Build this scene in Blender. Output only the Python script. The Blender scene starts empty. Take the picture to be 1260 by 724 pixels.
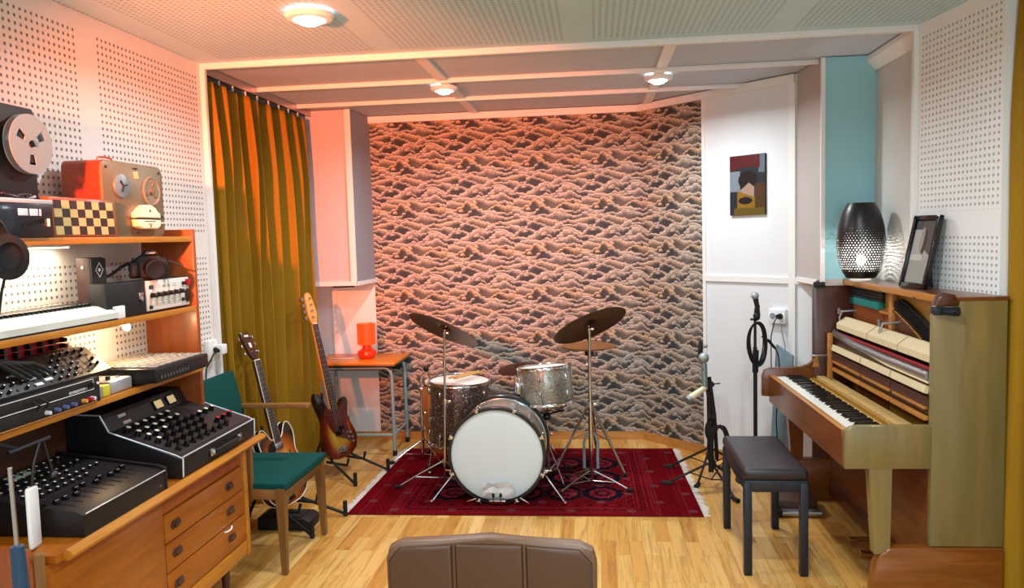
import bpy, bmesh, math, random
import numpy as np
from mathutils import Matrix, Vector, Euler
PI = math.pi
R = math.radians
rng = random.Random(7)
COL = bpy.context.scene.collection

# ---------------------------------------------------------------- objects
def link(o, parent=None):
    COL.objects.link(o)
    if parent is not None:
        o.parent = parent
    return o

def thing(name, label, cat, loc=(0, 0, 0), rot=(0, 0, 0), group=None):
    o = bpy.data.objects.new(name, None)
    o.empty_display_size = 0.05
    o.location = loc
    o.rotation_euler = rot
    tag(o, label, cat, group)
    return link(o)

def tag(o, label, cat, group=None, kind=None):
    o['label'] = label
    o['category'] = cat
    if group: o['group'] = group
    if kind: o['kind'] = kind
    return o

def part_copy(src, parent, loc=None, rot=None, name=None):
    c = src.copy()
    COL.objects.link(c)
    c.parent = parent
    if name: c.name = name
    if loc is not None: c.location = loc
    if rot is not None: c.rotation_euler = rot
    return c

def TR(loc=(0, 0, 0), rot=(0, 0, 0), sc=(1, 1, 1)):
    return Matrix.LocRotScale(Vector(loc), Euler(rot), Vector(sc))

def look(p, zdir, xhint=(1, 0, 0)):
    """matrix at p whose local z is zdir"""
    z = Vector(zdir).normalized()
    x = Vector(xhint)
    x = (x - z * x.dot(z))
    if x.length < 1e-5:
        x = Vector((0, 1, 0)); x = x - z * x.dot(z)
    x.normalize()
    y = z.cross(x)
    m = Matrix((x, y, z)).transposed().to_4x4()
    m.translation = Vector(p)
    return m

class MB:
    def __init__(s):
        s.bm = bmesh.new()
        s.T = Matrix.Identity(4)
    def _fin(s, verts, mi):
        fs = set()
        for v in verts:
            for f in v.link_faces: fs.add(f)
        for f in fs: f.material_index = mi
        return s
    def box(s, c, size, rot=None, bev=0.0, seg=2, mi=0):
        m = Matrix.Translation(Vector(c))
        if rot is not None:
            m = m @ (rot.to_4x4() if isinstance(rot, Matrix) else Euler(rot).to_matrix().to_4x4())
        m = s.T @ m @ Matrix.Diagonal((size[0], size[1], size[2], 1))
        g = bmesh.ops.create_cube(s.bm, size=1.0, matrix=m)
        vs = g['verts']
        s._fin(vs, mi)
        if bev > 0:
            es = set(e for v in vs for e in v.link_edges)
            r = bmesh.ops.bevel(s.bm, geom=list(es), offset=bev, segments=seg, affect='EDGES', profile=0.5)
            for f in r['faces']: f.material_index = mi
        return s
    def bx(s, x0, x1, y0, y1, z0, z1, bev=0.0, seg=2, mi=0):
        return s.box(((x0+x1)/2, (y0+y1)/2, (z0+z1)/2), (abs(x1-x0), abs(y1-y0), abs(z1-z0)), None, bev, seg, mi)
    def ring(s, pts):
        return [s.bm.verts.new(s.T @ Vector(p)) for p in pts]
    def skin(s, rings, close=True, cap0=True, cap1=True, mi=0):
        n = len(rings[0])
        for a, b in zip(rings[:-1], rings[1:]):
            for i in range(n if close else n-1):
                j = (i+1) % n
                try:
                    f = s.bm.faces.new((a[i], a[j], b[j], b[i])); f.material_index = mi
                except ValueError: pass
        if cap0:
            f = s.bm.faces.new(list(reversed(rings[0]))); f.material_index = mi
        if cap1:
            f = s.bm.faces.new(rings[-1]); f.material_index = mi
        return s
    def cyl(s, p0, p1, r0, r1=None, seg=16, mi=0, cap=True):
        r1 = r0 if r1 is None else r1
        p0 = Vector(p0); p1 = Vector(p1)
        m = look(p0, p1-p0); L = (p1-p0).length
        a = s.ring([m @ Vector((r0*math.cos(2*PI*i/seg), r0*math.sin(2*PI*i/seg), 0)) for i in range(seg)])
        b = s.ring([m @ Vector((r1*math.cos(2*PI*i/seg), r1*math.sin(2*PI*i/seg), L)) for i in range(seg)])
        return s.skin([a, b], True, cap, cap, mi)
    def tube(s, pts, r, seg=8, mi=0, closed=False, taper=None):
        pts = [Vector(p) for p in pts]
        n = len(pts); rings = []
        t0 = None; x = None
        for k, p in enumerate(pts):
            if closed: t = pts[(k+1) % n] - pts[k-1]
            else: t = pts[min(k+1, n-1)] - pts[max(k-1, 0)]
            t.normalize()
            if x is None:
                x = t.orthogonal().normalized()
            else:
                x = (x - t*x.dot(t)).normalized()
            y = t.cross(x)
            rr = r if taper is None else r*taper(k/(n-1))
            rings.append(s.ring([p + x*rr*math.cos(2*PI*i/seg) + y*rr*math.sin(2*PI*i/seg) for i in range(seg)]))
        if closed:
            rings.append(rings[0])
            return s.skin(rings, True, False, False, mi)
        return s.skin(rings, True, True, True, mi)
    def lathe(s, prof, M=None, seg=24, mi=0, cap0=False, cap1=False, arc=2*PI):
        M = M or Matrix.Identity(4)
        rings = [s.ring([M @ Vector((max(r, 1e-5)*math.cos(2*PI*i/seg), max(r, 1e-5)*math.sin(2*PI*i/seg), z)) for i in range(seg)]) for r, z in prof]
        return s.skin(rings, True, cap0, cap1, mi)
    def prism(s, poly, h, M=None, mi=0, bev=0.0, seg=2):
        """polygon in local xy pulled along local z by h"""
        M = M or Matrix.Identity(4)
        area = sum(poly[i][0]*poly[(i+1) % len(poly)][1]-poly[(i+1) % len(poly)][0]*poly[i][1] for i in range(len(poly)))
        if area < 0: poly = list(reversed(poly))
        a = s.ring([M @ Vector((x, y, 0)) for x, y in poly])
        b = s.ring([M @ Vector((x, y, h)) for x, y in poly])
        n = len(a); side = []
        for i in range(n):
            j = (i+1) % n
            f = s.bm.faces.new((a[i], a[j], b[j], b[i])); f.material_index = mi; side.append(f)
        f0 = s.bm.faces.new(list(reversed(a))); f0.material_index = mi
        f1 = s.bm.faces.new(b); f1.material_index = mi
        if bev > 0:
            es = list(set(list(f0.edges)+list(f1.edges)))
            r = bmesh.ops.bevel(s.bm, geom=es, offset=bev, segments=seg, affect='EDGES', profile=0.5)
            for f in r['faces']: f.material_index = mi
        return s
    def sphere(s, c, r, sc=(1, 1, 1), u=16, v=10, mi=0, rot=(0, 0, 0)):
        m = s.T @ TR(c, rot, (r*sc[0], r*sc[1], r*sc[2]))
        g = bmesh.ops.create_uvsphere(s.bm, u_segments=u, v_segments=v, radius=1.0, matrix=m)
        return s._fin(g['verts'], mi)
    def quad(s, pts, mi=0):
        f = s.bm.faces.new(s.ring(pts)); f.material_index = mi
        return s
    def build(s, name, mats, parent=None, loc=(0, 0, 0), rot=(0, 0, 0), smooth=35, rec=True):
        if rec: bmesh.ops.recalc_face_normals(s.bm, faces=s.bm.faces[:])
        me = bpy.data.meshes.new(name)
        s.bm.to_mesh(me); s.bm.free()
        for m in (mats if isinstance(mats, (list, tuple)) else [mats]): me.materials.append(m)
        if smooth:
            me.polygons.foreach_set('use_smooth', [True]*len(me.polygons))
            me.set_sharp_from_angle(angle=R(smooth))
        o = bpy.data.objects.new(name, me)
        o.location = loc; o.rotation_euler = rot
        return link(o, parent)

def struct(name, mb, m, parent=None, **k):
    o = mb.build(name, m, parent, **k)
    o['kind'] = 'structure'
    return o

def lettering(name, text, size, m, parent, M, depth=0.0004):
    cu = bpy.data.curves.new(name, 'FONT')
    cu.body = text; cu.size = size; cu.extrude = depth
    cu.align_x = 'CENTER'; cu.align_y = 'CENTER'
    tmp = bpy.data.objects.new(name+'_tmp', cu)
    COL.objects.link(tmp)
    dg = bpy.context.evaluated_depsgraph_get()
    me = bpy.data.meshes.new_from_object(tmp.evaluated_get(dg))
    bpy.data.objects.remove(tmp)
    me.materials.clear(); me.materials.append(m)
    me.transform(M)
    o = bpy.data.objects.new(name, me)
    return link(o, parent)

def grid_mesh(name, P, mats, parent=None, colors=None, smooth=True, thick=None):
    """P: array (nu, nv, 3) of points"""
    nu, nv = P.shape[:2]
    me = bpy.data.meshes.new(name)
    idx = np.arange(nu*nv).reshape(nu, nv)
    f = np.stack([idx[:-1, :-1], idx[1:, :-1], idx[1:, 1:], idx[:-1, 1:]], -1).reshape(-1, 4)
    me.vertices.add(nu*nv); me.vertices.foreach_set('co', P.reshape(-1).astype(np.float32))
    me.loops.add(f.size); me.loops.foreach_set('vertex_index', f.reshape(-1).astype(np.int32))
    me.polygons.add(len(f)); me.polygons.foreach_set('loop_start', (np.arange(len(f))*4).astype(np.int32))
    me.update(calc_edges=True)
    me.validate()
    if smooth: me.polygons.foreach_set('use_smooth', [True]*len(f))
    if colors is not None:
        ca = me.color_attributes.new('pattern', 'FLOAT_COLOR', 'POINT')
        c4 = np.ones((nu*nv, 4), np.float32); c4[:, :3] = colors.reshape(-1, 3)
        ca.data.foreach_set('color', c4.reshape(-1))
    for m in (mats if isinstance(mats, (list, tuple)) else [mats]): me.materials.append(m)
    o = bpy.data.objects.new(name, me)
    link(o, parent)
    if thick:
        md = o.modifiers.new('thickness', 'SOLIDIFY'); md.thickness = thick; md.offset = 0
    return o

# ---------------------------------------------------------------- materials
def s2l(v):
    v = np.asarray(v, float)
    return np.where(v <= 0.04045, v/12.92, ((v+0.055)/1.055)**2.4)
def C(r, g, b):
    return tuple(float(x) for x in s2l(np.array([r, g, b])/255.0)) + (1.0,)

class NT:
    """tiny node-tree helper"""
    def __init__(s, name):
        s.m = bpy.data.materials.new(name); s.m.use_nodes = True
        s.t = s.m.node_tree; s.n = s.t.nodes; s.l = s.t.links
        s.p = s.n['Principled BSDF']; s.out = s.n['Material Output']
    def node(s, typ, **kw):
        n = s.n.new(typ)
        for k, v in kw.items():
            if k.startswith('i_'):
                n.inputs[k[2:].replace('_', ' ')].default_value = v
            else: setattr(n, k, v)
        return n
    def link(s, a, b): s.l.new(a, b)
    def setin(s, inp, v):
        if hasattr(v, 'is_output') or isinstance(v, bpy.types.NodeSocket): s.l.new(v, inp)
        else: inp.default_value = v
    def math(s, op, a, b=None, c=None):
        n = s.n.new('ShaderNodeMath'); n.operation = op
        s.setin(n.inputs[0], a)
        if b is not None: s.setin(n.inputs[1], b)
        if c is not None: s.setin(n.inputs[2], c)
        return n.outputs[0]
    def mix(s, f, a, b, typ='MIX'):
        n = s.n.new('ShaderNodeMix'); n.data_type = 'RGBA'; n.blend_type = typ
        s.setin(n.inputs[0], f); s.setin(n.inputs[6], a); s.setin(n.inputs[7], b)
        return n.outputs[2]
    def coord(s, scale=(1, 1, 1), kind='Object', rot=(0, 0, 0), loc=(0, 0, 0)):
        t = s.n.new('ShaderNodeTexCoord'); mp = s.n.new('ShaderNodeMapping')
        mp.inputs['Scale'].default_value = scale; mp.inputs['Rotation'].default_value = rot; mp.inputs['Location'].default_value = loc
        s.l.new(t.outputs[kind], mp.inputs['Vector'])
        return mp.outputs[0]
    def noise(s, vec, scale=5, detail=3, rough=0.5, dist=0.0):
        n = s.n.new('ShaderNodeTexNoise')
        n.inputs['Scale'].default_value = scale; n.inputs['Detail'].default_value = detail
        n.inputs['Roughness'].default_value = rough; n.inputs['Distortion'].default_value = dist
        s.l.new(vec, n.inputs['Vector'])
        return n.outputs['Fac']
    def ramp(s, f, stops):
        n = s.n.new('ShaderNodeValToRGB')
        e = n.color_ramp.elements
        while len(e) > 1: e.remove(e[-1])
        e[0].position = stops[0][0]; e[0].color = stops[0][1]
        for pz, c in stops[1:]:
            x = e.new(pz); x.color = c
        s.setin(n.inputs[0], f)
        return n.outputs[0]
    def bump(s, h, strength=0.3, dist=0.01):
        n = s.n.new('ShaderNodeBump'); n.inputs['Strength'].default_value = strength; n.inputs['Distance'].default_value = dist
        s.l.new(h, n.inputs['Height']); s.l.new(n.outputs[0], s.p.inputs['Normal'])
    def base(s, v): s.setin(s.p.inputs['Base Color'], v)
    def set(s, **k):
        for a, v in k.items(): s.setin(s.p.inputs[a.replace('_', ' ')], v)
        return s

def pm(name, col, rough=0.5, metal=0.0, var=0.10, scale=14.0, bump=0.0, coat=0.0, sheen=0.0, spec=0.5, emit=None, es=0.0, trans=0.0, alpha=1.0):
    """plain surface with slight uneven tone"""
    q = NT(name)
    v = q.coord()
    f = q.noise(v, scale, 4, 0.55)
    dk = tuple(c*(1-var) for c in col[:3]) + (1,); lt = tuple(min(1, c*(1+var)) for c in col[:3]) + (1,)
    q.base(q.mix(f, dk, lt))
    q.set(Roughness=rough, Metallic=metal, Specular_IOR_Level=spec, Coat_Weight=coat, Sheen_Weight=sheen)
    q.p.inputs['Coat Roughness'].default_value = 0.12
    if trans: q.set(Transmission_Weight=trans)
    if emit is not None:
        q.p.inputs['Emission Color'].default_value = emit; q.p.inputs['Emission Strength'].default_value = es
    if bump:
        q.bump(q.noise(v, scale*9, 3, 0.6), bump, 0.003)
    return q.m

def wood(name, c1, c2, grain=(3, 40, 40), rough=0.4, coat=0.15, dark=None):
    """grain runs along the axis with the small scale"""
    q = NT(name)
    v = q.coord(grain)
    n1 = q.noise(v, 1.0, 6, 0.65, 0.6)
    n2 = q.noise(q.coord(tuple(g*4 for g in grain)), 1.0, 2, 0.5)
    n3 = q.noise(q.coord((1.5, 1.5, 1.5)), 1.5, 2, 0.5)
    a = q.ramp(n1, [(0.30, c1), (0.68, c2)])
    dk = dark or tuple(x*0.55 for x in c1[:3]) + (1,)
    b = q.mix(q.math('MULTIPLY', q.ramp(n2, [(0.55, (0, 0, 0, 1)), (0.75, (1, 1, 1, 1))]), 0.35), a, dk)
    q.base(q.mix(q.math('MULTIPLY', n3, 0.35), b, tuple(x*0.75 for x in c1[:3])+(1,)))
    q.set(Roughness=rough, Coat_Weight=coat)
    q.p.inputs['Coat Roughness'].default_value = 0.2
    q.bump(n2, 0.08, 0.002)
    return q.m

def attr_mat(name, rough=0.6, bump=0.0, sheen=0.0, sat=None):
    q = NT(name)
    a = q.node('ShaderNodeAttribute', attribute_name='pattern')
    q.base(a.outputs['Color']); q.set(Roughness=rough, Sheen_Weight=sheen, Specular_IOR_Level=0.3)
    if bump:
        q.bump(q.noise(q.coord(), 400, 2, 0.5), bump, 0.003)
    return q.m

def pegboard(name, ax, pitch=0.0286, hole=0.0125, block=0.954, band=0.13, off=(0.0, 0.0), blank=(), col=C(235, 230, 225), dark=0.16):
    """perforated board: square holes on a grid, in blocks parted by plain strips. ax = the two axes of the board (0,1,2)"""
    q = NT(name)
    geo = q.node('ShaderNodeNewGeometry'); sp = q.node('ShaderNodeSeparateXYZ'); q.link(geo.outputs['Position'], sp.inputs[0])
    a = q.math('SUBTRACT', sp.outputs[ax[0]], off[0]); b = q.math('SUBTRACT', sp.outputs[ax[1]], off[1])
    def cell(x):
        fr = q.math('FRACT', q.math('DIVIDE', x, pitch))
        d = q.math('ABSOLUTE', q.math('SUBTRACT', fr, 0.5))
        return q.math('SUBTRACT', hole/pitch/2, d)
    am = q.math('FLOORED_MODULO', a, block)
    inb = q.math('LESS_THAN', am, block-band)
    d = q.math('MINIMUM', cell(am), cell(b))
    h = q.math('MULTIPLY', q.ramp(q.math('MULTIPLY', d, 12.0), [(0.0, (0, 0, 0, 1)), (0.6, (1, 1, 1, 1))]), inb)
    for lo, hi in blank:
        w = q.math('MULTIPLY', q.math('GREATER_THAN', b, lo-off[1]), q.math('LESS_THAN', b, hi-off[1]))
        h = q.math('MULTIPLY', h, q.math('SUBTRACT', 1.0, w))
    # no half holes where the plain strip starts
    n = q.noise(geo.outputs['Position'], 3.0, 3, 0.5)
    base = q.mix(n, tuple(c*0.94 for c in col[:3])+(1,), col)
    q.base(q.mix(h, base, tuple(c*dark for c in col[:3])+(1,)))
    q.set(Roughness=0.6, Specular_IOR_Level=0.3)
    q.bump(q.math('MULTIPLY', h, -1.0), 0.9, 0.012)
    return q.m
# ---------------------------------------------------------------- shared materials
M = {}
M['white'] = pm('white_paint', C(236, 234, 232), 0.5, var=0.03, scale=4)
M['lowerwall'] = pm('white_lower_wall', C(226, 228, 230), 0.55, var=0.04, scale=3)
M['ceil'] = pm('grey_ceiling_panel', C(192, 200, 212), 0.7, var=0.04, scale=3)
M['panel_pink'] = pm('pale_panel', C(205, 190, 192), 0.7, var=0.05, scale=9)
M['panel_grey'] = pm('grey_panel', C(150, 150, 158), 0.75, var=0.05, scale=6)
M['panel_taupe'] = pm('taupe_panel', C(186, 178, 172), 0.75, var=0.04, scale=6)
M['panel_teal'] = pm('teal_panel', C(150, 200, 210), 0.75, var=0.06, scale=7)
M['panel_right'] = pm('light_grey_panel', C(208, 207, 202), 0.75, var=0.04, scale=6)
M['black'] = pm('black_plastic', C(15, 14, 17), 0.42, var=0.2)
M['blackm'] = pm('matt_black', C(11, 11, 13), 0.6, var=0.2)
M['blackgloss'] = pm('gloss_black', C(12, 12, 14), 0.15, var=0.1)
M['rubber'] = pm('black_rubber', C(18, 18, 18), 0.8, var=0.15)
M['chrome'] = pm('chrome', C(215, 218, 222), 0.14, 1.0, var=0.04)
M['steel'] = pm('brushed_steel', C(180, 182, 186), 0.32, 1.0, var=0.08)
M['darksteel'] = pm('dark_steel', C(70, 70, 74), 0.35, 0.9, var=0.1)
M['piping'] = pm('silver_piping', C(205, 208, 214), 0.35, 0.3, var=0.05)
M['brass'] = pm('brass', C(205, 165, 85), 0.25, 1.0, var=0.08)
M['cream'] = pm('cream_plastic', C(226, 216, 180), 0.4, var=0.05)
M['ivory'] = pm('ivory', C(244, 242, 232), 0.3, var=0.02, coat=0.3)
M['whitepl'] = pm('white_plastic', C(238, 238, 236), 0.35, var=0.03)
M['red'] = pm('red_plastic', C(190, 22, 40), 0.35, var=0.08)
M['print'] = pm('white_print', C(225, 225, 225), 0.6, var=0.02)
M['printdark'] = pm('dark_print', C(40, 36, 36), 0.6, var=0.02)
M['teak'] = wood('teak', C(148, 76, 10), C(184, 106, 20), (30, 2.2, 30), 0.38, 0.2)
M['teakedge'] = wood('teak_edge', C(180, 106, 20), C(206, 138, 40), (30, 2.5, 30), 0.35, 0.25)
M['teakred'] = wood('red_teak', C(138, 62, 12), C(168, 84, 22), (30, 30, 2.5), 0.4, 0.2)
M['teakv'] = wood('teak_upright_grain', C(158, 90, 26), C(190, 116, 40), (30, 30, 2.2), 0.4, 0.15)
M['darkwood'] = wood('dark_wood', C(58, 32, 20), C(84, 48, 28), (30, 30, 3), 0.45, 0.1)
M['chairwood'] = wood('chair_oak', C(112, 76, 38), C(146, 102, 54), (30, 30, 2.5), 0.42, 0.15)
M['armwood'] = wood('arm_oak', C(124, 82, 42), C(152, 104, 56), (2.5, 30, 30), 0.42, 0.15)
M['tealfabric'] = pm('teal_fabric', C(3, 68, 64), 0.9, var=0.14, scale=40, bump=0.25, sheen=0.0, spec=0.2)
M['baseboard'] = wood('baseboard_oak', C(186, 120, 52), C(212, 150, 78), (3, 30, 30), 0.45, 0.15)

# ---------------------------------------------------------------- parquet
def parquet():
    q = NT('oak_strip_parquet')
    v = q.coord(rot=(0, 0, R(90)))
    b = q.node('ShaderNodeTexBrick', offset=0.37, offset_frequency=2, squash=1.0)
    q.link(v, b.inputs['Vector'])
    b.inputs['Scale'].default_value = 1.0
    b.inputs['Brick Width'].default_value = 0.47; b.inputs['Row Height'].default_value = 0.072
    b.inputs['Mortar Size'].default_value = 0.0009; b.inputs['Mortar Smooth'].default_value = 0.3; b.inputs['Bias'].default_value = 0.0
    b.inputs['Color1'].default_value = (0, 0, 0, 1); b.inputs['Color2'].default_value = (1, 1, 1, 1); b.inputs['Mortar'].default_value = (0.5, 0.5, 0.5, 1)
    tone = q.ramp(b.outputs['Color'], [(0.0, C(196, 136, 62)), (0.35, C(210, 154, 76)), (0.65, C(218, 166, 88)), (1.0, C(228, 184, 110))])
    # grain: shifted per strip
    sep = q.node('ShaderNodeVectorMath', operation='SCALE'); q.link(b.outputs['Color'], sep.inputs[0]); sep.inputs['Scale'].default_value = 17.0
    add = q.node('ShaderNodeVectorMath', operation='ADD'); q.link(q.coord((42, 2.6, 10)), add.inputs[0]); q.link(sep.outputs[0], add.inputs[1])
    g = q.noise(add.outputs[0], 1.0, 5, 0.62, 1.2)
    g2 = q.ramp(g, [(0.36, (0.62, 0.55, 0.48, 1)), (0.52, (1, 1, 1, 1)), (0.7, (1.0, 1.0, 1.0, 1))])
    col = q.mix(0.75, tone, g2, 'MULTIPLY')
    col = q.mix(q.math('MULTIPLY', b.outputs['Fac'], 0.55), col, C(96, 62, 28))
    q.base(col)
    q.set(Roughness=q.math('ADD', q.math('MULTIPLY', g, 0.12), 0.26), Specular_IOR_Level=0.45)
    q.bump(q.math('SUBTRACT', q.math('MULTIPLY', g, 0.15), b.outputs['Fac']), 0.25, 0.002)
    return q.m
M['parquet'] = parquet()

BK = 5.936; CZ = 2.55
def wall_x(y): return 1.555 + 0.15*(3.97-y)

struct('floor', MB().bx(-2.4, 2.6, -2.2, 6.1, -0.1, 0), M['parquet'], smooth=0)
M['peg_left'] = pegboard('pegboard_left', (1, 2), off=(3.09, 2.4843-40*0.0286), blank=((1.53, 1.66), (2.49, 3.0), (-1, 1.0)), col=C(236, 228, 222), dark=0.24, hole=0.0112)
M['peg_right'] = pegboard('pegboard_right', (1, 2), off=(3.105, 2.4943-40*0.0286), block=0.954, blank=((1.545, 1.655), (2.50, 3.0), (-1, 1.0)), col=C(240, 242, 242), dark=0.48, hole=0.0108)
M['peg_ceil'] = pegboard('pegboard_ceiling', (0, 1), block=0.954, off=(-1.91, 3.88-200*0.0286), blank=((3.89, 9),), col=C(198, 230, 242), dark=0.55)
struct('wall_left', MB().bx(-2.16, -2.06, -2.2, 3.97, 0, CZ), M['peg_left'], smooth=0)
struct('wall_left_alcove', MB().bx(-2.37, -2.27, 3.97, 6.03, 0, CZ), M['lowerwall'], smooth=0)
def pegright():
    a = (wall_x(3.97), 3.97); b = (wall_x(3.355), 3.355)
    return MB().prism([a, b, (b[0]+0.06, b[1]), (a[0]+0.06, a[1])], CZ)
struct('wall_right', pegright(), M['peg_right'], smooth=0)
struct('wall_right_near', MB().prism([(wall_x(3.355)+0.12, 3.40), (wall_x(-0.5)+0.12, -0.5), (wall_x(-0.5)+0.12, -2.2), (2.9, -2.2), (2.9, 3.40)], CZ), M['white'], smooth=0)
struct('wall_right_alcove', MB().prism([(1.578, 3.97), (1.59, 4.9), (1.75, 4.9), (1.75, 3.97)], CZ), M['panel_right'], smooth=0)
struct('wall_back', MB().prism([(-2.37, BK), (0.35, BK), (0.40, 6.03), (-2.37, 6.03)], CZ), M['lowerwall'], smooth=0)
struct('wall_back_right', MB().prism([(0.35, BK), (1.62, BK-1.27), (1.75, BK-1.2), (0.40, 6.03)], CZ), M['lowerwall'], smooth=0)
struct('wall_front', MB().bx(-2.37, 2.6, -2.3, -2.2, 0, CZ), M['white'], smooth=0)
wf = MB()
for a_ in ((-0.5, -0.44, 0.95, 2.2), (1.34, 1.40, 0.95, 2.2), (0.42, 0.48, 0.95, 2.2)): wf.bx(a_[0], a_[1], -2.2, -2.14, a_[2], a_[3])
wf.bx(-0.5, 1.40, -2.2, -2.14, 0.90, 0.96); wf.bx(-0.5, 1.40, -2.2, -2.14, 2.19, 2.25)
struct('added_window_1', wf, M['white'], smooth=0)  # unseen frame, added around the cool fill light behind the camera
struct('ceiling', MB().bx(-2.37, 2.6, -2.3, 3.97, CZ, CZ+0.08), M['peg_ceil'], smooth=0)
struct('ceiling_alcove', MB().bx(-2.37, 1.8, 3.97, 6.05, CZ+0.005, CZ+0.085), M['ceil'], smooth=0)
# ceiling battens, across and along
def batten(n, x0, x1, y, w=0.022, dz=0.024):
    struct('trim_%d' % n, MB().bx(x0, x1, y-w/2, y+w/2, CZ-dz, CZ+0.004, 0.003), M['white'])
batten(1, -2.06, 1.555, 3.968, 0.03, 0.03)
batten(2, -2.16, 1.30, 4.655); batten(3, -2.16, 1.02, 5.29)
struct('trim_4', MB().bx(-0.925, -0.865, 3.985, BK, CZ-0.012, CZ+0.004), M['white'])
struct('trim_5', MB().bx(0.37, 0.43, 3.985, BK-0.06, CZ-0.012, CZ+0.004), M['white'])
# cornice over the paper, straight and on the slanted wall
s2 = math.sqrt(0.5)
def ang(s, off=0.0):        # point on the slanted wall, s metres from the bend
    return (0.35+s*s2-off*s2, BK-s*s2-off*s2)
def angbox(mb, s0, s1, z0, z1, d, d0=0.0):
    p = [ang(s0, d0), ang(s1, d0), ang(s1, d), ang(s0, d)]
    return mb.prism(p, z1-z0, Matrix.Translation((0, 0, z0)))
SP = 0.574; SE = 1.285     # end of the paper, end of the slanted wall in view
struct('trim_6', MB().prism([(-1.755, BK), (0.35, BK), ang(0, 0.03), (-1.755, BK-0.03)], 0.05, Matrix.Translation((0, 0, CZ-0.052))), M['white'])
struct('trim_7', angbox(MB(), 0, SE, CZ-0.052, CZ-0.002, 0.03), M['white'])
struct('trim_8', angbox(MB(), SP, SP+0.025, 0.06, CZ-0.052, 0.014), M['white'])
struct('trim_9', angbox(MB(), SE-0.045, SE, 0.06, CZ-0.052, 0.016), M['white'])
struct('trim_10', angbox(MB(), SP+0.025, SE+0.1, 1.245, 1.285, 0.014), M['white'])
struct('baseboard_back', MB().prism([(-2.27, BK), (0.35, BK), ang(0, 0.016), (-2.27, BK-0.016)], 0.062), M['baseboard'])
struct('baseboard_right', angbox(MB(), 0, 1.3, 0, 0.062, 0.016), M['baseboard'])
# white post and top strip round the alcove mouth
struct('trim_11', MB().bx(-2.27, -2.035, 3.955, 3.985, 0, CZ-0.02, 0.003), M['white'])
struct('trim_12', MB().bx(1.535, 1.60, 3.955, 3.985, 0, CZ-0.02, 0.003), M['white'])
struct('trim_13', MB().prism([(1.58, CZ), (1.535, CZ-0.003), (1.535, CZ-0.03), (1.58, CZ-0.085)], 0.63, Matrix(((1, 0, 0, 0), (0, 0, 1, 3.985), (0, 1, 0, 0), (0, 0, 0, 1)))), M['white'])
# boxed upper corners
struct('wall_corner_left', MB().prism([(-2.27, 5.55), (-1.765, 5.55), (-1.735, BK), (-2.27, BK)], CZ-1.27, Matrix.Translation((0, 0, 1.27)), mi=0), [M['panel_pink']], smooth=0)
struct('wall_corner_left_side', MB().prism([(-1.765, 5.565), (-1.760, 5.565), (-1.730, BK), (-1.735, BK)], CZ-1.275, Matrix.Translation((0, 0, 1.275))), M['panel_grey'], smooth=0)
struct('trim_14', MB().bx(-1.80, -1.757, 5.535, 5.552, 1.27, CZ), M['white'])
struct('trim_15', MB().bx(-2.27, -1.757, 5.533, 5.552, 1.262, 1.292), M['white'])
struct('trim_16', MB().prism([(-1.757, 5.55), (-1.748, 5.55), (-1.719, BK), (-1.728, BK)], 0.03, Matrix.Translation((0, 0, 1.262))), M['white'])
struct('trim_17', MB().bx(-2.085, -2.045, BK-0.014, BK, 0.06, 1.268), M['white'])
struct('wall_corner_right', MB().prism([(1.29, 4.60), (1.59, 4.60), (1.62, 4.70), (1.262, 5.03)], CZ-1.27, Matrix.Translation((0, 0, 1.27))), M['panel_taupe'], smooth=0)
struct('wall_corner_right_front', MB().bx(1.29, 1.585, 4.592, 4.60, 1.275, CZ), M['panel_teal'], smooth=0)
struct('trim_18', MB().bx(1.284, 1.306, 4.583, 4.60, 1.262, CZ), M['white'])
struct('trim_19', MB().prism([(1.254, 5.03), (1.282, 4.585), (1.292, 4.585), (1.264, 5.03)], 0.03, Matrix.Translation((0, 0, 1.262))), M['white'])
struct('trim_20', MB().bx(1.306, 1.585, 4.585, 4.592, 1.262, 1.300), M['panel_taupe'])

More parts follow.
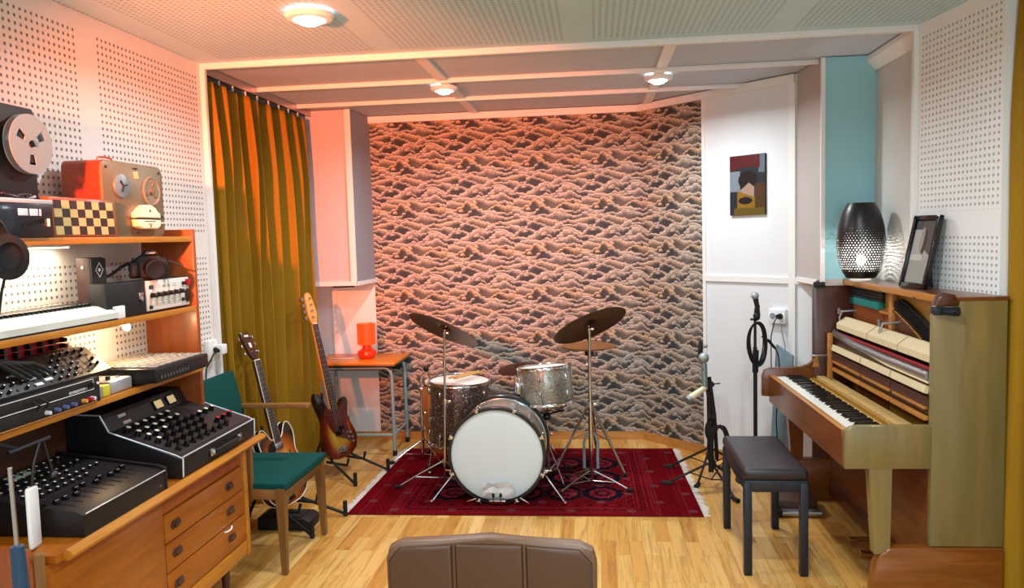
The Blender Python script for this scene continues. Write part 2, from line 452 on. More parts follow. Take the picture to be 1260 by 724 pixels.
# ---------------------------------------------------------------- cloud wallpaper, drawn cloud by cloud
def cloud_tile(H, W, px, seed):
    """periodic tile of engraved-looking clouds: overlapping crests drawn from the top down (row 0 = lowest)"""
    r = np.random.RandomState(seed)
    img = np.zeros((3*H, W, 3)); img[:] = (120, 116, 116)      # three drops, the middle one is kept
    x = np.arange(W)/W
    Y = np.arange(3*H, dtype=float)[:, None]
    lite = np.array([238, 228, 219.]); mid = np.array([150, 139, 132.]); dark = np.array([54, 58, 66.])
    n = 9; step = H/n
    def crest(rs):
        s = np.zeros(W)
        for k, a in ((1, 0.010), (2, 0.016), (3, 0.012), (5, 0.005), (8, 0.0025)):
            s += a*rs.uniform(0.6, 1.2)*np.sin(2*np.pi*(k*x+rs.rand()))
        # lean the waves so that they fall away to the right
        sh = (x+0.35*s/0.05*0.12) % 1.0
        s = np.interp(sh, np.append(x, 1.0), np.append(s, s[0]))
        heap = np.clip(0.5+0.9*np.sin(2*np.pi*(2*x+rs.rand()))+0.5*np.sin(2*np.pi*(3*x+rs.rand())), 0, 1)
        e = s.copy()
        pos = 0.0
        while pos < 1.0:
            rr = rs.uniform(0.011, 0.025); pos += rr*1.25/0.52
            d = ((x-pos+0.5) % 1.0-0.5)*0.52
            i = int((pos % 1.0)*W) % W
            bump = np.where(np.abs(d) < rr, s[i]+(np.sqrt(np.maximum(rr*rr-d*d, 0))-rr*0.25)*(0.25+0.9*heap[i]), -1e9)
            e = np.maximum(e, bump)
        return e/px, heap
    layers = []
    for j in range(n):
        rs = np.random.RandomState(seed*100+j)
        e, heap = crest(rs)
        layers.append((H-(j+0.5)*step, e, heap, rs.choice(3, p=[.45, .40, .15]), rs.randint(1e6)))
    tints = [np.array([0.985, 1.0, 1.02]), np.array([1.015, 1.0, 0.975]), np.array([1.05, 1.0, 0.92])]
    xx = np.arange(W)[None, :]
    for pas in (2, 1, 0):
        for cy, e, heap, ti, sd in layers:
            rs = np.random.RandomState(sd); tc = tints[ti]
            cyy = cy+pas*H; top = cyy+e
            span = 0.085/px
            for off in (0,):
                dd = top[None, :]-Y+off
                m = (dd > 0) & (dd < span)
                if not m.any(): continue
                dm = dd*px
                lowmod = (0.5+0.5*np.sin(2*np.pi*(2*x+sd % 97/97.))+0.0)[None, :]
                fall = 0.021+0.020*lowmod+0.010*heap[None, :]
                v = 1.0-(0.74+0.26*(1-lowmod))*np.clip(dm/fall, 0, 1)**0.85
                wv = np.sin(dm/0.0068*np.pi+3*np.sin(2*np.pi*(2*x+0.3))[None, :]+2*np.sin(2*np.pi*5*x)[None, :])
                v = v+0.13*wv*np.clip(dm/0.010-0.4, 0, 1)
                v = np.where(dm < 0.0045, np.maximum(v, 0.92), v)
                v = np.clip(v, 0, 1)[..., None]
                c = np.where(v > 0.5, mid+(lite-mid)*(v-0.5)*2, dark+(mid-dark)*v*2)*tc
                img[m] = np.broadcast_to(c, img.shape)[m]
                ml = (dd > -0.0038/px) & (dd <= 0)
                img[ml] *= 0.60
            # puffs heaped inside the crest
            for k in range(9):
                px_ = rs.rand(); i = int(px_*W) % W
                if heap[i] < 0.45: continue
                rr = rs.uniform(0.011, 0.021)/px; py = cyy+e[i]-rs.uniform(0.3, 1.9)*rr
                ddx = ((xx-px_*W+W/2) % W)-W/2
                for off in (0,):
                    yy = Y-py+off
                    q = np.sqrt(ddx**2+(yy*1.15)**2)
                    m = (q < rr) & (yy > -rr*0.15)
                    if m.any():
                        v = np.clip(0.55+0.5*yy/rr-0.12*ddx/rr, 0.1, 1)[..., None]
                        c = np.where(v > 0.5, mid+(lite-mid)*(v-0.5)*2, dark+(mid-dark)*v*2)*tc
                        img[m] = c[m]
                        ml = (q >= rr) & (q < rr+0.003/px) & (yy > 0)
                        img[ml] *= 0.72
    return np.clip(img[H:2*H], 0, 255)/255.0

def paper_colors(H, W, px):
    tw = int(round(0.52/px)); th = int(round(0.34/px))
    t = cloud_tile(th, tw, px, 11)
    big = np.tile(t, (H//th+2, W//tw+2, 1))
    return s2l(np.clip(big[:H, :W]*np.array([0.93, 0.89, 0.83]), 0, 1))
PX = 0.0035
M['paper'] = attr_mat('cloud_wallpaper', 0.7)
def wallpaper():
    z0, z1 = 0.064, CZ-0.05
    W0 = 0.35+1.735
    nu = int(W0/PX); nv = int((z1-z0)/PX); nu2 = int(SP/PX)
    cols = paper_colors(nv, nu+nu2, PX)
    z = np.linspace(z0, z1, nv)
    x = np.linspace(-1.735, 0.35-0.002, nu)
    P = np.zeros((nu, nv, 3)); P[..., 0] = x[:, None]; P[..., 1] = BK-0.004; P[..., 2] = z[None, :]
    o = grid_mesh('wallpaper', P, M['paper'], bpy.data.objects['wall_back'], cols[:, :nu].transpose(1, 0, 2))
    o['kind'] = 'structure'
    s = np.linspace(-0.002, SP, nu2)
    P = np.zeros((nu2, nv, 3)); 
    P[..., 0] = (0.35+s*s2-0.004*s2)[:, None]; P[..., 1] = (BK-s*s2-0.004*s2)[:, None]; P[..., 2] = z[None, :]
    o = grid_mesh('wallpaper', P, M['paper'], bpy.data.objects['wall_back_right'], cols[:, nu:].transpose(1, 0, 2))
    o['kind'] = 'structure'
wallpaper()

# ---------------------------------------------------------------- ceiling lights
M['bulbglass'] = pm('lit_lamp_glass', C(255, 255, 255), 0.3, emit=(0.97, 0.99, 1.0, 1), es=14.0)
M['lamprim'] = pm('white_lamp_rim', C(240, 240, 240), 0.35, var=0.02)
def downlight(x, y, label, power, zc=CZ, r=0.085, spot=True):
    t = thing('ceiling_light', label, 'ceiling light', (x, y, zc-0.012), group='round ceiling lights')
    prof = [(r*1.0, 0.0), (r*1.02, -0.008), (r*0.92, -0.022), (r*0.68, -0.026), (r*0.62, -0.012), (r*0.62, 0.0)]
    MB().lathe(prof, seg=32).build('rim', M['lamprim'], t)
    MB().lathe([(0.62*r, -0.014), (0.55*r, -0.03), (0.35*r, -0.042), (0.0, -0.046)], seg=24).build('lamp_glass', M['bulbglass'], t)
    l = bpy.data.lights.new('ceiling_lamp', 'AREA'); l.shape = 'DISK'; l.size = 0.10; l.energy = power; l.color = (0.86, 0.95, 1.0); l.spread = R(165)
    lo = bpy.data.objects.new('ceiling_lamp_light', l); lo.location = (x, y, zc-0.075); lo.parent = None; COL.objects.link(lo)
    return t
downlight(-0.92, 4.84, 'round ceiling light above the left cymbal, in the alcove', 19)
downlight(0.40, 4.84, 'round ceiling light in the alcove, on the right toward the painting', 19)
downlight(-1.16, 3.169, 'round ceiling light at the top edge, on the perforated ceiling', 17, r=0.10)
# ================================================================ teak wall unit and the gear on it
def wm(t):
    """mesh builder taking world coordinates for a part of t"""
    m = MB(); m.T = (Matrix.Translation(t.location) @ t.rotation_euler.to_matrix().to_4x4()).inverted(); return m

# mapping helper: local plane facing +X : (a along +Y, b up, outward +X)
def faceX(x, y, z):
    return Matrix(((0, 0, 1, x), (1, 0, 0, y), (0, 1, 0, z), (0, 0, 0, 1)))

sb = thing('sideboard', 'long teak sideboard under the mixing desks, with drawers and a rounded front lip', 'sideboard', (-1.82, 2.66, 0))
wm(sb).bx(-2.05, -1.575, 2.02, 3.37, 0.682, 0.708, 0.003).build('worktop', M['teak'], sb)
mb = wm(sb)
lip = [(0, -0.014), (0.018, -0.014), (0.030, -0.006), (0.034, 0.004), (0.028, 0.014), (0.012, 0.020), (0, 0.016)]
mb.prism(lip, 1.345, Matrix(((1, 0, 0, -1.578), (0, 0, 1, 2.05), (0, 1, 0, 0.694), (0, 0, 0, 1))), bev=0.002)
mb.build('front_lip', M['teakedge'], sb)
mb = wm(sb); mb.bx(-2.04, -1.62, 1.99, 3.27, 0.19, 0.682); mb.build('carcass', M['teak'], sb)
wm(sb).bx(-2.05, -1.595, 3.258, 3.290, 0.185, 0.684, 0.002).build('end_panel', M['teakedge'], sb)
mb = wm(sb)
pf = [(-2.05, 0.12), (-1.60, 0.12), (-1.60, 0.70), (-1.62, 0.742), (-1.66, 0.755), (-2.05, 0.755)]
mb.prism(pf, 0.028, Matrix(((1, 0, 0, 0), (0, 0, 1, 1.955), (0, 1, 0, 0), (0, 0, 0, 1))), bev=0.004)
mb.build('end_panel', M['teakred'], sb)
wm(sb).bx(-1.598, -1.578, 1.957, 1.983, 0.0, 0.735, 0.006).build('edge_post', M['chairwood'], sb)
wm(sb).bx(-1.62, -1.600, 1.99, 2.612, 0.258, 0.680, 0.002).build('cupboard_door', M['teak'], sb)
wm(sb).bx(-1.62, -1.597, 1.99, 3.256, 0.19, 0.254, 0.002).build('plinth_rail', M['teakedge'], sb)
mb = wm(sb)
for x, y in ((-1.97, 2.1), (-1.68, 2.1), (-1.97, 3.2), (-1.68, 3.2)): mb.cyl((x, y, 0.0), (x, y, 0.195), 0.014, 0.022, 12)
mb.build('feet', M['darkwood'], sb)
zb = [0.676, 0.603, 0.492, 0.380, 0.258]
handle_poly = [(-0.034, 0.0), (-0.022, 0.016), (0.022, 0.016), (0.034, 0.0), (0.022, -0.016), (-0.022, -0.016)]
for k in range(4):
    z1, z0 = zb[k]-0.003, zb[k+1]+0.003
    d = wm(sb).bx(-1.625, -1.600 if k else -1.606, 2.618, 3.252, z0, z1, 0.002).build('drawer', M['teak'] if k else M['teakred'], sb)
    for yy in (2.69, 3.12):
        mb = wm(sb)
        zc = [0.628, 0.549, 0.441, 0.322][k]
        if k == 0:
            mb.prism([(-0.04, 0.0), (0.04, 0.0), (0.028, -0.018), (-0.028, -0.018)], 0.003, faceX(-1.6075, yy, 0.672))
        else:
            mb.prism(handle_poly, 0.006, faceX(-1.601, yy, zc), bev=0.002)
            mb.prism([(0.6*a, 0.55*b-0.002) for a, b in handle_poly], 0.012, faceX(-1.598, yy, zc), bev=0.002)
        h = mb.build('handle', M['darkwood'], d)
tag(wm(sb).tube([(-1.594, 3.05, 0.371), (-1.588, 3.065, 0.368), (-1.588, 3.10, 0.368), (-1.594, 3.115, 0.374)], 0.0035, 8).build('white_clip', M['whitepl']),
    'small white clip on the edge of the lower teak drawer', 'clip')
bpy.data.objects['white_clip'].location = (-1.82, 2.66, 0)

# shelf unit above
su = thing('shelf_unit', 'open teak shelf unit standing on the sideboard against the perforated wall', 'shelf unit', (-1.92, 2.6, 0.708))
wm(su).bx(-2.05, -1.80, 3.305, 3.33, 0.709, 1.668, 0.003).build('side_panel', M['teakred'], su)
wm(su).bx(-2.05, -1.80, 1.75, 1.775, 0.76, 1.668, 0.003).build('side_panel', M['teakred'], su)
for z, x1, nm in ((1.635, -1.812, 'top_shelf'), (1.322, -1.808, 'middle_shelf'), (1.050, -1.79, 'lower_shelf')):
    s_ = wm(su).bx(-2.05, x1, 1.775, 3.305, z-0.022, z, 0.002).build(nm, M['teak'], su)
    wm(su).bx(x1, x1+0.008, 1.775, 3.305, z-0.023, z+0.001, 0.002).build('edge_strip', M['teakedge'], s_)
wm(su).bx(-2.056, -2.045, 1.78, 3.305, 0.709, 1.03).build('back_board', M['darkwood'], su)

# ---- open reel machine with one big reel (left edge)
t = thing('reel_tape_deck', 'black upright tape deck with grey metal reels, standing on the receiver on the top shelf', 'tape recorder', (-1.94, 2.2, 1.7595))
wm(t).bx(-2.02, -1.875, 1.95, 2.455, 1.7595, 2.07, 0.008).build('body', M['blackm'], t)
def reel_mesh(mb, c, r, th, nrm=(1, 0, 0)):
    """flange with three small trapezoid windows"""
    m = look(c, nrm, (0, 1, 0))
    hw = 13.0; ri, ro = 0.36*r, 0.70*r
    def arc(rad, a0, a1, n): return [(rad*math.cos(R(a0+(a1-a0)*i/n)), rad*math.sin(R(a0+(a1-a0)*i/n))) for i in range(n+1)]
    for k in range(3):
        a0 = 30+120*k
        mb.prism(arc(r*0.99, a0+hw, a0+120-hw, 14) + list(reversed(arc(0.12*r, a0+hw*2, a0+120-hw*2, 6))), th, m)      # solid web
        mb.prism(arc(r*0.99, a0-hw, a0+hw, 6) + list(reversed(arc(ro, a0-hw, a0+hw, 4))), th, m)
        mb.prism(arc(ri, a0-hw-5, a0+hw+5, 4) + list(reversed(arc(0.12*r, a0-hw*2, a0+hw*2, 4))), th, m)
    mb.lathe([(r*0.98, 0.0), (r, 0.0005), (r, th-0.0005), (r*0.98, th)], m, 48)

M['reelgrey'] = pm('grey_reel_metal', C(128, 148, 152), 0.5, 0.2, var=0.06, scale=6)
M['reelblue'] = pm('blue_tape_edge', C(70, 110, 130), 0.5, 0.3, var=0.1)
r_ = wm(t); reel_mesh(r_, (-1.846, 2.395, 1.945), 0.098, 0.003); reel = r_.build('tape_reel', M['reelgrey'], t, smooth=0)
wm(t).cyl((-1.868, 2.395, 1.945), (-1.864, 2.395, 1.945), 0.098, seg=48).build('rear_flange', M['reelblue'], reel)
wm(t).cyl((-1.864, 2.395, 1.945), (-1.848, 2.395, 1.945), 0.060, seg=32).build('wound_tape', M['blackm'], reel)
mb = wm(t); mb.cyl((-1.88, 2.395, 1.945), (-1.838, 2.395, 1.945), 0.009, 0.007, 12)
for k in range(3):
    a = R(90+120*k); mb.box((-1.841, 2.395+0.009*math.cos(a), 1.945+0.009*math.sin(a)), (0.006, 0.006, 0.006))
mb.build('spindle', M['blackgloss'], t)
r_ = wm(t); reel_mesh(r_, (-1.846, 2.12, 1.945), 0.098, 0.003); part2 = r_.build('tape_reel', M['reelgrey'], t, smooth=0)
wm(t).cyl((-1.868, 2.12, 1.945), (-1.848, 2.12, 1.945), 0.07, seg=32).build('wound_tape', M['blackm'], part2)

# ---- dark receiver with blue face
M['blueface'] = pm('dark_blue_face', C(10, 22, 38), 0.3, 0.4, var=0.25, scale=30, coat=0.4)
t = thing('receiver', 'dark blue-faced receiver with silver top edge, on the top shelf left of the chessboard', 'receiver', (-1.9, 2.22, 1.637))
wm(t).bx(-2.02, -1.80, 2.02, 2.40, 1.637, 1.757, 0.004).build('housing', M['black'], t)
fp = wm(t).bx(-1.80, -1.791, 2.02, 2.400, 1.639, 1.745, 0.002).build('front_plate', M['blueface'], t)
wm(t).bx(-1.86, -1.789, 2.02, 2.402, 1.745, 1.759, 0.002).build('top_trim', M['piping'], t)
M['displaylit'] = pm('pale_display', C(170, 190, 200), 0.3, emit=(0.65, 0.78, 0.9, 1), es=0.35)
for y0, y1 in ((2.245, 2.285), (2.295, 2.33), (2.338, 2.345)):
    wm(t).bx(-1.792, -1.7885, y0, y1, 1.706, 1.728, 0.001).build('display_window', M['displaylit'], fp)
wm(t).bx(-1.792, -1.788, 2.372, 2.382, 1.672, 1.698, 0.001).build('button', M['whitepl'], fp)
mb = wm(t)
for i in range(14): mb.bx(-1.792, -1.7882, 2.26+0.007*i, 2.264+0.007*i, 1.668+0.0012*i, 1.682+0.0012*i)
mb.build('slot_row', M['blackgloss'], fp)
t2 = thing('cable_tangle', 'coil of thin grey cable and plugs lying on top of the dark receiver', 'cable', (-1.88, 2.3, 1.759))
mb = wm(t2); pts = []
for i in range(60):
    a = i*0.55; pts.append((-1.836+0.022*math.sin(a*1.3), 2.28+0.06*math.cos(a), 1.765+0.006*(1+math.sin(a*2.1))))
mb.tube(pts, 0.003, 6); mb.build('coil', M['darksteel'], t2)
mb = wm(t2); mb.cyl((-1.84, 2.34, 1.766), (-1.82, 2.365, 1.770), 0.006, 0.004, 10); mb.build('plug', M['piping'], t2)

# ---- folded chessboard
M['chesslight'] = wood('light_chess_wood', C(196, 168, 104), C(214, 190, 128), (30, 4, 30), 0.4, 0.2)
M['chessdark'] = wood('dark_chess_wood', C(36, 18, 12), C(56, 28, 16), (30, 4, 30), 0.4, 0.2)
M['chessframe'] = wood('chess_frame_wood', C(128, 66, 22), C(158, 88, 34), (30, 3, 30), 0.4, 0.2)
t = thing('chessboard', 'folded wooden chessboard standing on its edge on the top shelf', 'chessboard', (-1.83, 2.61, 1.637), rot=(0, R(-3), 0))
mb = MB(); mb.bx(-0.02, 0.012, -0.18, 0.182, 0.0, 0.138, 0.003); mb.build('frame', M['chessframe'], t)
sq = 0.0405; sh = 0.0300
mbl, mbd = MB(), MB()
for i in range(8):
    for j in range(4):
        q = mbl if (i+j) % 2 == 0 else mbd
        y0 = -0.162+i*sq; z0 = 0.008+j*sh
        q.bx(0.0115, 0.0132, y0+0.0004, y0+sq-0.0004, z0+0.0004, z0+sh-0.0004)
mbl.build('light_squares', M['chesslight'], t, smooth=0); mbd.build('dark_squares', M['chessdark'], t, smooth=0)

# ---- portable wooden tape recorder
M['olive'] = pm('olive_grey_plate', C(118, 104, 78), 0.42, 0.35, var=0.10, scale=9)
M['redveneer'] = wood('red_brown_veneer', C(140, 44, 14), C(170, 62, 20), (2.5, 30, 30), 0.35, 0.3)
M['clearreel'] = pm('smoky_clear_plastic', C(150, 138, 118), 0.15, var=0.1, trans=0.35)
t = thing('portable_tape_recorder', 'old portable tape recorder with red-brown sides and olive front, on the top shelf', 'tape recorder', (-1.92, 2.955, 1.637))
def rrect(w, h, r, n=5):
    p = []
    for cx, cy, a0 in ((w/2-r, h/2-r, 0), (-w/2+r, h/2-r, 90), (-w/2+r, -h/2+r, 180), (w/2-r, -h/2+r, 270)):
        for i in range(n+1):
            a = R(a0+90*i/n); p.append((cx+r*math.cos(a), cy+r*math.sin(a)))
    return p
wm(t).prism(rrect(0.41, 0.295, 0.03), 0.15, faceX(-2.005, 2.955, 1.7845)).build('case', M['redveneer'], t)
pl = wm(t).prism(rrect(0.408, 0.293, 0.03), 0.014, faceX(-1.857, 2.955, 1.7845), bev=0.004).build('front_plate', M['olive'], t)
XF = -1.843
def onface(y, z): return (XF, y, z)
mb = wm(t); mb.lathe([(0.046, 0), (0.046, 0.008), (0.036, 0.011), (0.012, 0.011), (0, 0.014)], look(onface(2.862, 1.836), (1, 0, 0), (0, 1, 0)), 32)
M['bluegrey'] = pm('blue_grey_metal', C(132, 146, 152), 0.35, 0.5, var=0.08)
lr = mb.build('supply_reel', M['bluegrey'], t)
mb = wm(t)
for a in (10, 130, 250): mb.box((XF+0.013, 2.862+0.012*math.cos(R(a)), 1.836+0.012*math.sin(R(a))), (0.006, 0.026, 0.004), (R(a), 0, 0))
mb.build('reel_lock', M['blackm'], lr)
mb = wm(t); mb.lathe([(0.062, 0), (0.062, 0.004), (0.058, 0.008), (0.054, 0.008), (0.050, 0.004), (0.0, 0.004)], look(onface(3.070, 1.826), (1, 0, 0), (0, 1, 0)), 36)
rr_ = mb.build('take_up_reel', M['clearreel'], t)
mb = wm(t)
for a in (80, 200, 320): mb.box((XF+0.007, 3.070+0.030*math.cos(R(a)), 1.826+0.030*math.sin(R(a))), (0.004, 0.022, 0.012), (R(a), 0, 0), 0.002)
mb.lathe([(0.012, 0.003), (0.012, 0.012), (0, 0.013)], look(onface(3.07, 1.826), (1, 0, 0), (0, 1, 0)), 16)
mb.build('reel_window', M['olive'], rr_)
M['tagorange'] = pm('pale_orange_tag', C(224, 170, 120), 0.5)
mb = wm(t); mb.prism([(-0.017, 0.012), (0.012, 0.014), (0.017, -0.014), (-0.012, -0.016)], 0.003, faceX(XF, 2.968, 1.886)); mb.build('paper_tag', M['tagorange'], t)
mb = wm(t); mb.box((XF+0.002, 2.965, 1.912), (0.006, 0.03, 0.006), None, 0.002); mb.build('catch', M['darksteel'], t)
mb = wm(t)
bell = [(-0.085, 0), (-0.085, 0.014)] + [(-0.085+0.06*i/6, 0.014+0.038*(0.5-0.5*math.cos(PI*i/6))) for i in range(1, 7)] + [(0.0, 0.054)] + [(0.025+0.06*i/6, 0.052-0.038*(0.5-0.5*math.cos(PI*i/6))) for i in range(0, 7)] + [(0.085, 0)]
mb.prism(bell, 0.030, faceX(XF, 3.0, 1.713), bev=0.006, seg=3)
hc = mb.build('head_cover', M['cream'], t)
mb = wm(t)
low = [(-0.085, 0), (0.085, 0), (0.083, -0.026), (0.06, -0.038), (-0.05, -0.038), (-0.078, -0.028)]
mb.prism(low, 0.030, faceX(XF, 3.0, 1.706), bev=0.006, seg=3); mb.build('head_cover', M['cream'], t)
wm(t).bx(XF, XF+0.026, 2.918, 3.082, 1.705, 1.714).build('tape_slot', M['printdark'], t)
mb = wm(t); mb.cyl((XF+0.030, 3.005, 1.742), (XF+0.0315, 3.005, 1.742), 0.005, seg=12); mb.bx(XF+0.030, XF+0.0312, 2.965, 3.04, 1.698, 1.701); mb.bx(XF+0.030, XF+0.0312, 2.99, 3.015, 1.686, 1.689); mb.cyl((XF+0.030, 3.005, 1.679), (XF+0.0315, 3.005, 1.679), 0.004, seg=12)
mb.build('printed_marks', M['printdark'], hc)
mb = wm(t); mb.cyl((XF, 3.10, 1.694), (XF+0.014, 3.10, 1.694), 0.006, seg=10); mb.box((XF+0.014, 3.118, 1.694), (0.008, 0.044, 0.007), None, 0.003); mb.build('lever', M['cream'], t)
for y, z in ((2.775, 1.905), (3.135, 1.905), (3.14, 1.72), (3.105, 1.722), (2.96, 1.652)):
    mb = wm(t); mb.cyl((XF-0.001, y, z), (XF+0.003, y, z), 0.006, seg=12); mb.build('screw', M['printdark'], t)
t3 = wm(t).tube([(-1.90, 2.81, 1.932), (-1.90, 2.82, 1.947), (-1.90, 2.86, 1.95), (-1.90, 2.90, 1.947), (-1.90, 2.91, 1.932)], 0.004, 8).build('carry_handle', M['redveneer'], t)

# ---- middle shelf: white keyboard, brown box, echo amplifier, camera
t = thing('white_keyboard', 'slim white electronic keyboard on the middle shelf', 'keyboard', (-1.91, 2.35, 1.323))
mb = wm(t); mb.prism([(-2.03, 1.323), (-1.80, 1.330), (-1.798, 1.352), (-1.86, 1.378), (-2.03, 1.388)], 0.82, Matrix(((1, 0, 0, 0), (0, 0, 1, 1.91), (0, 1, 0, 0), (0, 0, 0, 1))), bev=0.003)
M['offwhite'] = pm('off_white_case', C(216, 222, 214), 0.4, var=0.04)
mb.build('case', M['offwhite'], t)
wm(t).bx(-1.84, -1.803, 1.91, 2.73, 1.323, 1.330).build('base', M['darksteel'], t)
mb = wm(t)
for k in range(34): mb.box((-1.905, 1.935+0.0225*k, 1.3875), (0.06, 0.015, 0.012), (0, R(5), 0), 0.002)
mb.build('black_keys', M['blackgloss'], t)
mb = wm(t); mb.bx(-1.99, -1.94, 1.93, 2.70, 1.385, 1.391, 0.001); mb.build('control_strip', M['chessframe'], t)
mb = wm(t); mb.bx(-2.0, -1.815, 2.735, 2.80, 1.323, 1.372, 0.004); tag(mb.build('power_box', M['whitepl']), 'small white box at the end of the white keyboard, on the middle shelf', 'box')
bpy.data.objects['power_box'].location = t.location

M['brownbox'] = pm('brown_leatherette', C(52, 22, 18), 0.55, var=0.12, scale=60, bump=0.2)
t = thing('brown_box_speaker', 'small upright brown box with a white diamond mark, on the middle shelf', 'speaker', (-1.93, 2.79, 1.323))
wm(t).bx(-1.965, -1.905, 2.735, 2.825, 1.323, 1.560, 0.006).build('cabinet', M['brownbox'], t)
wm(t).bx(-1.906, -1.900, 2.737, 2.824, 1.326, 1.556, 0.002).build('front_panel', M['blackm'], t)
mb = wm(t)
for s_ in (1.0,):
    o_ = [(0, 0.028), (0.022, 0), (0, -0.028), (-0.022, 0)]
    for i in range(4):
        a, b = o_[i], o_[(i+1) % 4]
        mb.tube([(-1.8993, 2.782+a[0], 1.512+a[1]), (-1.8993, 2.782+b[0], 1.512+b[1])], 0.0012, 6)
    mb.cyl((-1.900, 2.782, 1.512), (-1.899, 2.782, 1.512), 0.007, seg=12)
mb.build('diamond_emblem', M['print'], t)
mb = wm(t); mb.cyl((-1.935, 2.7355, 1.523), (-1.935, 2.732, 1.523), 0.006, seg=14); mb.build('stud', M['steel'], t)

t = thing('echo_amplifier', 'black amplifier with white six-knob control panel, right end of the middle shelf', 'amplifier', (-1.93, 2.99, 1.323))
wm(t).bx(-1.897, -1.825, 2.70, 3.285, 1.323, 1.460, 0.006).build('case', M['blackm'], t)
M['panelwhite'] = pm('panel_off_white', C(214, 210, 200), 0.45, var=0.03)
fp = wm(t).bx(-1.826, -1.819, 2.955, 3.283, 1.332, 1.456, 0.002).build('control_panel', M['panelwhite'], t)
kb = None
for k in range(6):
    yy = 2.985+0.044*k
    if kb is None:
        mb = MB(); mb.cyl((0, 0, 0), (0.004, 0, 0), 0.013, seg=16, mi=1); mb.cyl((0.004, 0, 0), (0.022, 0, 0), 0.0105, 0.009, 14); mb.bx(0.006, 0.023, -0.0015, 0.0015, 0.0, 0.0105, mi=1)
        kb = mb.build('knob', [M['blackgloss'], M['steel']], t, loc=Vector((-1.819, yy, 1.395))-t.location)
    else: part_copy(kb, t, Vector((-1.819, yy, 1.395+0.0006*k))-t.location)
wm(t).bx(-1.820, -1.805, 3.255, 3.278, 1.420, 1.447, 0.002).build('red_switch', M['red'], t)
wm(t).bx(-1.820, -1.810, 3.225, 3.245, 1.424, 1.438, 0.002).build('black_switch', M['blackgloss'], t)
mb = wm(t); mb.T = mb.T @ TR((-1.817, 3.262, 1.375), sc=(1, 0.55, 1)); mb.cyl((0, 0, 0), (0.004, 0, 0), 0.030, seg=24); mb.build('oval_plate', M['blackgloss'], t)
for y, z in ((2.975, 1.347), (3.225, 1.36)):
    mb = wm(t); mb.cyl((-1.819, y, z), (-1.811, y, z), 0.008, seg=14); mb.build('jack', M['darksteel'], t)
o = lettering('panel_lettering', 'ABC 5-6', 0.017, M['printdark'], fp, faceX(-1.8188, 3.10, 1.428) , 0.0003)
for v in o.data.vertices: v.co -= t.location
mb = wm(t)
for k in range(5): mb.bx(-1.8195, -1.8186, 3.00+0.044*k, 3.022+0.044*k, 1.369, 1.3705); mb.tube([(-1.8188, 3.005+0.044*k, 1.375), (-1.8188, 3.02+0.044*k, 1.381)], 0.0006, 4)
for z in (1.358, 1.35): mb.bx(-1.8195, -1.8186, 3.0, 3.20, z, z+0.001)
mb.bx(-1.8195, -1.8186, 3.03, 3.055, 1.433, 1.4345); mb.bx(-1.8195, -1.8186, 3.03, 3.055, 1.424, 1.4255); mb.bx(-1.8195, -1.8186, 3.15, 3.18, 1.433, 1.4345); mb.bx(-1.8195, -1.8186, 3.15, 3.18, 1.424, 1.4255)
mb.bx(-1.8195, -1.8186, 2.972, 2.99, 1.420, 1.437); mb.bx(-1.8195, -1.8180, 2.992, 3.002, 1.420, 1.437)
mb.build('panel_print', M['printdark'], fp)
mb = wm(t); mb.bx(-1.826, -1.818, 2.905, 2.935, 1.385, 1.412, 0.002); mb.bx(-1.824, -1.814, 2.913, 2.927, 1.378, 1.395, 0.002); mb.build('clasp', M['steel'], t)

t = thing('photo_camera', 'black photo camera with a lens, sitting on top of the black amplifier', 'camera', (-1.868, 3.065, 1.461), rot=(0, 0, R(38)))
mb = MB()   # front faces -y
pf = [(-0.075, 0.004), (-0.078, 0.06), (-0.06, 0.082), (-0.034, 0.086), (-0.026, 0.105), (-0.012, 0.118), (0.014, 0.118), (0.028, 0.104), (0.036, 0.086), (0.064, 0.080), (0.072, 0.062), (0.070, 0.004)]
mb.prism(pf, 0.055, Matrix(((1, 0, 0, 0), (0, 0, -1, 0.03), (0, 1, 0, 0), (0, 0, 0, 1))), bev=0.007, seg=3)
mb.box((-0.062, -0.035, 0.042), (0.032, 0.04, 0.072), None, 0.012, 3)
mb.build('body', M['blackm'], t)
mb = MB(); m = look((0.005, -0.02, 0.05), (0.12, -1, -0.12), (1, 0, 0))
mb.lathe([(0.036, 0), (0.037, 0.02), (0.034, 0.022), (0.038, 0.026), (0.038, 0.055), (0.035, 0.058), (0.041, 0.062), (0.041, 0.085), (0.036, 0.086), (0.034, 0.078), (0, 0.074)], m, 28)
mb.build('lens', M['black'], t)
mb = MB(); mb.prism([(-0.03, 0.100), (0.032, 0.100), (0.022, 0.118), (-0.018, 0.118)], 0.034, Matrix(((1, 0, 0, 0), (0, 0, -1, -0.018), (0, 1, 0, 0), (0, 0, 0, 1))), bev=0.006); mb.build('viewfinder_hump', M['blackm'], t)
lettering('camera_lettering', 'Canon', 0.013, M['print'], t, Matrix(((1, 0, 0, 0.002), (0, 0, -1, -0.0525), (0, 1, 0, 0.109), (0, 0, 0, 1))), 0.0003)
mb = MB(); mb.tube([(0.075, 0.0, 0.07), (0.10, -0.01, 0.062), (0.125, -0.02, 0.045)], 0.005, 6); mb.build('strap', M['rubber'], t)
mb = MB(); mb.tube([(-0.075, 0.0, 0.07), (-0.11, 0.005, 0.05), (-0.15, 0.0, 0.02), (-0.19, 0.0, 0.012), (-0.22, 0.02, 0.012)], 0.007, 6)
mb.build('strap', M['rubber'], t)
mb = MB(); mb.cyl((-0.052, 0.005, 0.08), (-0.052, 0.005, 0.09), 0.012, seg=14); mb.cyl((0.05, 0.005, 0.08), (0.05, 0.005, 0.088), 0.011, seg=14); mb.build('dial', M['black'], t)

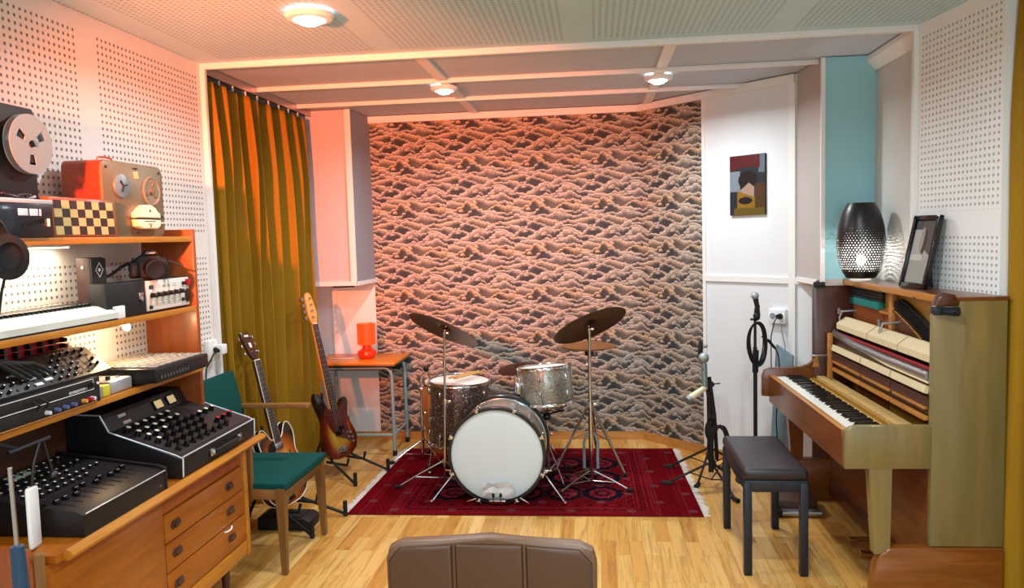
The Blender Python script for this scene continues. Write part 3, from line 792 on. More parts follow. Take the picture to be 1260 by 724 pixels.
# under-shelf lamp
M['warmbulb'] = pm('lit_warm_bulb', C(255, 240, 210), 0.4, emit=(1.0, 0.80, 0.50, 1), es=45.0)
t = thing('clip_lamp', 'small lit clip lamp under the middle shelf', 'lamp', (-1.88, 2.90, 1.299))
mb = wm(t); mb.bx(-1.905, -1.855, 2.885, 2.915, 1.288, 1.2995, 0.003); mb.build('clip', M['darksteel'], t)
mb = wm(t); mb.sphere((-1.88, 2.90, 1.274), 0.014, (1, 1, 1)); mb.build('bulb', M['warmbulb'], t)

t = thing('strip_lamp', 'slim lit strip lamp under the rear of the top shelf', 'lamp', (-2.0, 2.45, 1.61))
wm(t).bx(-2.02, -1.985, 2.15, 2.75, 1.603, 1.613, 0.002).build('housing', M['whitepl'], t)
M['striplit'] = pm('lit_strip', C(255, 244, 224), 0.4, emit=(1.0, 0.88, 0.68, 1), es=9.0)
wm(t).bx(-2.016, -1.989, 2.16, 2.74, 1.599, 1.603).build('diffuser', M['striplit'], t)

# ---- lower shelf: rack units, modular synthesizer, red synth, pedals, pad controller
def rack(z0, lab, outline):
    t = thing('rack_unit', lab, 'rack unit', (-1.89, 2.32, z0), group='black rack units')
    wm(t).bx(-2.02, -1.778, 2.00, 2.545, z0, z0+0.044, 0.003).build('chassis', M['black'], t)
    f = wm(t).bx(-1.778, -1.770, 1.985, 2.550, z0, z0+0.0445, 0.0015).build('face_plate', M['blackm'], t)
    return t, f
t, f = rack(1.051, 'lower black rack unit, with coloured knobs, under the unit with the white outline', False)
M['kblue'] = pm('blue_knob', C(84, 92, 140), 0.4); M['korange'] = pm('orange_knob', C(226, 150, 70), 0.4); M['kwhite'] = pm('white_knob', C(210, 210, 216), 0.4)
for y, m_, nm in ((2.275, 'kwhite', 'white_knob'), (2.32, 'kblue', 'blue_knob'), (2.36, 'kblue', 'blue_knob'), (2.40, 'kblue', 'blue_knob'), (2.455, 'korange', 'orange_knob'), (2.485, 'red', 'red_knob'), (2.50, 'kwhite', 'white_knob')):
    mb = wm(t); mb.cyl((-1.770, y, 1.071), (-1.754, y, 1.071), 0.0075, 0.0065, 12); mb.build(nm, M[m_], t)
mb = wm(t); mb.bx(-1.772, -1.7693, 2.0, 2.53, 1.0535, 1.0555); mb.build('plate_line', M['korange'], f)
t, f = rack(1.096, 'upper black rack unit, with a white outlined face and lettering', True)
mb = wm(t)
for a, b in (((2.0, 1.1005), (2.515, 1.1005)), ((2.515, 1.1005), (2.515, 1.1365)), ((2.515, 1.1365), (2.0, 1.1365))):
    mb.tube([(-1.7697, a[0], a[1]), (-1.7697, b[0], b[1])], 0.0012, 6)
mb.build('white_outline', M['print'], f)
o = lettering('rack_lettering', 'REVERBSYSTEM 1', 0.0125, M['print'], f, faceX(-1.7696, 2.435, 1.1095), 0.0003)
for v in o.data.vertices: v.co -= t.location
for y in (2.492,):
    mb = wm(t); mb.cyl((-1.770, y, 1.119), (-1.75, y, 1.119), 0.010, 0.008, 16); mb.build('knob', M['darksteel'], t)
mb = wm(t); mb.cyl((-1.77, 2.537, 1.118), (-1.765, 2.537, 1.118), 0.005, seg=10); mb.build('screw', M['whitepl'], t)
for y in (2.19, 2.23):
    mb = wm(t); mb.tube([(-1.768, y, 1.118), (-1.752, y+0.005, 1.125), (-1.748, y+0.03, 1.105), (-1.765, y+0.04, 1.09)], 0.004, 6); mb.build('patch_cable', M['rubber'], t)

t = thing('modular_synthesizer', 'black sloped synthesizer panel full of knobs and jacks, on top of the rack units', 'synthesizer', (-1.89, 2.36, 1.1415))
sl = math.atan2(0.085, 0.10)
mb = wm(t); mb.prism([(-2.03, 1.1415), (-1.795, 1.1415), (-1.795, 1.150), (-1.895, 1.232), (-2.03, 1.232)], 0.62, Matrix(((1, 0, 0, 0), (0, 0, 1, 2.04), (0, 1, 0, 0), (0, 0, 0, 1))), bev=0.003)
mb.build('case', M['black'], t)
def slope_mat(x, y, z, nx, nz):     # z axis along the outward normal, x axis along +Y
    return look((x, y, z), (nx, 0, nz), (0, 1, 0))
mb = MB(); mb.cyl((0, 0, 0), (0, 0, 0.012), 0.006, 0.005, 10, mi=0); mb.cyl((0, 0, 0.012), (0, 0, 0.0126), 0.003, seg=8, mi=1)
m1 = mb.build('knob', [M['blackgloss'], M['print']], t)
mb = MB(); mb.cyl((0, 0, 0), (0, 0, 0.003), 0.005, 0.0045, 10); mb.cyl((0, 0, 0.003), (0, 0, 0.0032), 0.003, seg=8)
m2 = mb.build('jack', M['darksteel'], t)
first = True
nrm = Vector((0.082, 0, 0.100)).normalized()
RM = look((0, 0, 0), nrm, (0, 1, 0)).to_euler()
cnt = 0
for i in range(15):
    for j in range(5):
        if rng.random() < 0.12: continue
        f_ = 0.1+0.8*j/4
        p = Vector((-1.795-0.10*f_, 2.09+0.038*i, 1.150+0.082*f_)) - t.location
        src = m1 if rng.random() < 0.55 else m2
        if (src is m1 and cnt == 0): m1.location = p; m1.rotation_euler = RM; cnt = 1; continue
        part_copy(src, t, p, RM)
m2.location = Vector((-1.80, 2.07, 1.156))-t.location; m2.rotation_euler = RM
for y, z in ((2.30, 0.35), (2.36, 0.42), (2.30, 0.12), (2.355, 0.2)):
    mb = wm(t); mb.T = mb.T @ slope_mat(-1.795-0.10*z, y, 1.150+0.082*z, 0.082, 0.1); mb.box((0, 0, 0.001), (0.034, 0.011, 0.002)); mb.build('white_label', M['print'], t)
mb = wm(t)
for i in range(6): mb.T = wm(t).T @ slope_mat(-1.845, 2.43+0.035*i, 1.191, 0.082, 0.1); mb.box((0, 0, 0.0006), (0.001, 0.11, 0.001))
mb.build('panel_lines', M['darksteel'], t)
tc = thing('patch_cables', 'bundle of thick black cables draped over the synthesizer at the left edge', 'cable', (-1.85, 2.2, 1.235))
for k in range(5):
    mb = wm(tc); y0 = 2.04+0.03*k
    mb.tube([(-1.86-0.01*k, y0-0.05, 1.33-0.015*k), (-1.84, y0+0.05, 1.285-0.01*k), (-1.83+0.004*k, y0+0.13, 1.245-0.004*k), (-1.825, y0+0.19, 1.205), (-1.815, y0+0.21, 1.185)], 0.0075, 8)
    mb.build('cable', M['rubber'], tc)

t = thing('red_synthesizer', 'red desktop synthesizer with black knobs, behind the sloped black synthesizer', 'synthesizer', (-1.98, 2.42, 1.2325))
wm(t).bx(-2.035, -1.935, 2.2, 2.635, 1.2325, 1.282, 0.003).build('case', M['red'], t)
kb = None
for i in range(7):
    for j in range(2):
        p = Vector((-1.935, 2.24+0.058*i, 1.246+0.022*j))-t.location
        if kb is None:
            mb = MB(); mb.cyl((0, 0, 0), (0.020, 0, 0), 0.010, 0.008, 12); kb = mb.build('knob', M['blackgloss'], t, loc=p)
        else: part_copy(kb, t, p)

M['alu'] = pm('aluminium_box', C(196, 200, 202), 0.35, 0.6, var=0.06)
t = thing('effects_pedal', 'silver metal effects box with a knob, on the lower shelf beside the pad controller', 'effects pedal', (-1.86, 2.72, 1.051))
wm(t).bx(-1.95, -1.80, 2.655, 2.79, 1.051, 1.098, 0.006).build('box', M['alu'], t)
mb = wm(t); mb.cyl((-1.84, 2.70, 1.098), (-1.84, 2.70, 1.112), 0.009, 0.008, 14); mb.build('knob', M['blackgloss'], t)
mb = wm(t); mb.cyl((-1.83, 2.745, 1.098), (-1.83, 2.745, 1.108), 0.006, seg=12); mb.build('footswitch', M['chrome'], t)
M['yellow'] = pm('yellow_end', C(206, 190, 50), 0.5); M['greybox'] = pm('grey_box', C(138, 144, 158), 0.5)
t = thing('effects_pedal', 'small grey box with a yellow end, on the lower shelf beside the rack units', 'effects pedal', (-1.83, 2.60, 1.051))
wm(t).bx(-1.93, -1.795, 2.557, 2.60, 1.051, 1.094, 0.004).build('box', M['greybox'], t)
wm(t).bx(-1.93, -1.795, 2.602, 2.645, 1.051, 1.092, 0.003).build('end_block', M['yellow'], t)

t = thing('pad_controller', 'black pad controller with rows of lit pads, overhanging the lower shelf on the right', 'pad controller', (-1.86, 2.99, 1.051))
wm(t).bx(-2.03, -1.705, 2.80, 3.205, 1.062, 1.120, 0.005).build('case', M['black'], t)
wm(t).bx(-1.99, -1.80, 2.83, 3.18, 1.051, 1.062).build('rubber_feet', M['rubber'], t)
M['pad'] = pm('pale_pad', C(150, 142, 138), 0.35, var=0.05)
kb = None
for i in range(8):
    for j in range(8):
        p = Vector((-1.735-0.037*j, 2.832+0.047*i, 1.120))-t.location
        if kb is None:
            mb = MB(); mb.box((0, 0, 0.004), (0.028, 0.036, 0.008), None, 0.003); kb = mb.build('pad', M['pad'], t, loc=p)
        else: part_copy(kb, t, p)
kb2 = None
for i in range(10):
    p = Vector((-1.705, 2.835+0.022*i, 1.083))-t.location
    if kb2 is None:
        mb = MB(); mb.bx(0, 0.0025, -0.0025, 0.0025, -0.006, 0.006); kb2 = mb.build('indicator_mark', M['steel'], t, loc=p)
    else: part_copy(kb2, t, p)
wm(t).bx(-1.706, -1.7035, 2.80, 3.205, 1.108, 1.1095).build('face_line', M['darksteel'], t)
tcb = thing('power_cable', 'black plug and cable hanging from the white wall socket by the curtain', 'cable', (-2.02, 3.90, 1.0))
mb = wm(tcb); mb.cyl((-2.025, 3.885, 1.036), (-2.0, 3.87, 1.032), 0.014, 0.010, 12); mb.build('plug', M['rubber'], tcb)
mb = wm(tcb); mb.tube([(-2.002, 3.87, 1.032), (-2.01, 3.84, 1.02), (-2.035, 3.80, 0.95), (-2.045, 3.79, 0.80), (-2.045, 3.79, 0.60), (-2.045, 3.79, 0.3), (-2.045, 3.79, 0.01)], 0.004, 8); mb.build('cord', M['rubber'], tcb)
t = thing('wall_socket', 'white wall socket with a plugged-in adapter, left of the curtain', 'wall socket', (-2.06, 3.89, 1.03))
wm(t).bx(-2.06, -2.03, 3.83, 3.93, 0.98, 1.09, 0.008).build('socket_plate', M['whitepl'], t)
tag(wm(t).bx(-2.032, -1.985, 3.885, 3.945, 1.008, 1.062, 0.008).build('plug_adapter', M['whitepl']), 'white square adapter plugged into the wall socket left of the curtain', 'adapter')
bpy.data.objects['plug_adapter'].location = t.location

# ---- large mixing desk
M['mixdeck'] = pm('dark_brown_deck', C(34, 26, 26), 0.5, var=0.12)
M['leatherette'] = pm('black_leatherette', C(16, 17, 22), 0.48, var=0.2, scale=60, bump=0.15)
t = thing('mixing_console', 'black suitcase mixing desk with silver edging and meters, right end of the sideboard', 'mixing console', (-1.8, 3.04, 0.709))
Y0, Y1 = 2.72, 3.35
prof = [(-1.582, 0.714), (-1.578, 0.790), (-1.872, 0.886), (-1.905, 0.952), (-2.04, 0.956), (-2.04, 0.714)]
PY_ = lambda y: Matrix(((1, 0, 0, 0), (0, 0, 1, y), (0, 1, 0, 0), (0, 0, 0, 1)))
wm(t).prism(prof, Y1-Y0, PY_(Y0), bev=0.004).build('case', M['leatherette'], t)
def dk(a, b, up=0.0):      # deck point: a along Y 0..1, b from front 0 to rear 1
    n = Vector((0.096, 0, 0.294)).normalized()
    return Vector((-1.578-0.294*b, Y0+(Y1-Y0)*a, 0.790+0.096*b)) + n*up
mb = wm(t); mb.skin([mb.ring([dk(0.035, 0.06, 0.002), dk(0.965, 0.06, 0.002), dk(0.965, 0.97, 0.002), dk(0.035, 0.97, 0.002)]), mb.ring([dk(0.035, 0.06, -0.004), dk(0.965, 0.06, -0.004), dk(0.965, 0.97, -0.004), dk(0.035, 0.97, -0.004)])])
mb.build('control_deck', M['mixdeck'], t)
for yy in (Y0+0.006, Y1-0.006):
    mb = wm(t); mb.tube([(x, yy, z) for x, z in [(-1.577, 0.716), (-1.574, 0.787), (-1.60, 0.799), (-1.868, 0.888), (-1.902, 0.954), (-2.03, 0.959)]], 0.0035, 8); mb.build('edge_piping', M['piping'], t)
mb = wm(t); mb.tube([(-1.576, Y0+0.004, 0.7925), (-1.576, Y1-0.004, 0.7925)], 0.003, 8); mb.build('edge_piping', M['piping'], t)
# riser face details
nr = Vector((0.066, 0, 0.033)).normalized()
rise = lambda y, f: Vector((-1.872-0.033*f, y, 0.886+0.066*f))
RR = look((0, 0, 0), nr, (0, 1, 0)).to_euler()
M['meterface'] = pm('cream_meter_face', C(226, 190, 128), 0.4, emit=(1.0, 0.78, 0.42, 1), es=0.25)
for yy in (3.09, 3.19):
    p = rise(yy, 0.45)+nr*0.002-t.location
    mb = MB(); mb.box((0, 0, 0.002), (0.062, 0.044, 0.008), None, 0.002); me_ = mb.build('level_meter', M['blackgloss'], t, loc=p, rot=RR)
    mb = MB(); mb.box((0, 0, 0.0065), (0.052, 0.034, 0.002)); mb.build('meter_face', M['meterface'], me_)
for k, dy in enumerate((0, 0.012)):
    mb = MB(); mb.box((0, 0, 0.001), (0.05 - 0.0*k, 0.012, 0.002)); mb.build('badge', M['steel'], t, loc=rise(2.845+dy, 0.62-0.42*k)+nr*0.001-t.location, rot=RR)
ND = look((0, 0, 0), Vector((0.096, 0, 0.294)), (0, 1, 0)).to_euler()
def knob_kind(nm, cap):
    mb = MB(); mb.cyl((0, 0, 0), (0, 0, 0.005), 0.0140, 0.0132, 14, mi=0); mb.cyl((0, 0, 0.005), (0, 0, 0.022), 0.0110, 0.0098, 14, mi=0); mb.cyl((0, 0, 0.022), (0, 0, 0.0235), 0.0092, 0.0088, 12, mi=1)
    return mb.build(nm, [M['blackgloss'], cap], t)
M['capwhite'] = pm('ivory_cap', C(226, 220, 200), 0.4)
kinds = {'w': knob_kind('knob_white_cap', M['capwhite']), 'k': knob_kind('knob', M['blackgloss']), 'r': knob_kind('knob_red_cap', M['red'])}
used = set()
rows = [(0.86, 'wwwwww....'), (0.72, 'wwwwww....'), (0.58, 'wwwkkkkwww'), (0.44, 'wkkkkkk...'), (0.30, 'kkkkkk.rrrr'[:10]), (0.16, 'kkkkkkkk..')]
for b, s_ in rows:
    for i, ch in enumerate(s_):
        if ch == '.': continue
        p = dk(0.10+0.088*i, b, 0.002)-t.location
        if ch not in used:
            used.add(ch); kinds[ch].location = p; kinds[ch].rotation_euler = ND
        else: part_copy(kinds[ch], t, p, ND)
for a0, b0 in ((0.68, 0.80), (0.70, 0.62)):
    for i in range(5):
        mb = wm(t); p = dk(a0+0.045*i, b0+0.012*(i % 2), 0.003); mb.box(p, (0.004, 0.012, 0.001), (0, -0.3, 0.4)); mb.build('gold_marking', M['brass'], t)

mb = wm(t); mb.tube([(-1.575, 2.95, 0.752), (-1.562, 2.97, 0.752), (-1.562, 3.16, 0.752), (-1.575, 3.18, 0.752)], 0.007, 10); mb.build('carry_handle', M['rubber'], t)
for yy in (2.945, 3.185):
    mb = wm(t); mb.box((-1.572, yy, 0.752), (0.012, 0.032, 0.030), None, 0.003); mb.cyl((-1.567, yy, 0.752), (-1.563, yy, 0.752), 0.008, seg=14); mb.build('handle_bracket', M['chrome'], t)

# ---- smaller mixing desk
t = thing('mixing_console', 'smaller dark grey mixing desk with faders, left end of the sideboard', 'mixing console', (-1.78, 2.37, 0.709))
M['gunmetal'] = pm('warm_black_metal', C(28, 23, 25), 0.45, 0.2, var=0.12)
Y0, Y1 = 2.15, 2.60
prof2 = [(-1.575, 0.711), (-1.575, 0.780), (-1.60, 0.790), (-1.99, 0.838), (-1.99, 0.711)]
wm(t).prism(prof2, Y1-Y0, PY_(Y0), bev=0.003).build('case', M['gunmetal'], t)
wm(t).prism([(-1.572, 0.710), (-1.572, 0.792), (-1.60, 0.800), (-2.0, 0.850), (-2.0, 0.710)], 0.012, PY_(Y1), bev=0.003).build('end_cheek', M['gunmetal'], t)
mb = wm(t); mb.tube([(-1.574, Y0+0.01, 0.782), (-1.574, Y1, 0.782)], 0.002, 6); mb.build('edge_line', M['piping'], t)
n2 = Vector((0.048, 0, 0.39)).normalized()
d2 = lambda y, f, up=0.0: Vector((-1.60-0.39*f, y, 0.790+0.048*f))+n2*up
N2 = look((0, 0, 0), n2, (0, 1, 0)).to_euler()
mb = MB(); mb.cyl((0, 0, 0), (0, 0, 0.012), 0.0075, 0.006, 12, mi=0); mb.cyl((0, 0, 0.012), (0, 0, 0.0128), 0.0045, seg=10, mi=1)
kk = mb.build('knob', [M['blackgloss'], M['capwhite']], t)
first = True
for i in range(11):
    for j in range(6):
        if i > 7 and j in (0, 2, 4): continue
        p = d2(2.185+0.036*i, 0.42+0.095*j)-t.location
        if first: kk.location = p; kk.rotation_euler = N2; first = False
        else: part_copy(kk, t, p, N2)
first = True
for i in range(10):
    yy = 2.19+0.040*i
    f_ = 0.20+0.10*rng.random()+(0.04 if i > 5 else 0)
    p = d2(yy, f_)-t.location
    if first:
        mb = MB(); mb.box((0, 0, 0.006), (0.016, 0.022, 0.012), None, 0.003); mb.bx(-0.008, 0.008, -0.001, 0.001, 0.0118, 0.0126, mi=1); fd = mb.build('fader', [M['blackgloss'], M['piping']], t, loc=p, rot=N2); first = False
    else: part_copy(fd, t, p, N2)
mb = wm(t)
for i in range(10):
    a = d2(2.19+0.040*i, 0.08, 0.0008); b = d2(2.19+0.040*i, 0.36, 0.0008); mb.tube([a, b], 0.0012, 5)
mb.build('fader_slots', M['blackm'], t)
M['lcd'] = pm('pale_green_display', C(150, 172, 158), 0.3)
for yy in (2.33, 2.39):
    mb = MB(); mb.box((0, 0, 0.003), (0.05, 0.034, 0.006), None, 0.001); mb.build('level_display', M['lcd'], t, loc=d2(yy, 0.90)-t.location, rot=N2)
mb = wm(t); mb.cyl((-1.575, 2.565, 0.735), (-1.571, 2.565, 0.735), 0.004, seg=10); mb.build('screw', M['steel'], t)
mb = wm(t); mb.cyl((-1.70, Y0, 0.745), (-1.70, Y0-0.002, 0.745), 0.004, seg=10); mb.build('screw', M['darksteel'], t)

# ---- bits at the very left edge
t = thing('headphone_hook', 'small black hook on the edge of the top shelf, at the left edge', 'hook', (-1.80, 1.985, 1.64))
mb = wm(t); mb.bx(-1.835, -1.800, 1.965, 2.005, 1.6355, 1.642, 0.002); mb.bx(-1.8035, -1.798, 1.965, 2.005, 1.60, 1.642, 0.001); mb.build('bracket', M['blackm'], t)
mb = wm(t); mb.tube([(-1.80, 1.985, 1.638), (-1.76, 1.985, 1.672), (-1.72, 1.985, 1.686), (-1.685, 1.985, 1.688), (-1.675, 1.985, 1.70)], 0.006, 10); mb.build('arm', M['blackm'], t)
t = thing('headphones', 'black over-ear headphones hanging at the left edge in front of the shelves', 'headphones', (-1.70, 1.985, 1.60))
mb = wm(t); pts = [(-1.70, 1.985+0.088*math.cos(a), 1.628+0.074*math.sin(a)) for a in [R(-25+230*i/18) for i in range(19)]]
mb.tube(pts, 0.011, 8); mb.build('headband', M['blackm'], t)
for yy, sg in ((2.072, 1), (1.898, -1)):
    mb = wm(t); m = look((-1.70, yy, 1.578), (0.75, -sg*0.5, 0), (0, 0, 1))
    mb.lathe([(0.0, 0.0), (0.050, 0.0), (0.056, 0.012), (0.054, 0.03), (0.036, 0.036), (0.030, 0.020), (0.0, 0.016)], m @ Matrix.Diagonal((1.2, 0.95, 1, 1)), 32); mb.build('ear_cup', M['rubber'], t)
mb = wm(t); mb.tube([(-1.70, 2.06, 1.52), (-1.705, 2.05, 1.48), (-1.71, 2.04, 1.42), (-1.72, 2.02, 1.34)], 0.004, 6); mb.build('cord', M['rubber'], t)
t = thing('desk_lamp_arm', 'thin blue-black bar with a hanging ball, at the left edge above the smaller mixer', 'stand arm', (-1.70, 2.10, 1.0))
mb = wm(t); mb.tube([(-1.70, 2.02, 1.012), (-1.70, 2.19, 1.014)], 0.006, 8); mb.build('bar', M['blueface'], t)
mb = wm(t); mb.tube([(-1.70, 2.06, 1.012), (-1.74, 2.06, 1.02), (-1.785, 2.06, 1.034)], 0.006, 8); mb.box((-1.787, 2.06, 1.036), (0.012, 0.04, 0.024), None, 0.003); mb.build('clamp', M['blackm'], t)
mb = wm(t); mb.tube([(-1.70, 2.165, 1.012), (-1.698, 2.178, 0.95), (-1.695, 2.19, 0.905)], 0.003, 8); mb.sphere((-1.695, 2.19, 0.895), 0.014); mb.build('rod', M['darksteel'], t)
mb = wm(t); mb.tube([(-1.70, 2.15, 1.012), (-1.71, 2.13, 0.95), (-1.715, 2.12, 0.88), (-1.71, 2.14, 0.82), (-1.71, 2.17, 0.806)], 0.005, 8); mb.build('cable', M['darksteel'], t)
mb = MB(); mb.box((0, 0, 0.09), (0.012, 0.085, 0.18), None, 0.008, 3)
tag(mb.build('white_tablet', M['whitepl'], None, loc=(-1.675, 2.068, 0.711), rot=(R(-9), R(-3), R(20))), 'white slab-like case leaning at the left edge, on the end of the sideboard', 'tablet')
t = thing('cable_pole', 'thin steel pole with a dark blue grip, at the lower left corner', 'stand', (-1.33, 1.60, 0))
M['bluegrip'] = pm('dark_blue_grip', C(24, 62, 92), 0.5, var=0.12)
mb = wm(t); mb.cyl((-1.33, 1.60, 0.012), (-1.345, 1.60, 1.10), 0.006, 0.005, 12); mb.build('pole', M['steel'], t)
mb = wm(t); mb.cyl((-1.335, 1.60, 0.55), (-1.342, 1.60, 0.915), 0.024, 0.015, 16); mb.build('grip', M['bluegrip'], t)
mb = wm(t); mb.lathe([(0.0, 0.0), (0.11, 0.0), (0.11, 0.012), (0.02, 0.02), (0.0, 0.02)], Matrix.Translation((-1.33, 1.60, 0)), 28); mb.build('base', M['blackm'], t)
# ================================================================ curtain, table, rug, drums
def velvet():
    q = NT('mustard_velvet')
    f = q.noise(q.coord((6, 6, 1.2)), 1.0, 4, 0.6)
    q.base(q.mix(f, C(132, 96, 14), C(166, 126, 24)))
    q.set(Roughness=0.7, Sheen_Weight=0.15, Specular_IOR_Level=0.2)
    q.p.inputs['Sheen Tint'].default_value = C(230, 170, 60)
    q.bump(q.noise(q.coord((60, 60, 14)), 1.0, 3, 0.6), 0.12, 0.004)
    return q.m
M['velvet'] = velvet()
def curtain(name, label, xf, y0, y1, z0, z1, folds, amp, dirx=1, seed=3):
    r = np.random.RandomState(seed)
    nu, nv = folds*22, 60
    u = np.linspace(0, 1, nu); v = np.linspace(0, 1, nv)
    ph = np.cumsum(1+0.35*np.interp(u, np.linspace(0, 1, 14), r.uniform(-1, 1, 14))); ph = ph/ph[-1]
    am = 1+0.35*np.interp(u, np.linspace(0, 1, 11), r.uniform(-1, 1, 11))
    U, V = np.meshgrid(u, v, indexing='ij')
    PH = ph[:, None]*folds*2*PI + 0.35*np.sin(2.4*V+5*U)*(1-V)
    w = np.sin(PH)
    sharp = np.tanh(2.0*w)/math.tanh(2.0)
    up = np.clip((V-0.80)/0.20, 0, 1)**1.3          # pinch pleats spread at the top
    off = am[:, None]*amp*((1-up)*(0.75*w+0.25*sharp)+up*(np.maximum(w, -0.4)*1.0-0.3))
    off += 0.006*np.sin(40*U+9*V)+0.010*np.sin(PH*0.5+3*V)*(1-up)
    side = 0.30*amp*np.cos(PH)*(1-up*0.6)
    P = np.zeros((nu, nv, 3))
    # bunch the pleats together just under the heading
    P[..., 0] = xf(U) + dirx*(off*(0.85+0.15*V)+0.012*(1-V))
    P[..., 1] = y0+(y1-y0)*U + side + 0.02*(1-V)*(U-0.3)
    P[..., 2] = z0+(z1-z0)*V - up*0.03*np.abs(np.sin(PH/2))
    o = grid_mesh(name, P, M['velvet'], None, None, True, 0.004)
    return tag(o, label, 'curtain')
curtain('curtain', 'long mustard velvet curtain hanging in pleats on the left, behind the guitars', lambda u: -2.105+0*u, 4.03, 5.53, 0.02, 2.492, 9, 0.085)
curtain('curtain', 'strip of mustard velvet curtain at the right edge, beyond the perforated wall', lambda u: 1.705+0.15*u, 3.345, 2.35, 0.02, 2.50, 7, 0.028, -1, 8)
t = thing('curtain_rail', 'dark grey curtain rail on the ceiling above the left curtain', 'curtain rail', (-2.085, 4.85, 2.50))
M['railgrey'] = pm('rail_grey', C(88, 86, 92), 0.5, 0.3)
wm(t).bx(-2.10, -2.06, 3.99, 5.80, 2.512, 2.548, 0.003).build('rail', M['railgrey'], t)
mb = wm(t); mb.bx(-2.057, -2.052, 3.99, 5.80, 2.505, 2.549); mb.build('rail_face', M['steel'], t)
for k in range(10):
    y = 4.05+0.165*k
    mb = wm(t); mb.cyl((-2.085, y, 2.485), (-2.085, y, 2.514), 0.006, seg=8); mb.build('glider', M['whitepl'], t)

# under-ledge lamp on the rear wall
t = thing('strip_lamp', 'slim black and white strip lamp under the ledge, behind the curtain edge', 'lamp', (-1.98, 5.92, 1.225))
wm(t).bx(-2.07, -1.90, 5.90, BK-0.001, 1.228, 1.238, 0.002).build('mount', M['black'], t)
wm(t).bx(-2.055, -1.905, 5.905, 5.930, 1.212, 1.228, 0.004).build('tube', M['whitepl'], t)

# ---- small table with steel tube legs
M['tabletop'] = wood('orange_table_top', C(210, 112, 16), C(226, 134, 30), (3, 30, 30), 0.35, 0.25)
M['greytube'] = pm('grey_painted_tube', C(150, 172, 176), 0.38, 0.25, var=0.05)
t = thing('side_table', 'small table with an orange wooden top and grey tube legs, in the rear left corner', 'table', (-1.77, 5.65, 0))
wm(t).bx(-2.12, -1.465, 5.42, 5.895, 0.682, 0.70, 0.004).build('tabletop', M['tabletop'], t)
mb = wm(t); mb.bx(-2.118, -1.467, 5.421, 5.893, 0.672, 0.682, 0.002); mb.build('dark_edge', M['darksteel'], t)
for nm, y in (('leg_frame', 5.47), ('leg_frame', 5.85)):
    mb = wm(t)
    pts = [(-2.06, y, 0.02), (-2.06, y, 0.60)] + [(-2.06+0.05*(1-math.cos(a)), y, 0.605+0.05*math.sin(a)) for a in (R(30), R(60), R(90))]
    pts += [(-1.505-0.05*(1-math.cos(a)), y, 0.605+0.05*math.sin(a)) for a in (R(90), R(60), R(30))] + [(-1.505, y, 0.60), (-1.50, y, 0.02)]
    mb.tube(pts, 0.0135, 12); lf = mb.build('leg_frame', M['greytube'], t)
    mb = wm(t)
    for x in (-2.06, -1.50): mb.cyl((x, y, 0.0), (x, y, 0.04), 0.0165, seg=12)
    mb.build('rubber_feet', M['rubber'], lf)
for x in (-2.06, -1.502):
    mb = wm(t); mb.tube([(x, 5.47, 0.155), (x, 5.85, 0.155)], 0.010, 10); mb.build('side_bar', M['greytube'], t)
mb = wm(t); mb.tube([(-2.06, 5.47, 0.155), (-1.502, 5.47, 0.155)], 0.011, 10); mb.build('cross_bar', M['greytube'], t)
mb = wm(t); mb.bx(-2.05, -1.51, 5.46, 5.485, 0.640, 0.672); mb.bx(-2.05, -1.51, 5.835, 5.86, 0.640, 0.672); mb.build('apron', M['darksteel'], t)

# orange lamp
M['orangeglow'] = pm('lit_orange_shade', C(235, 40, 6), 0.35, emit=(1.0, 0.075, 0.008, 1), es=1.0)
M['orangeplastic'] = pm('orange_red_plastic', C(222, 44, 14), 0.25, emit=(1.0, 0.05, 0.01, 1), es=0.10, coat=0.3)
t = thing('table_lamp', 'small lit orange table lamp with round base, on the orange-topped table', 'lamp', (-1.74, 5.66, 0.70))
mb = MB(); mb.lathe([(0.0, 0.001), (0.045, 0.001), (0.062, 0.012), (0.074, 0.034), (0.070, 0.056), (0.050, 0.070), (0.036, 0.078), (0.034, 0.092), (0.040, 0.100), (0.0, 0.100)], seg=32); mb.build('base', M['orangeplastic'], t)
mb = MB(); mb.lathe([(0.040, 0.100), (0.060, 0.104), (0.069, 0.112), (0.070, 0.262), (0.066, 0.266), (0.064, 0.262), (0.063, 0.114), (0.040, 0.106)], seg=36); mb.build('shade', M['orangeglow'], t)
tag(MB().tube([(-1.80, 5.68, 0.706), (-1.86, 5.63, 0.705), (-1.93, 5.60, 0.705), (-2.02, 5.64, 0.705), (-2.08, 5.72, 0.705), (-2.12, 5.84, 0.705)], 0.003, 8).build('lamp_cord', M['cream']), 'thin pale cord lying on the orange table top beside the lamp', 'cord')

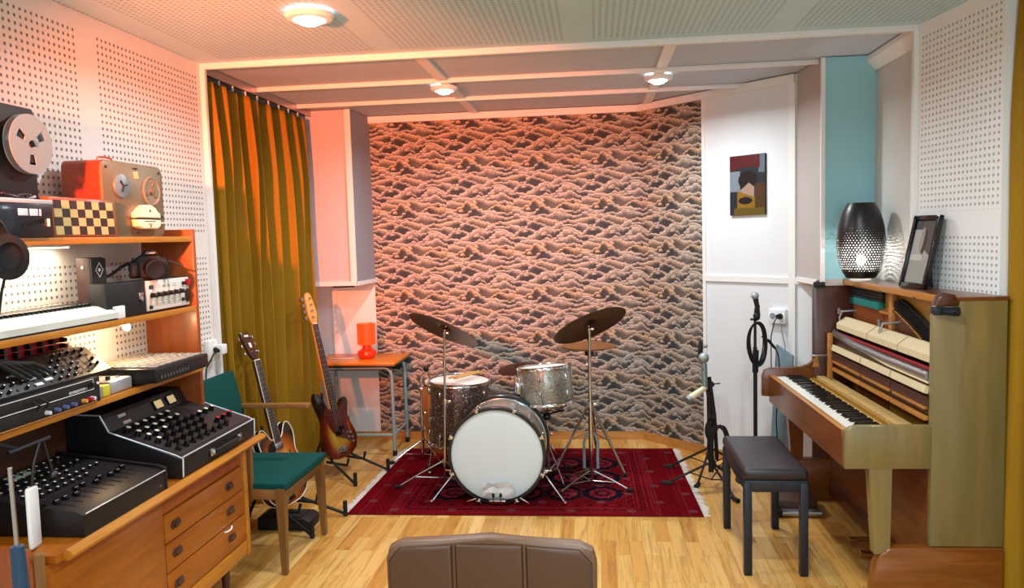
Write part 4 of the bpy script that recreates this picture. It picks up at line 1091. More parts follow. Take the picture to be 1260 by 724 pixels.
# ---- rug
def rug():
    nx, ny = 430, 290
    X, Y = np.meshgrid(np.linspace(0, 2.05, nx), np.linspace(0, 1.385, ny), indexing='ij')
    r = np.random.RandomState(3)
    red = np.array([108, 2, 14.]); deep = np.array([72, 2, 10.]); navy = np.array([26, 10, 24.]); lt = np.array([140, 48, 54.]); mid = np.array([122, 12, 28.])
    img = np.ones((nx, ny, 3))*red
    def lay(m, c): img[m] = c
    ex = np.minimum(X, 2.05-X); ey = np.minimum(Y, 1.385-Y)
    # end panels: stripes of dots
    for a in (0.075, 0.105, 0.235, 0.255): lay((np.abs(ex-a) < 0.004) & (np.sin(Y*260) > -0.2), lt*0.85)
    lay((ex > 0.115) & (ex < 0.228) & (np.sin(Y*150+ex*90)*np.sin(Y*60-ex*130) > 0.62), deep*0.8)
    # borders
    dx = ex-0.27; dy = ey-0.035; b = np.minimum(dx, dy)
    for k, (lo, hi, c) in enumerate([(0.0, 0.007, lt), (0.028, 0.034, lt), (0.075, 0.081, lt), (0.10, 0.106, lt*0.9), (0.145, 0.150, lt*0.8)]):
        lay((b > lo) & (b < hi) & (np.sin((X+Y)*330) > -0.55), c)
    lay((b > 0.036) & (b < 0.073) & (np.sin(X*120)*np.sin(Y*120) > 0.35), navy)
    lay((b > 0.107) & (b < 0.144) & (np.cos(X*75)*np.cos(Y*75) > 0.5), deep*0.6)
    lay((b > 0.107) & (b < 0.144) & (np.cos(X*75)*np.cos(Y*75) < -0.8), mid)
    fld = b > 0.155
    lay(fld, red*0.93)
    # guls
    cxs = np.linspace(0.27+0.155+0.13, 2.05-0.425-0.13, 5)
    for j, cy in enumerate((0.38, 0.69, 1.00)):
        for cx in cxs:
            u = np.abs(X-cx)/0.125; v = np.abs(Y-cy)/0.140
            o = np.maximum(np.maximum(u, v), (u+v)*0.74)
            wob = o + 0.05*np.sin(np.arctan2(Y-cy, X-cx)*12)
            lay((wob < 1.0) & fld, navy); lay((wob < 0.62) & fld, mid); lay((wob < 0.60) & (wob > 0.55) & fld, lt)
            lay((wob < 0.40) & fld, navy*1.2); lay((wob < 0.20) & fld, lt*0.9); lay((wob < 0.12) & fld, red)
            lay((np.abs(wob-1.05) < 0.03) & fld, lt*0.7)
        for cx in (cxs[:-1]+cxs[1:])/2:
            cyy = cy+0.155
            d = np.abs(X-cx)/0.05+np.abs(Y-cyy)/0.06
            lay((d < 1) & fld, navy); lay((d < 0.6) & fld, lt*0.8); lay((d < 0.4) & fld, deep)
    img *= (0.86+0.28*r.rand(nx, ny, 1))
    img *= (0.93+0.07*np.sin(X*700))[..., None]
    return np.clip(img, 0, 255)/255.0
M['rug'] = attr_mat('red_carpet_pile', 0.95, 0.4, 0.0); M['rug'].node_tree.nodes['Principled BSDF'].inputs['Specular IOR Level'].default_value = 0.05
t = thing('rug', 'dark red patterned rug with white fringes, under the drum kit', 'rug', (-0.455, 4.96, 0))
cols = s2l(rug()); nx, ny = cols.shape[:2]
P = np.zeros((nx, ny, 3)); u = np.linspace(0, 1, nx)[:, None]; v = np.linspace(0, 1, ny)[None, :]
c00, c10, c11, c01 = (-1.47, 4.258), (0.575, 4.287), (0.535, 5.655), (-1.435, 5.640)
for k in range(2):
    P[..., k] = (c00[k]*(1-u)*(1-v)+c10[k]*u*(1-v)+c11[k]*u*v+c01[k]*(1-u)*v) - (t.location.x, t.location.y)[k]
P[..., 2] = 0.0065+0.0008*np.sin(u*37)*np.sin(v*29)
grid_mesh('pile', P, M['rug'], t, cols)
mb = wm(t)
mb.skin([mb.ring([(c00[0], c00[1], z), (c10[0], c10[1], z), (c11[0], c11[1], z), (c01[0], c01[1], z)]) for z in (0.0003, 0.0058)])
mb.build('backing', pm('rug_edge', C(92, 14, 26), 0.9), t, smooth=0)
for (a, b, sg) in ((c00, c01, -1), (c10, c11, 1)):
    mb = wm(t); n = 110
    for i in range(n):
        f = (i+0.5)/n; x = a[0]+(b[0]-a[0])*f; y = a[1]+(b[1]-a[1])*f
        L = rng.uniform(0.03, 0.055)
        mb.box((x+sg*L/2, y, 0.003), (L, 0.010, 0.003), (0, 0, rng.uniform(-0.35, 0.35)))
    mb.build('fringe', pm('white_fringe', C(222, 212, 200), 0.9), t, smooth=0)

# ---- drums
def sparkle(name, c1, c2):
    q = NT(name)
    vo = q.node('ShaderNodeTexVoronoi'); vo.inputs['Scale'].default_value = 260
    q.link(q.coord(), vo.inputs['Vector'])
    bw = q.node('ShaderNodeSeparateColor'); q.link(vo.outputs['Color'], bw.inputs[0])
    q.base(q.ramp(bw.outputs[0], [(0.0, c1), (0.6, c2), (0.92, c2), (1.0, (0.9, 0.9, 0.86, 1))]))
    q.set(Metallic=0.55, Roughness=0.33, Coat_Weight=0.5)
    return q.m
M['silverspark'] = sparkle('silver_sparkle', C(90, 92, 86), C(168, 168, 156))
M['darkspark'] = sparkle('dark_sparkle', C(40, 34, 34), C(88, 76, 74))
M['champspark'] = sparkle('champagne_sparkle', C(110, 104, 96), C(176, 166, 150))
M['head'] = pm('white_drum_head', C(222, 238, 244), 0.45, var=0.02, scale=3)
M['headcoat'] = pm('coated_drum_head', C(228, 222, 214), 0.6, var=0.04, scale=8)
M['hoopdark'] = pm('dark_hoop', C(40, 44, 48), 0.3, 0.4, var=0.1, coat=0.3)
RZ = 0.0075      # top of the rug
t = thing('bass_drum', 'large bass drum with a plain white front head, in the middle of the rug', 'bass drum', (-0.605, 4.62, RZ))
BC = Vector((-0.605, 4.44, 0.300)); mB = look(BC, (0, 1, 0), (1, 0, 0))
mb = wm(t); mb.lathe([(0.272, 0.035), (0.274, 0.05), (0.274, 0.33), (0.272, 0.345)], mB, 64); mb.build('shell', M['champspark'], t)
hd = wm(t); hd.lathe([(0.0, 0.012), (0.20, 0.012), (0.268, 0.013), (0.2755, 0.016), (0.278, 0.03)], mB, 64); hd.build('front_head', M['head'], t)
hd = wm(t); hd.lathe([(0.0, 0.37), (0.20, 0.37), (0.262, 0.366), (0.274, 0.35)], mB, 64); hd.build('rear_head', M['headcoat'], t)
for z0 in (0.0, 0.345):
    mb = wm(t); mb.lathe([(0.2755, z0), (0.290, z0), (0.293, z0+0.004), (0.293, z0+0.036), (0.288, z0+0.040), (0.276, z0+0.040)], mB, 64); mb.build('hoop', M['hoopdark'], t)
for z0 in (0.052, 0.328):
    mb = wm(t); mb.lathe([(0.2745, z0-0.005), (0.2775, z0-0.004), (0.2775, z0+0.004), (0.2745, z0+0.005)], mB, 64); mb.build('shell_band', M['chrome'], t)
mb0 = None
for k in range(8):
    a = 2*PI*(k+0.5)/8
    if mb0 is None:
        mb = MB(); mb.box((0.297, 0, 0.012), (0.012, 0.020, 0.05), None, 0.003); mb.box((0.291, 0, -0.004), (0.022, 0.018, 0.008), None, 0.002)
        mb.cyl((0.300, 0, 0.03), (0.300, 0, 0.13), 0.0035, seg=8); mb.box((0.300, 0, -0.008), (0.006, 0.034, 0.007), None, 0.002)
        mb.box((0.286, 0, 0.13), (0.024, 0.016, 0.05), None, 0.006)
        me = mb.build('claw_lug', M['chrome'], t); mb0 = me
        me.matrix_local = Matrix.Translation(-t.location) @ mB @ Matrix.Rotation(a, 4, 'Z')
    else:
        c = part_copy(mb0, t); c.matrix_local = Matrix.Translation(-t.location) @ mB @ Matrix.Rotation(a, 4, 'Z')
for sg in (1, -1):
    mb = wm(t)
    p0 = Vector((-0.605+sg*0.262, 4.53, 0.185)); p1 = Vector((-0.605+sg*0.40, 4.53-0.09, RZ+0.012))
    mb.tube([p0, p1], 0.0055, 10); mb.sphere(p1, 0.010); mb.box(p0+Vector((sg*0.012, -0.01, 0)), (0.05, 0.03, 0.022), None, 0.005); mb.box(p0+Vector((sg*0.03, -0.035, 0.01)), (0.062, 0.01, 0.012), (0, 0, sg*0.1), 0.004)
    mb.build('spur', M['chrome'], t)
# crumpled clear sheet and twin-bolt clamp on the lower front
mb = wm(t); r = random.Random(4)
pts = {}
for i in range(7):
    for j in range(4):
        pts[i, j] = mb.bm.verts.new(mb.T @ Vector((-0.69+0.18*i/6+r.uniform(-.01, .01), 4.440-0.006-r.uniform(0, 0.022), 0.055+0.085*j/3+r.uniform(-.008, .008)+(0.012 if i in (3, 4, 5) and j == 3 else 0))))
for i in range(6):
    for j in range(3): mb.bm.faces.new((pts[i, j], pts[i+1, j], pts[i+1, j+1], pts[i, j+1]))
o = mb.build('crumpled_sheet', pm('crumpled_silver_sheet', C(226, 234, 238), 0.22, 0.1, var=0.1, scale=60), t, smooth=0)
md = o.modifiers.new('thickness', 'SOLIDIFY'); md.thickness = 0.002
mb = wm(t); mb.box((-0.605, 4.428, 0.030), (0.10, 0.03, 0.022), None, 0.004); mb.build('clamp_plate', M['chrome'], t)
for dx in (-0.022, 0.022):
    mb = wm(t); mb.cyl((-0.605+dx, 4.412, 0.012), (-0.605+dx, 4.412, 0.062), 0.0035, seg=8); mb.build('clamp_rod', M['chrome'], t)
    mb = wm(t); mb.sphere((-0.605+dx, 4.410, 0.072), 0.011, (0.8, 0.6, 1.3)); mb.build('clamp_knob', M['blackgloss'], t)
for dx, rz in ((-0.155, 0.35), (0.16, -0.6)):
    mb = wm(t); mb.box((-0.605+dx, 4.425, 0.035), (0.062, 0.008, 0.012), (0, -rz, 0), 0.003); mb.build('thumb_rod', M['chrome'], t)

def drum(t, mD, r, h, shellmat, lugs, hoopmat, top='headcoat', bottom_hoop=True):
    """shell along local z from 0 to h in matrix mD (world)"""
    mb = wm(t); mb.lathe([(r-0.003, 0.004), (r, 0.012), (r, h-0.012), (r-0.003, h-0.004)], mD, 48); mb.build('shell', shellmat, t)
    mb = wm(t); mb.lathe([(0, h-0.010), (r-0.01, h-0.010), (r+0.002, h-0.012)], mD, 48); mb.build('top_head', M[top], t)
    mb = wm(t); mb.lathe([(0, 0.006), (r-0.01, 0.006), (r+0.002, 0.010)], mD, 48); mb.build('bottom_head', M['head'], t)
    for z in (h-0.022, 0.0):
        mb = wm(t); mb.lathe([(r+0.002, z), (r+0.009, z), (r+0.010, z+0.004), (r+0.0075, z+0.010), (r+0.0075, z+0.018), (r+0.010, z+0.021), (r+0.006, z+0.024), (r+0.003, z+0.018), (r+0.002, z)], mD, 48); mb.build('hoop', hoopmat, t)
    for zc, d in ((h-0.075 if h > 0.22 else h/2+0.045, 1), (0.075 if h > 0.22 else h/2-0.045, -1)):
        src = None
        for k in range(lugs):
            a = 2*PI*(k+0.35)/lugs
            mm = Matrix.Translation(-t.location) @ mD @ Matrix.Rotation(a, 4, 'Z')
            if src is None:
                mb = MB(); e = h-0.004 if d > 0 else 0.004
                mb.sphere((r+0.006, 0, zc), 0.011, (0.9, 0.8, 2.2), 10, 8)
                mb.cyl((r+0.011, 0, zc), (r+0.011, 0, e), 0.003, seg=8)
                mb.box((r+0.011, 0, e-0.002*d), (0.010, 0.012, 0.014), None, 0.003)
                src = mb.build('lug', M['chrome'], t); src.matrix_local = mm
            else:
                c = part_copy(src, t); c.matrix_local = mm
FT = Vector((-0.948, 5.13, 0.195))
t = thing('floor_tom', 'dark sparkle floor tom with a white head, left behind the bass drum', 'drum', (FT.x, FT.y, RZ))
drum(t, look(FT, (0.03, -0.02, 1)), 0.202, 0.44, M['darkspark'], 8, M['chrome'])
for a in (100, 215, 335):
    x = FT.x+0.212*math.cos(R(a)); y = FT.y+0.212*math.sin(R(a))
    mb = wm(t); mb.tube([(x, y, 0.46), (x, y, 0.16), (x+0.02*math.cos(R(a)), y+0.02*math.sin(R(a)), 0.06), (x+0.02*math.cos(R(a)), y+0.02*math.sin(R(a)), RZ+0.01)], 0.0055, 8)
    mb.box((x-0.004*math.cos(R(a)), y-0.004*math.sin(R(a)), 0.38), (0.024, 0.024, 0.04), (0, 0, R(a)), 0.005); mb.sphere((x+0.02*math.cos(R(a)), y+0.02*math.sin(R(a)), RZ+0.014), 0.013)
    mb.build('leg', M['chrome'], t)
ft_top = 0.195+0.44-0.010
mS = wood('hickory_stick', C(196, 150, 80), C(216, 172, 104), (3, 30, 30), 0.45)
for k, (a, b) in enumerate((((-0.985, 5.00), (-0.82, 5.27)), ((-0.945, 4.985), (-0.795, 5.25)))):
    p0 = Vector((a[0], a[1], 0.665)); p1 = Vector((b[0], b[1], 0.665))
    mb = MB(); d = (p1-p0)
    mb.tube([p0+d*f for f in (0, 0.03, 0.5, 0.78, 0.93, 0.95, 0.985, 1.0)], 0.0075, 10, taper=lambda f: [0.8, 1, 1, 0.85, 0.5, 0.7, 0.7, 0.3][min(7, int(round(f*7)))])
    tag(mb.build('drumstick', mS), ['left one of the two drumsticks lying on the floor tom', 'right one of the two drumsticks lying on the floor tom'][k], 'drumstick', 'drumsticks on the floor tom')

RT = Vector((-0.325, 4.93, 0.505))
t = thing('rack_tom', 'silver sparkle tom drum on a stand, right behind the bass drum', 'drum', (RT.x, RT.y, RT.z-0.02))
nt = Vector((-0.08, 0.075, 1)).normalized()
drum(t, look(RT, nt), 0.170, 0.250, M['silverspark'], 6, M['chrome'])
mb = wm(t); mb.box((RT.x-0.185, RT.y-0.06, RT.z+0.11), (0.035, 0.05, 0.09), (0, 0.1, 0.4), 0.008); mb.cyl((RT.x-0.20, RT.y-0.07, RT.z+0.20), (RT.x-0.20, RT.y-0.07, RT.z+0.01), 0.008, seg=10); mb.box((RT.x-0.205, RT.y-0.075, RT.z+0.03), (0.045, 0.03, 0.075), (0, 0.25, 0.2), 0.008)
mb.build('mount_bracket', M['chrome'], t)

def stand_legs(t, c, zc, zf, spread, angs, r=0.006, strut=True, mat=None):
    for a in angs:
        d = Vector((math.cos(R(a)), math.sin(R(a)), 0))
        mb = wm(t)
        foot = Vector((c[0], c[1], zf+0.012))+d*spread
        top = Vector((c[0], c[1], zc))+d*0.015
        mb.tube([top, top.lerp(foot, 0.5)+Vector((0, 0, 0.004)), foot], r, 8)
        if strut:
            mb.tube([Vector((c[0], c[1], zf+0.045))+d*0.012, top.lerp(foot, 0.62)], r*0.8, 8)
        l = mb.build('leg', mat or M['chrome'], t)
        mb = wm(t); mb.cyl(foot-d*0.012, foot+d*0.026, 0.0105, 0.012, 10); mb.build('rubber_foot', M['rubber'], l)
t = thing('tom_stand', 'short chrome stand with a basket holding the silver tom', 'drum stand', (-0.335, 4.95, RZ))
c = (-0.335, 4.95)
mb = wm(t); mb.cyl((c[0], c[1], 0.05), (c[0], c[1], 0.30), 0.011, seg=14); mb.cyl((c[0], c[1], 0.28), (c[0], c[1], 0.40), 0.0085, seg=14); mb.build('tube', M['chrome'], t)
mb = wm(t); mb.cyl((c[0], c[1], 0.285), (c[0], c[1], 0.315), 0.016, seg=14); mb.box((c[0]+0.022, c[1], 0.30), (0.03, 0.008, 0.014), None, 0.003); mb.build('collar', M['chrome'], t)
mb = wm(t); mb.sphere((c[0], c[1], 0.415), 0.026, (1.1, 1.1, 1.0)); mb.build('tilter', M['darksteel'], t)
for a in (90, 210, 330):
    mb = wm(t); d = Vector((math.cos(R(a)), math.sin(R(a)), 0)); p = Vector((c[0], c[1], 0.43))
    mb.tube([p, p+d*0.08+Vector((0, 0, 0.025)), p+d*0.135+Vector((0, 0, 0.043))], 0.006, 8); mb.build('basket_arm', M['darksteel'], t)
stand_legs(t, c, 0.23, RZ, 0.22, (60, 180, 300), 0.0055)

def cymbal(lab, c, n, r, mat, bell=0.045, nm='cymbal'):
    t = MB(); m = look((0, 0, 0), n, (1, 0, 0))
    pr = [(0.006, bell*0.62), (0.02, bell*0.60), (0.036, bell*0.44), (0.048, bell*0.24), (0.060, bell*0.20), (r*0.6, 0.004), (r, -0.012), (r, -0.0135), (r*0.6, 0.0025), (0.060, bell*0.20-0.002), (0.046, bell*0.22), (0.034, bell*0.42), (0.02, bell*0.56), (0.006, bell*0.58)]
    t.lathe(pr, m, 64)
    o = t.build(nm, mat, loc=c)
    return tag(o, lab, 'cymbal')
def cymmat(name, c1, c2):
    q = NT(name)
    v = q.coord(); ln = q.node('ShaderNodeVectorMath', operation='LENGTH'); q.link(v, ln.inputs[0])
    g = q.math('SINE', q.math('MULTIPLY', ln.outputs['Value'], 900.0))
    n = q.noise(v, 7, 3, 0.6)
    q.base(q.mix(q.math('ADD', q.math('MULTIPLY', g, 0.15), n), c1, c2))
    q.set(Metallic=0.85, Roughness=0.42)
    q.bump(g, 0.05, 0.001)
    return q.m
M['cymdark'] = cymmat('dark_bronze', C(62, 48, 40), C(104, 82, 64))
M['cymbrown'] = cymmat('brown_bronze', C(140, 96, 58), C(184, 134, 84))
M['cymred'] = cymmat('dark_red_bronze', C(60, 34, 32), C(88, 52, 46))
NL = Vector((0.36, 0.40, 0.86)).normalized(); NR = Vector((-0.37, 0.40, 0.86)).normalized()
CL = Vector((-0.965, 4.80, 1.022)); CR = Vector((-0.045, 4.66, 1.052))
cymbal('large dark crash cymbal tilted down to the right, on the left chrome stand', CL, NL, 0.238, M['cymdark'])
cymbal('large dark cymbal tilted down to the left, on the right chrome stand', CR, NR, 0.235, M['cymdark'])
def cymbal_stand(lab, base, top, coll, angs, spread, nrm):
    t = thing('cymbal_stand', lab, 'cymbal stand', (base[0], base[1], RZ), group='cymbal stands')
    b = Vector((base[0], base[1], 0)); tp = Vector(top)
    mid = b.lerp(tp, 0.52); mid.z = 0.30+0.25
    mb = wm(t); mb.cyl((b.x, b.y, RZ+0.03), mid, 0.011, seg=14); mb.build('lower_tube', M['chrome'], t)
    mb = wm(t); mb.cyl(mid, tp-Vector((0, 0, 0.03)), 0.008, seg=12); mb.build('upper_tube', M['chrome'], t)
    mb = wm(t); mb.cyl(mid-Vector((0, 0, 0.02)), mid+Vector((0, 0, 0.015)), 0.016, seg=14); mb.box(mid+Vector((0.024, 0, 0)), (0.032, 0.007, 0.016), None, 0.003); mb.build('collar', M['chrome'], t)
    z2 = 0.80; p2 = mid.lerp(tp, (z2-mid.z)/(tp.z-mid.z))
    mb = wm(t); mb.cyl(p2-Vector((0, 0, 0.012)), p2+Vector((0, 0, 0.012)), 0.013, seg=14); mb.box(p2+Vector((-0.02, 0, 0)), (0.03, 0.007, 0.012), None, 0.003); mb.build('collar', M['chrome'], t)
    mb = wm(t); mb.sphere(tp-Vector((0, 0, 0.03)), 0.012); mb.cyl(tp-Vector((0, 0, 0.03)), tp+nrm*0.045, 0.0045, seg=10); mb.box(tp-Vector((-0.014, 0, 0.03)), (0.028, 0.006, 0.014), None, 0.003); mb.build('tilter', M['chrome'], t)
    mb = wm(t); mb.cyl(tp-nrm*0.006, tp+nrm*0.008, 0.014, seg=16); mb.cyl(tp+nrm*0.028, tp+nrm*0.034, 0.013, seg=16); mb.build('felt_washer', M['rubber'], t)
    mb = wm(t); mb.cyl((b.x, b.y, coll-0.016), (b.x, b.y, coll+0.016), 0.017, seg=14); mb.build('leg_collar', M['chrome'], t)
    stand_legs(t, base, coll, RZ, spread, angs, 0.0055)
    return t
cymbal_stand('chrome cymbal stand left of the bass drum, holding the left cymbal', (-0.99, 4.80), CL, 0.16, (196, 100, 318), 0.30, NL)
cymbal_stand('chrome cymbal stand right of the bass drum, holding the tilted right cymbal', (-0.05, 4.76), CR, 0.115, (216, 342, 130), 0.24, NR)
# hi-hat
HH = Vector((-0.055, 5.14, 0.845))
cymbal('upper brown cymbal of the hi-hat pair, on the hi-hat stand', HH+Vector((0, 0, 0.018)), Vector((0.01, 0, 1)), 0.185, M['cymbrown'], 0.04)
o = cymbal('lower brown cymbal of the hi-hat pair, turned upside down on the hi-hat stand', HH-Vector((0, 0, 0.012)), Vector((0.0, 0.0, -1)), 0.185, M['cymbrown'], 0.04)
t = thing('hihat_stand', 'chrome hi-hat stand with braced tripod legs and a pedal frame, behind the right cymbal stand', 'hi-hat stand', (HH.x, HH.y, RZ))
mb = wm(t); mb.cyl((HH.x, HH.y, 0.10), (HH.x, HH.y, 0.48), 0.014, seg=14); mb.cyl((HH.x, HH.y, 0.45), (HH.x, HH.y, 0.80), 0.010, seg=14); mb.cyl((HH.x, HH.y, 0.78), (HH.x, HH.y, 0.98), 0.0035, seg=8); mb.build('tube', M['darksteel'], t)
mb = wm(t); mb.cyl((HH.x, HH.y, 0.785), (HH.x, HH.y, 0.812), 0.026, 0.03, 18); mb.cyl((HH.x, HH.y, 0.885), (HH.x, HH.y, 0.93), 0.013, seg=12); mb.build('clutch', M['rubber'], t)
for a in (205, 325, 80):
    d = Vector((math.cos(R(a)), math.sin(R(a)), 0)); p = Vector((HH.x, HH.y, 0.44)); ft = Vector((HH.x, HH.y, RZ+0.014))+d*0.27
    mb = wm(t)
    s_ = d.cross(Vector((0, 0, 1)))*0.010
    mb.tube([p+d*0.02+s_, ft+s_*0.4], 0.006, 8); mb.tube([p+d*0.02-s_, ft-s_*0.4], 0.006, 8)
    mb.tube([Vector((HH.x, HH.y, 0.27))+d*0.01, p.lerp(ft, 0.5)], 0.005, 8)
    l = mb.build('leg', M['chrome'], t)
    mb = wm(t); mb.sphere(ft, 0.0135); mb.build('rubber_foot', M['rubber'], l)
mb = wm(t); mb.tube([(HH.x-0.045, HH.y-0.05, RZ+0.02), (HH.x-0.045, HH.y-0.03, 0.20), (HH.x-0.03, HH.y-0.02, 0.25), (HH.x+0.03, HH.y-0.02, 0.25), (HH.x+0.045, HH.y-0.03, 0.20), (HH.x+0.045, HH.y-0.05, RZ+0.02)], 0.010, 10); mb.build('pedal_frame', M['greytube'], t)
mb = wm(t); mb.box((HH.x, HH.y-0.17, 0.045), (0.075, 0.26, 0.010), (R(-9), 0, 0), 0.003); mb.build('foot_board', M['darksteel'], t)
# dark cymbal behind
DC = Vector((-0.545, 5.42, 0.662))
cymbal('small dark red-brown cymbal lying nearly flat, between the floor tom and the silver tom', DC, Vector((-0.08, -0.12, 1)).normalized(), 0.165, M['cymred'])
t = thing('cymbal_stand', 'thin cymbal stand mostly hidden behind the bass drum', 'cymbal stand', (-0.53, 5.42, RZ), group='cymbal stands')
mb = wm(t); mb.cyl((-0.545, 5.42, RZ+0.02), (-0.545, 5.42, 0.69), 0.008, seg=12); mb.build('tube', M['chrome'], t)
mb = wm(t); mb.cyl((-0.545, 5.42, 0.645), (-0.545, 5.42, 0.66), 0.014, seg=12); mb.build('felt_washer', M['rubber'], t)
stand_legs(t, (-0.545, 5.42), 0.17, RZ, 0.19, (90, 210, 330), 0.005)
# clamp stand at far left of the kit
t = thing('clamp_stand', 'chrome stand with a clamp and bent arm, left beside the floor tom', 'stand', (-1.255, 5.33, RZ))
c = (-1.255, 5.33)
mb = wm(t); mb.cyl((c[0], c[1], RZ+0.03), (c[0], c[1], 0.36), 0.010, seg=12); mb.cyl((c[0], c[1], 0.34), (c[0], c[1], 0.58), 0.0075, seg=12); mb.build('tube', M['chrome'], t)
mb = wm(t); mb.tube([(c[0], c[1], 0.57), (c[0]+0.005, c[1], 0.61), (c[0]+0.045, c[1]-0.01, 0.665), (c[0]+0.055, c[1]-0.01, 0.685)], 0.007, 10); mb.build('bent_arm', M['chrome'], t)
mb = wm(t); mb.sphere((c[0]+0.045, c[1]-0.01, 0.672), 0.020); mb.build('clamp', M['blackgloss'], t)
mb = wm(t); mb.cyl((c[0]+0.05, c[1]-0.01, 0.69), (c[0]+0.085, c[1]-0.01, 0.55), 0.006, seg=10); mb.box((c[0]+0.065, c[1]-0.01, 0.55), (0.05, 0.02, 0.022), None, 0.005); mb.box((c[0]+0.0, c[1]-0.01, 0.525), (0.035, 0.022, 0.03), None, 0.006); mb.build('clamp_rod', M['chrome'], t)
mb = wm(t); mb.cyl((c[0], c[1], 0.335), (c[0], c[1], 0.365), 0.015, seg=12); mb.box((c[0]+0.02, c[1], 0.35), (0.028, 0.007, 0.014), None, 0.003); mb.build('collar', M['chrome'], t)
mb = wm(t); mb.cyl((c[0], c[1], 0.135), (c[0], c[1], 0.165), 0.018, seg=12); mb.build('leg_collar', M['chrome'], t)
stand_legs(t, c, 0.15, RZ, 0.22, (205, 320, 75), 0.0055)
# natural wood barrel drum behind the floor tom
M['natural'] = wood('natural_wood_shell', C(176, 110, 50), C(204, 140, 76), (30, 30, 3), 0.4, 0.2)
t = thing('barrel_drum', 'natural wood barrel-shaped hand drum standing behind the dark floor tom', 'drum', (-1.13, 5.60, RZ))
mb = MB(); mb.lathe([(0.12, 0.0), (0.15, 0.10), (0.176, 0.25), (0.183, 0.36), (0.172, 0.46), (0.15, 0.53), (0.13, 0.53), (0.12, 0.0)], seg=40); mb.build('shell', M['natural'], t)
mb = MB(); mb.lathe([(0.0, 0.535), (0.14, 0.535), (0.154, 0.53), (0.157, 0.51), (0.152, 0.51)], seg=40); mb.build('drum_head', M['headcoat'], t)
mb = MB(); mb.lathe([(0.157, 0.50), (0.164, 0.50), (0.164, 0.515), (0.157, 0.515), (0.157, 0.50)], seg=40); mb.build('hoop', M['darksteel'], t)
# ================================================================ armchair, guitars, microphone stands, stool, chair, wall things
t = thing('armchair', 'wooden armchair with teal seat and back, between the sideboard and the guitars', 'armchair', (-1.73, 3.70, 0))
# front legs (tapered square), rear legs
def taper_leg(mb, x0, y0, z0, s0, x1, y1, z1, s1):
    a = mb.ring([(x0-s0/2, y0-s0/2, z0), (x0+s0/2, y0-s0/2, z0), (x0+s0/2, y0+s0/2, z0), (x0-s0/2, y0+s0/2, z0)])
    b = mb.ring([(x1-s1/2, y1-s1/2, z1), (x1+s1/2, y1-s1/2, z1), (x1+s1/2, y1+s1/2, z1), (x1-s1/2, y1+s1/2, z1)])
    mb.skin([a, b])
for x0, y0, x1, y1, zt in ((-1.515, 3.465, -1.510, 3.455, 0.430), (-1.500, 3.965, -1.510, 3.955, 0.430), (-2.02, 3.47, -1.975, 3.46, 0.72), (-2.02, 3.96, -1.975, 3.95, 0.72)):
    mb = wm(t); taper_leg(mb, x0, y0, 0.0, 0.026, x1, y1, zt, 0.046); mb.build('leg', M['chairwood'], t, smooth=0)
for y in (3.455, 3.955):
    mb = wm(t); mb.bx(-1.98, -1.49, y-0.016, y+0.016, 0.375, 0.430, 0.004); mb.build('side_rail', M['armwood'], t)
mb = wm(t); mb.bx(-1.535, -1.50, 3.47, 3.94, 0.36, 0.405, 0.004); mb.build('cross_rail', M['chairwood'], t)
mb = wm(t); mb.bx(-1.99, -1.96, 3.47, 3.94, 0.36, 0.42, 0.004); mb.build('cross_rail', M['chairwood'], t)
mb = wm(t); mb.prism([(-1.985, 3.445), (-1.484, 3.438), (-1.478, 3.975), (-1.985, 3.965)], 0.046, Matrix.Translation((0, 0, 0.412)), bev=0.014, seg=3); mb.build('seat_cushion', M['tealfabric'], t)
mb = wm(t); mb.T = mb.T @ TR((-1.955, 3.705, 0.79), (0, R(-13), 0)); mb.box((0, 0, 0), (0.035, 0.52, 0.25), None, 0.016, 3); mb.build('backrest', M['tealfabric'], t)
for y, xe in ((3.445, -1.665), (3.957, -1.56)):
    mb = wm(t); mb.prism([(-2.01, y-0.022), (xe, y-0.024), (xe+0.015, y-0.012), (xe+0.015, y+0.012), (xe, y+0.024), (-2.01, y+0.022)], 0.024, Matrix.Translation((0, 0, 0.705)), bev=0.004); mb.build('armrest', M['armwood'], t)
mb = wm(t); mb.prism([(-1.682, 0.374), (-1.645, 0.374), (-1.640, 0.706), (-1.676, 0.706)], 0.030, PY_(3.425), bev=0.003); mb.build('arm_support', M['chairwood'], t)

# ---- guitars
def sunburst(name, c_in, c_mid, c_out, cz, rx, rz):
    q = NT(name)
    sp = q.node('ShaderNodeSeparateXYZ'); q.link(q.coord(), sp.inputs[0])
    a = q.math('POWER', q.math('DIVIDE', sp.outputs[0], rx), 2.0)
    b = q.math('POWER', q.math('DIVIDE', q.math('SUBTRACT', sp.outputs[2], cz), rz), 2.0)
    d = q.math('SQRT', q.math('ADD', a, b))
    q.base(q.ramp(d, [(0.30, c_in), (0.62, c_mid), (0.92, c_out)]))
    q.set(Roughness=0.18, Coat_Weight=0.7)
    return q.m
M['burst'] = sunburst('amber_sunburst', C(222, 150, 52), C(170, 84, 24), C(30, 14, 10), 0.19, 0.22, 0.26)
M['burst2'] = sunburst('red_sunburst', C(190, 140, 30), C(110, 30, 14), C(22, 10, 8), 0.17, 0.19, 0.25)
M['rosewood'] = wood('rosewood', C(40, 22, 18), C(66, 38, 28), (30, 30, 3), 0.5, 0.0)
M['maple'] = wood('maple', C(196, 152, 72), C(216, 174, 96), (30, 30, 3), 0.35, 0.3)
M['neckdark'] = wood('mahogany_neck', C(50, 24, 18), C(74, 36, 24), (30, 30, 3), 0.3, 0.4)
M['binding'] = pm('cream_binding', C(236, 228, 204), 0.35)
M['pickguard'] = pm('dark_pickguard', C(20, 16, 16), 0.2, coat=0.5)
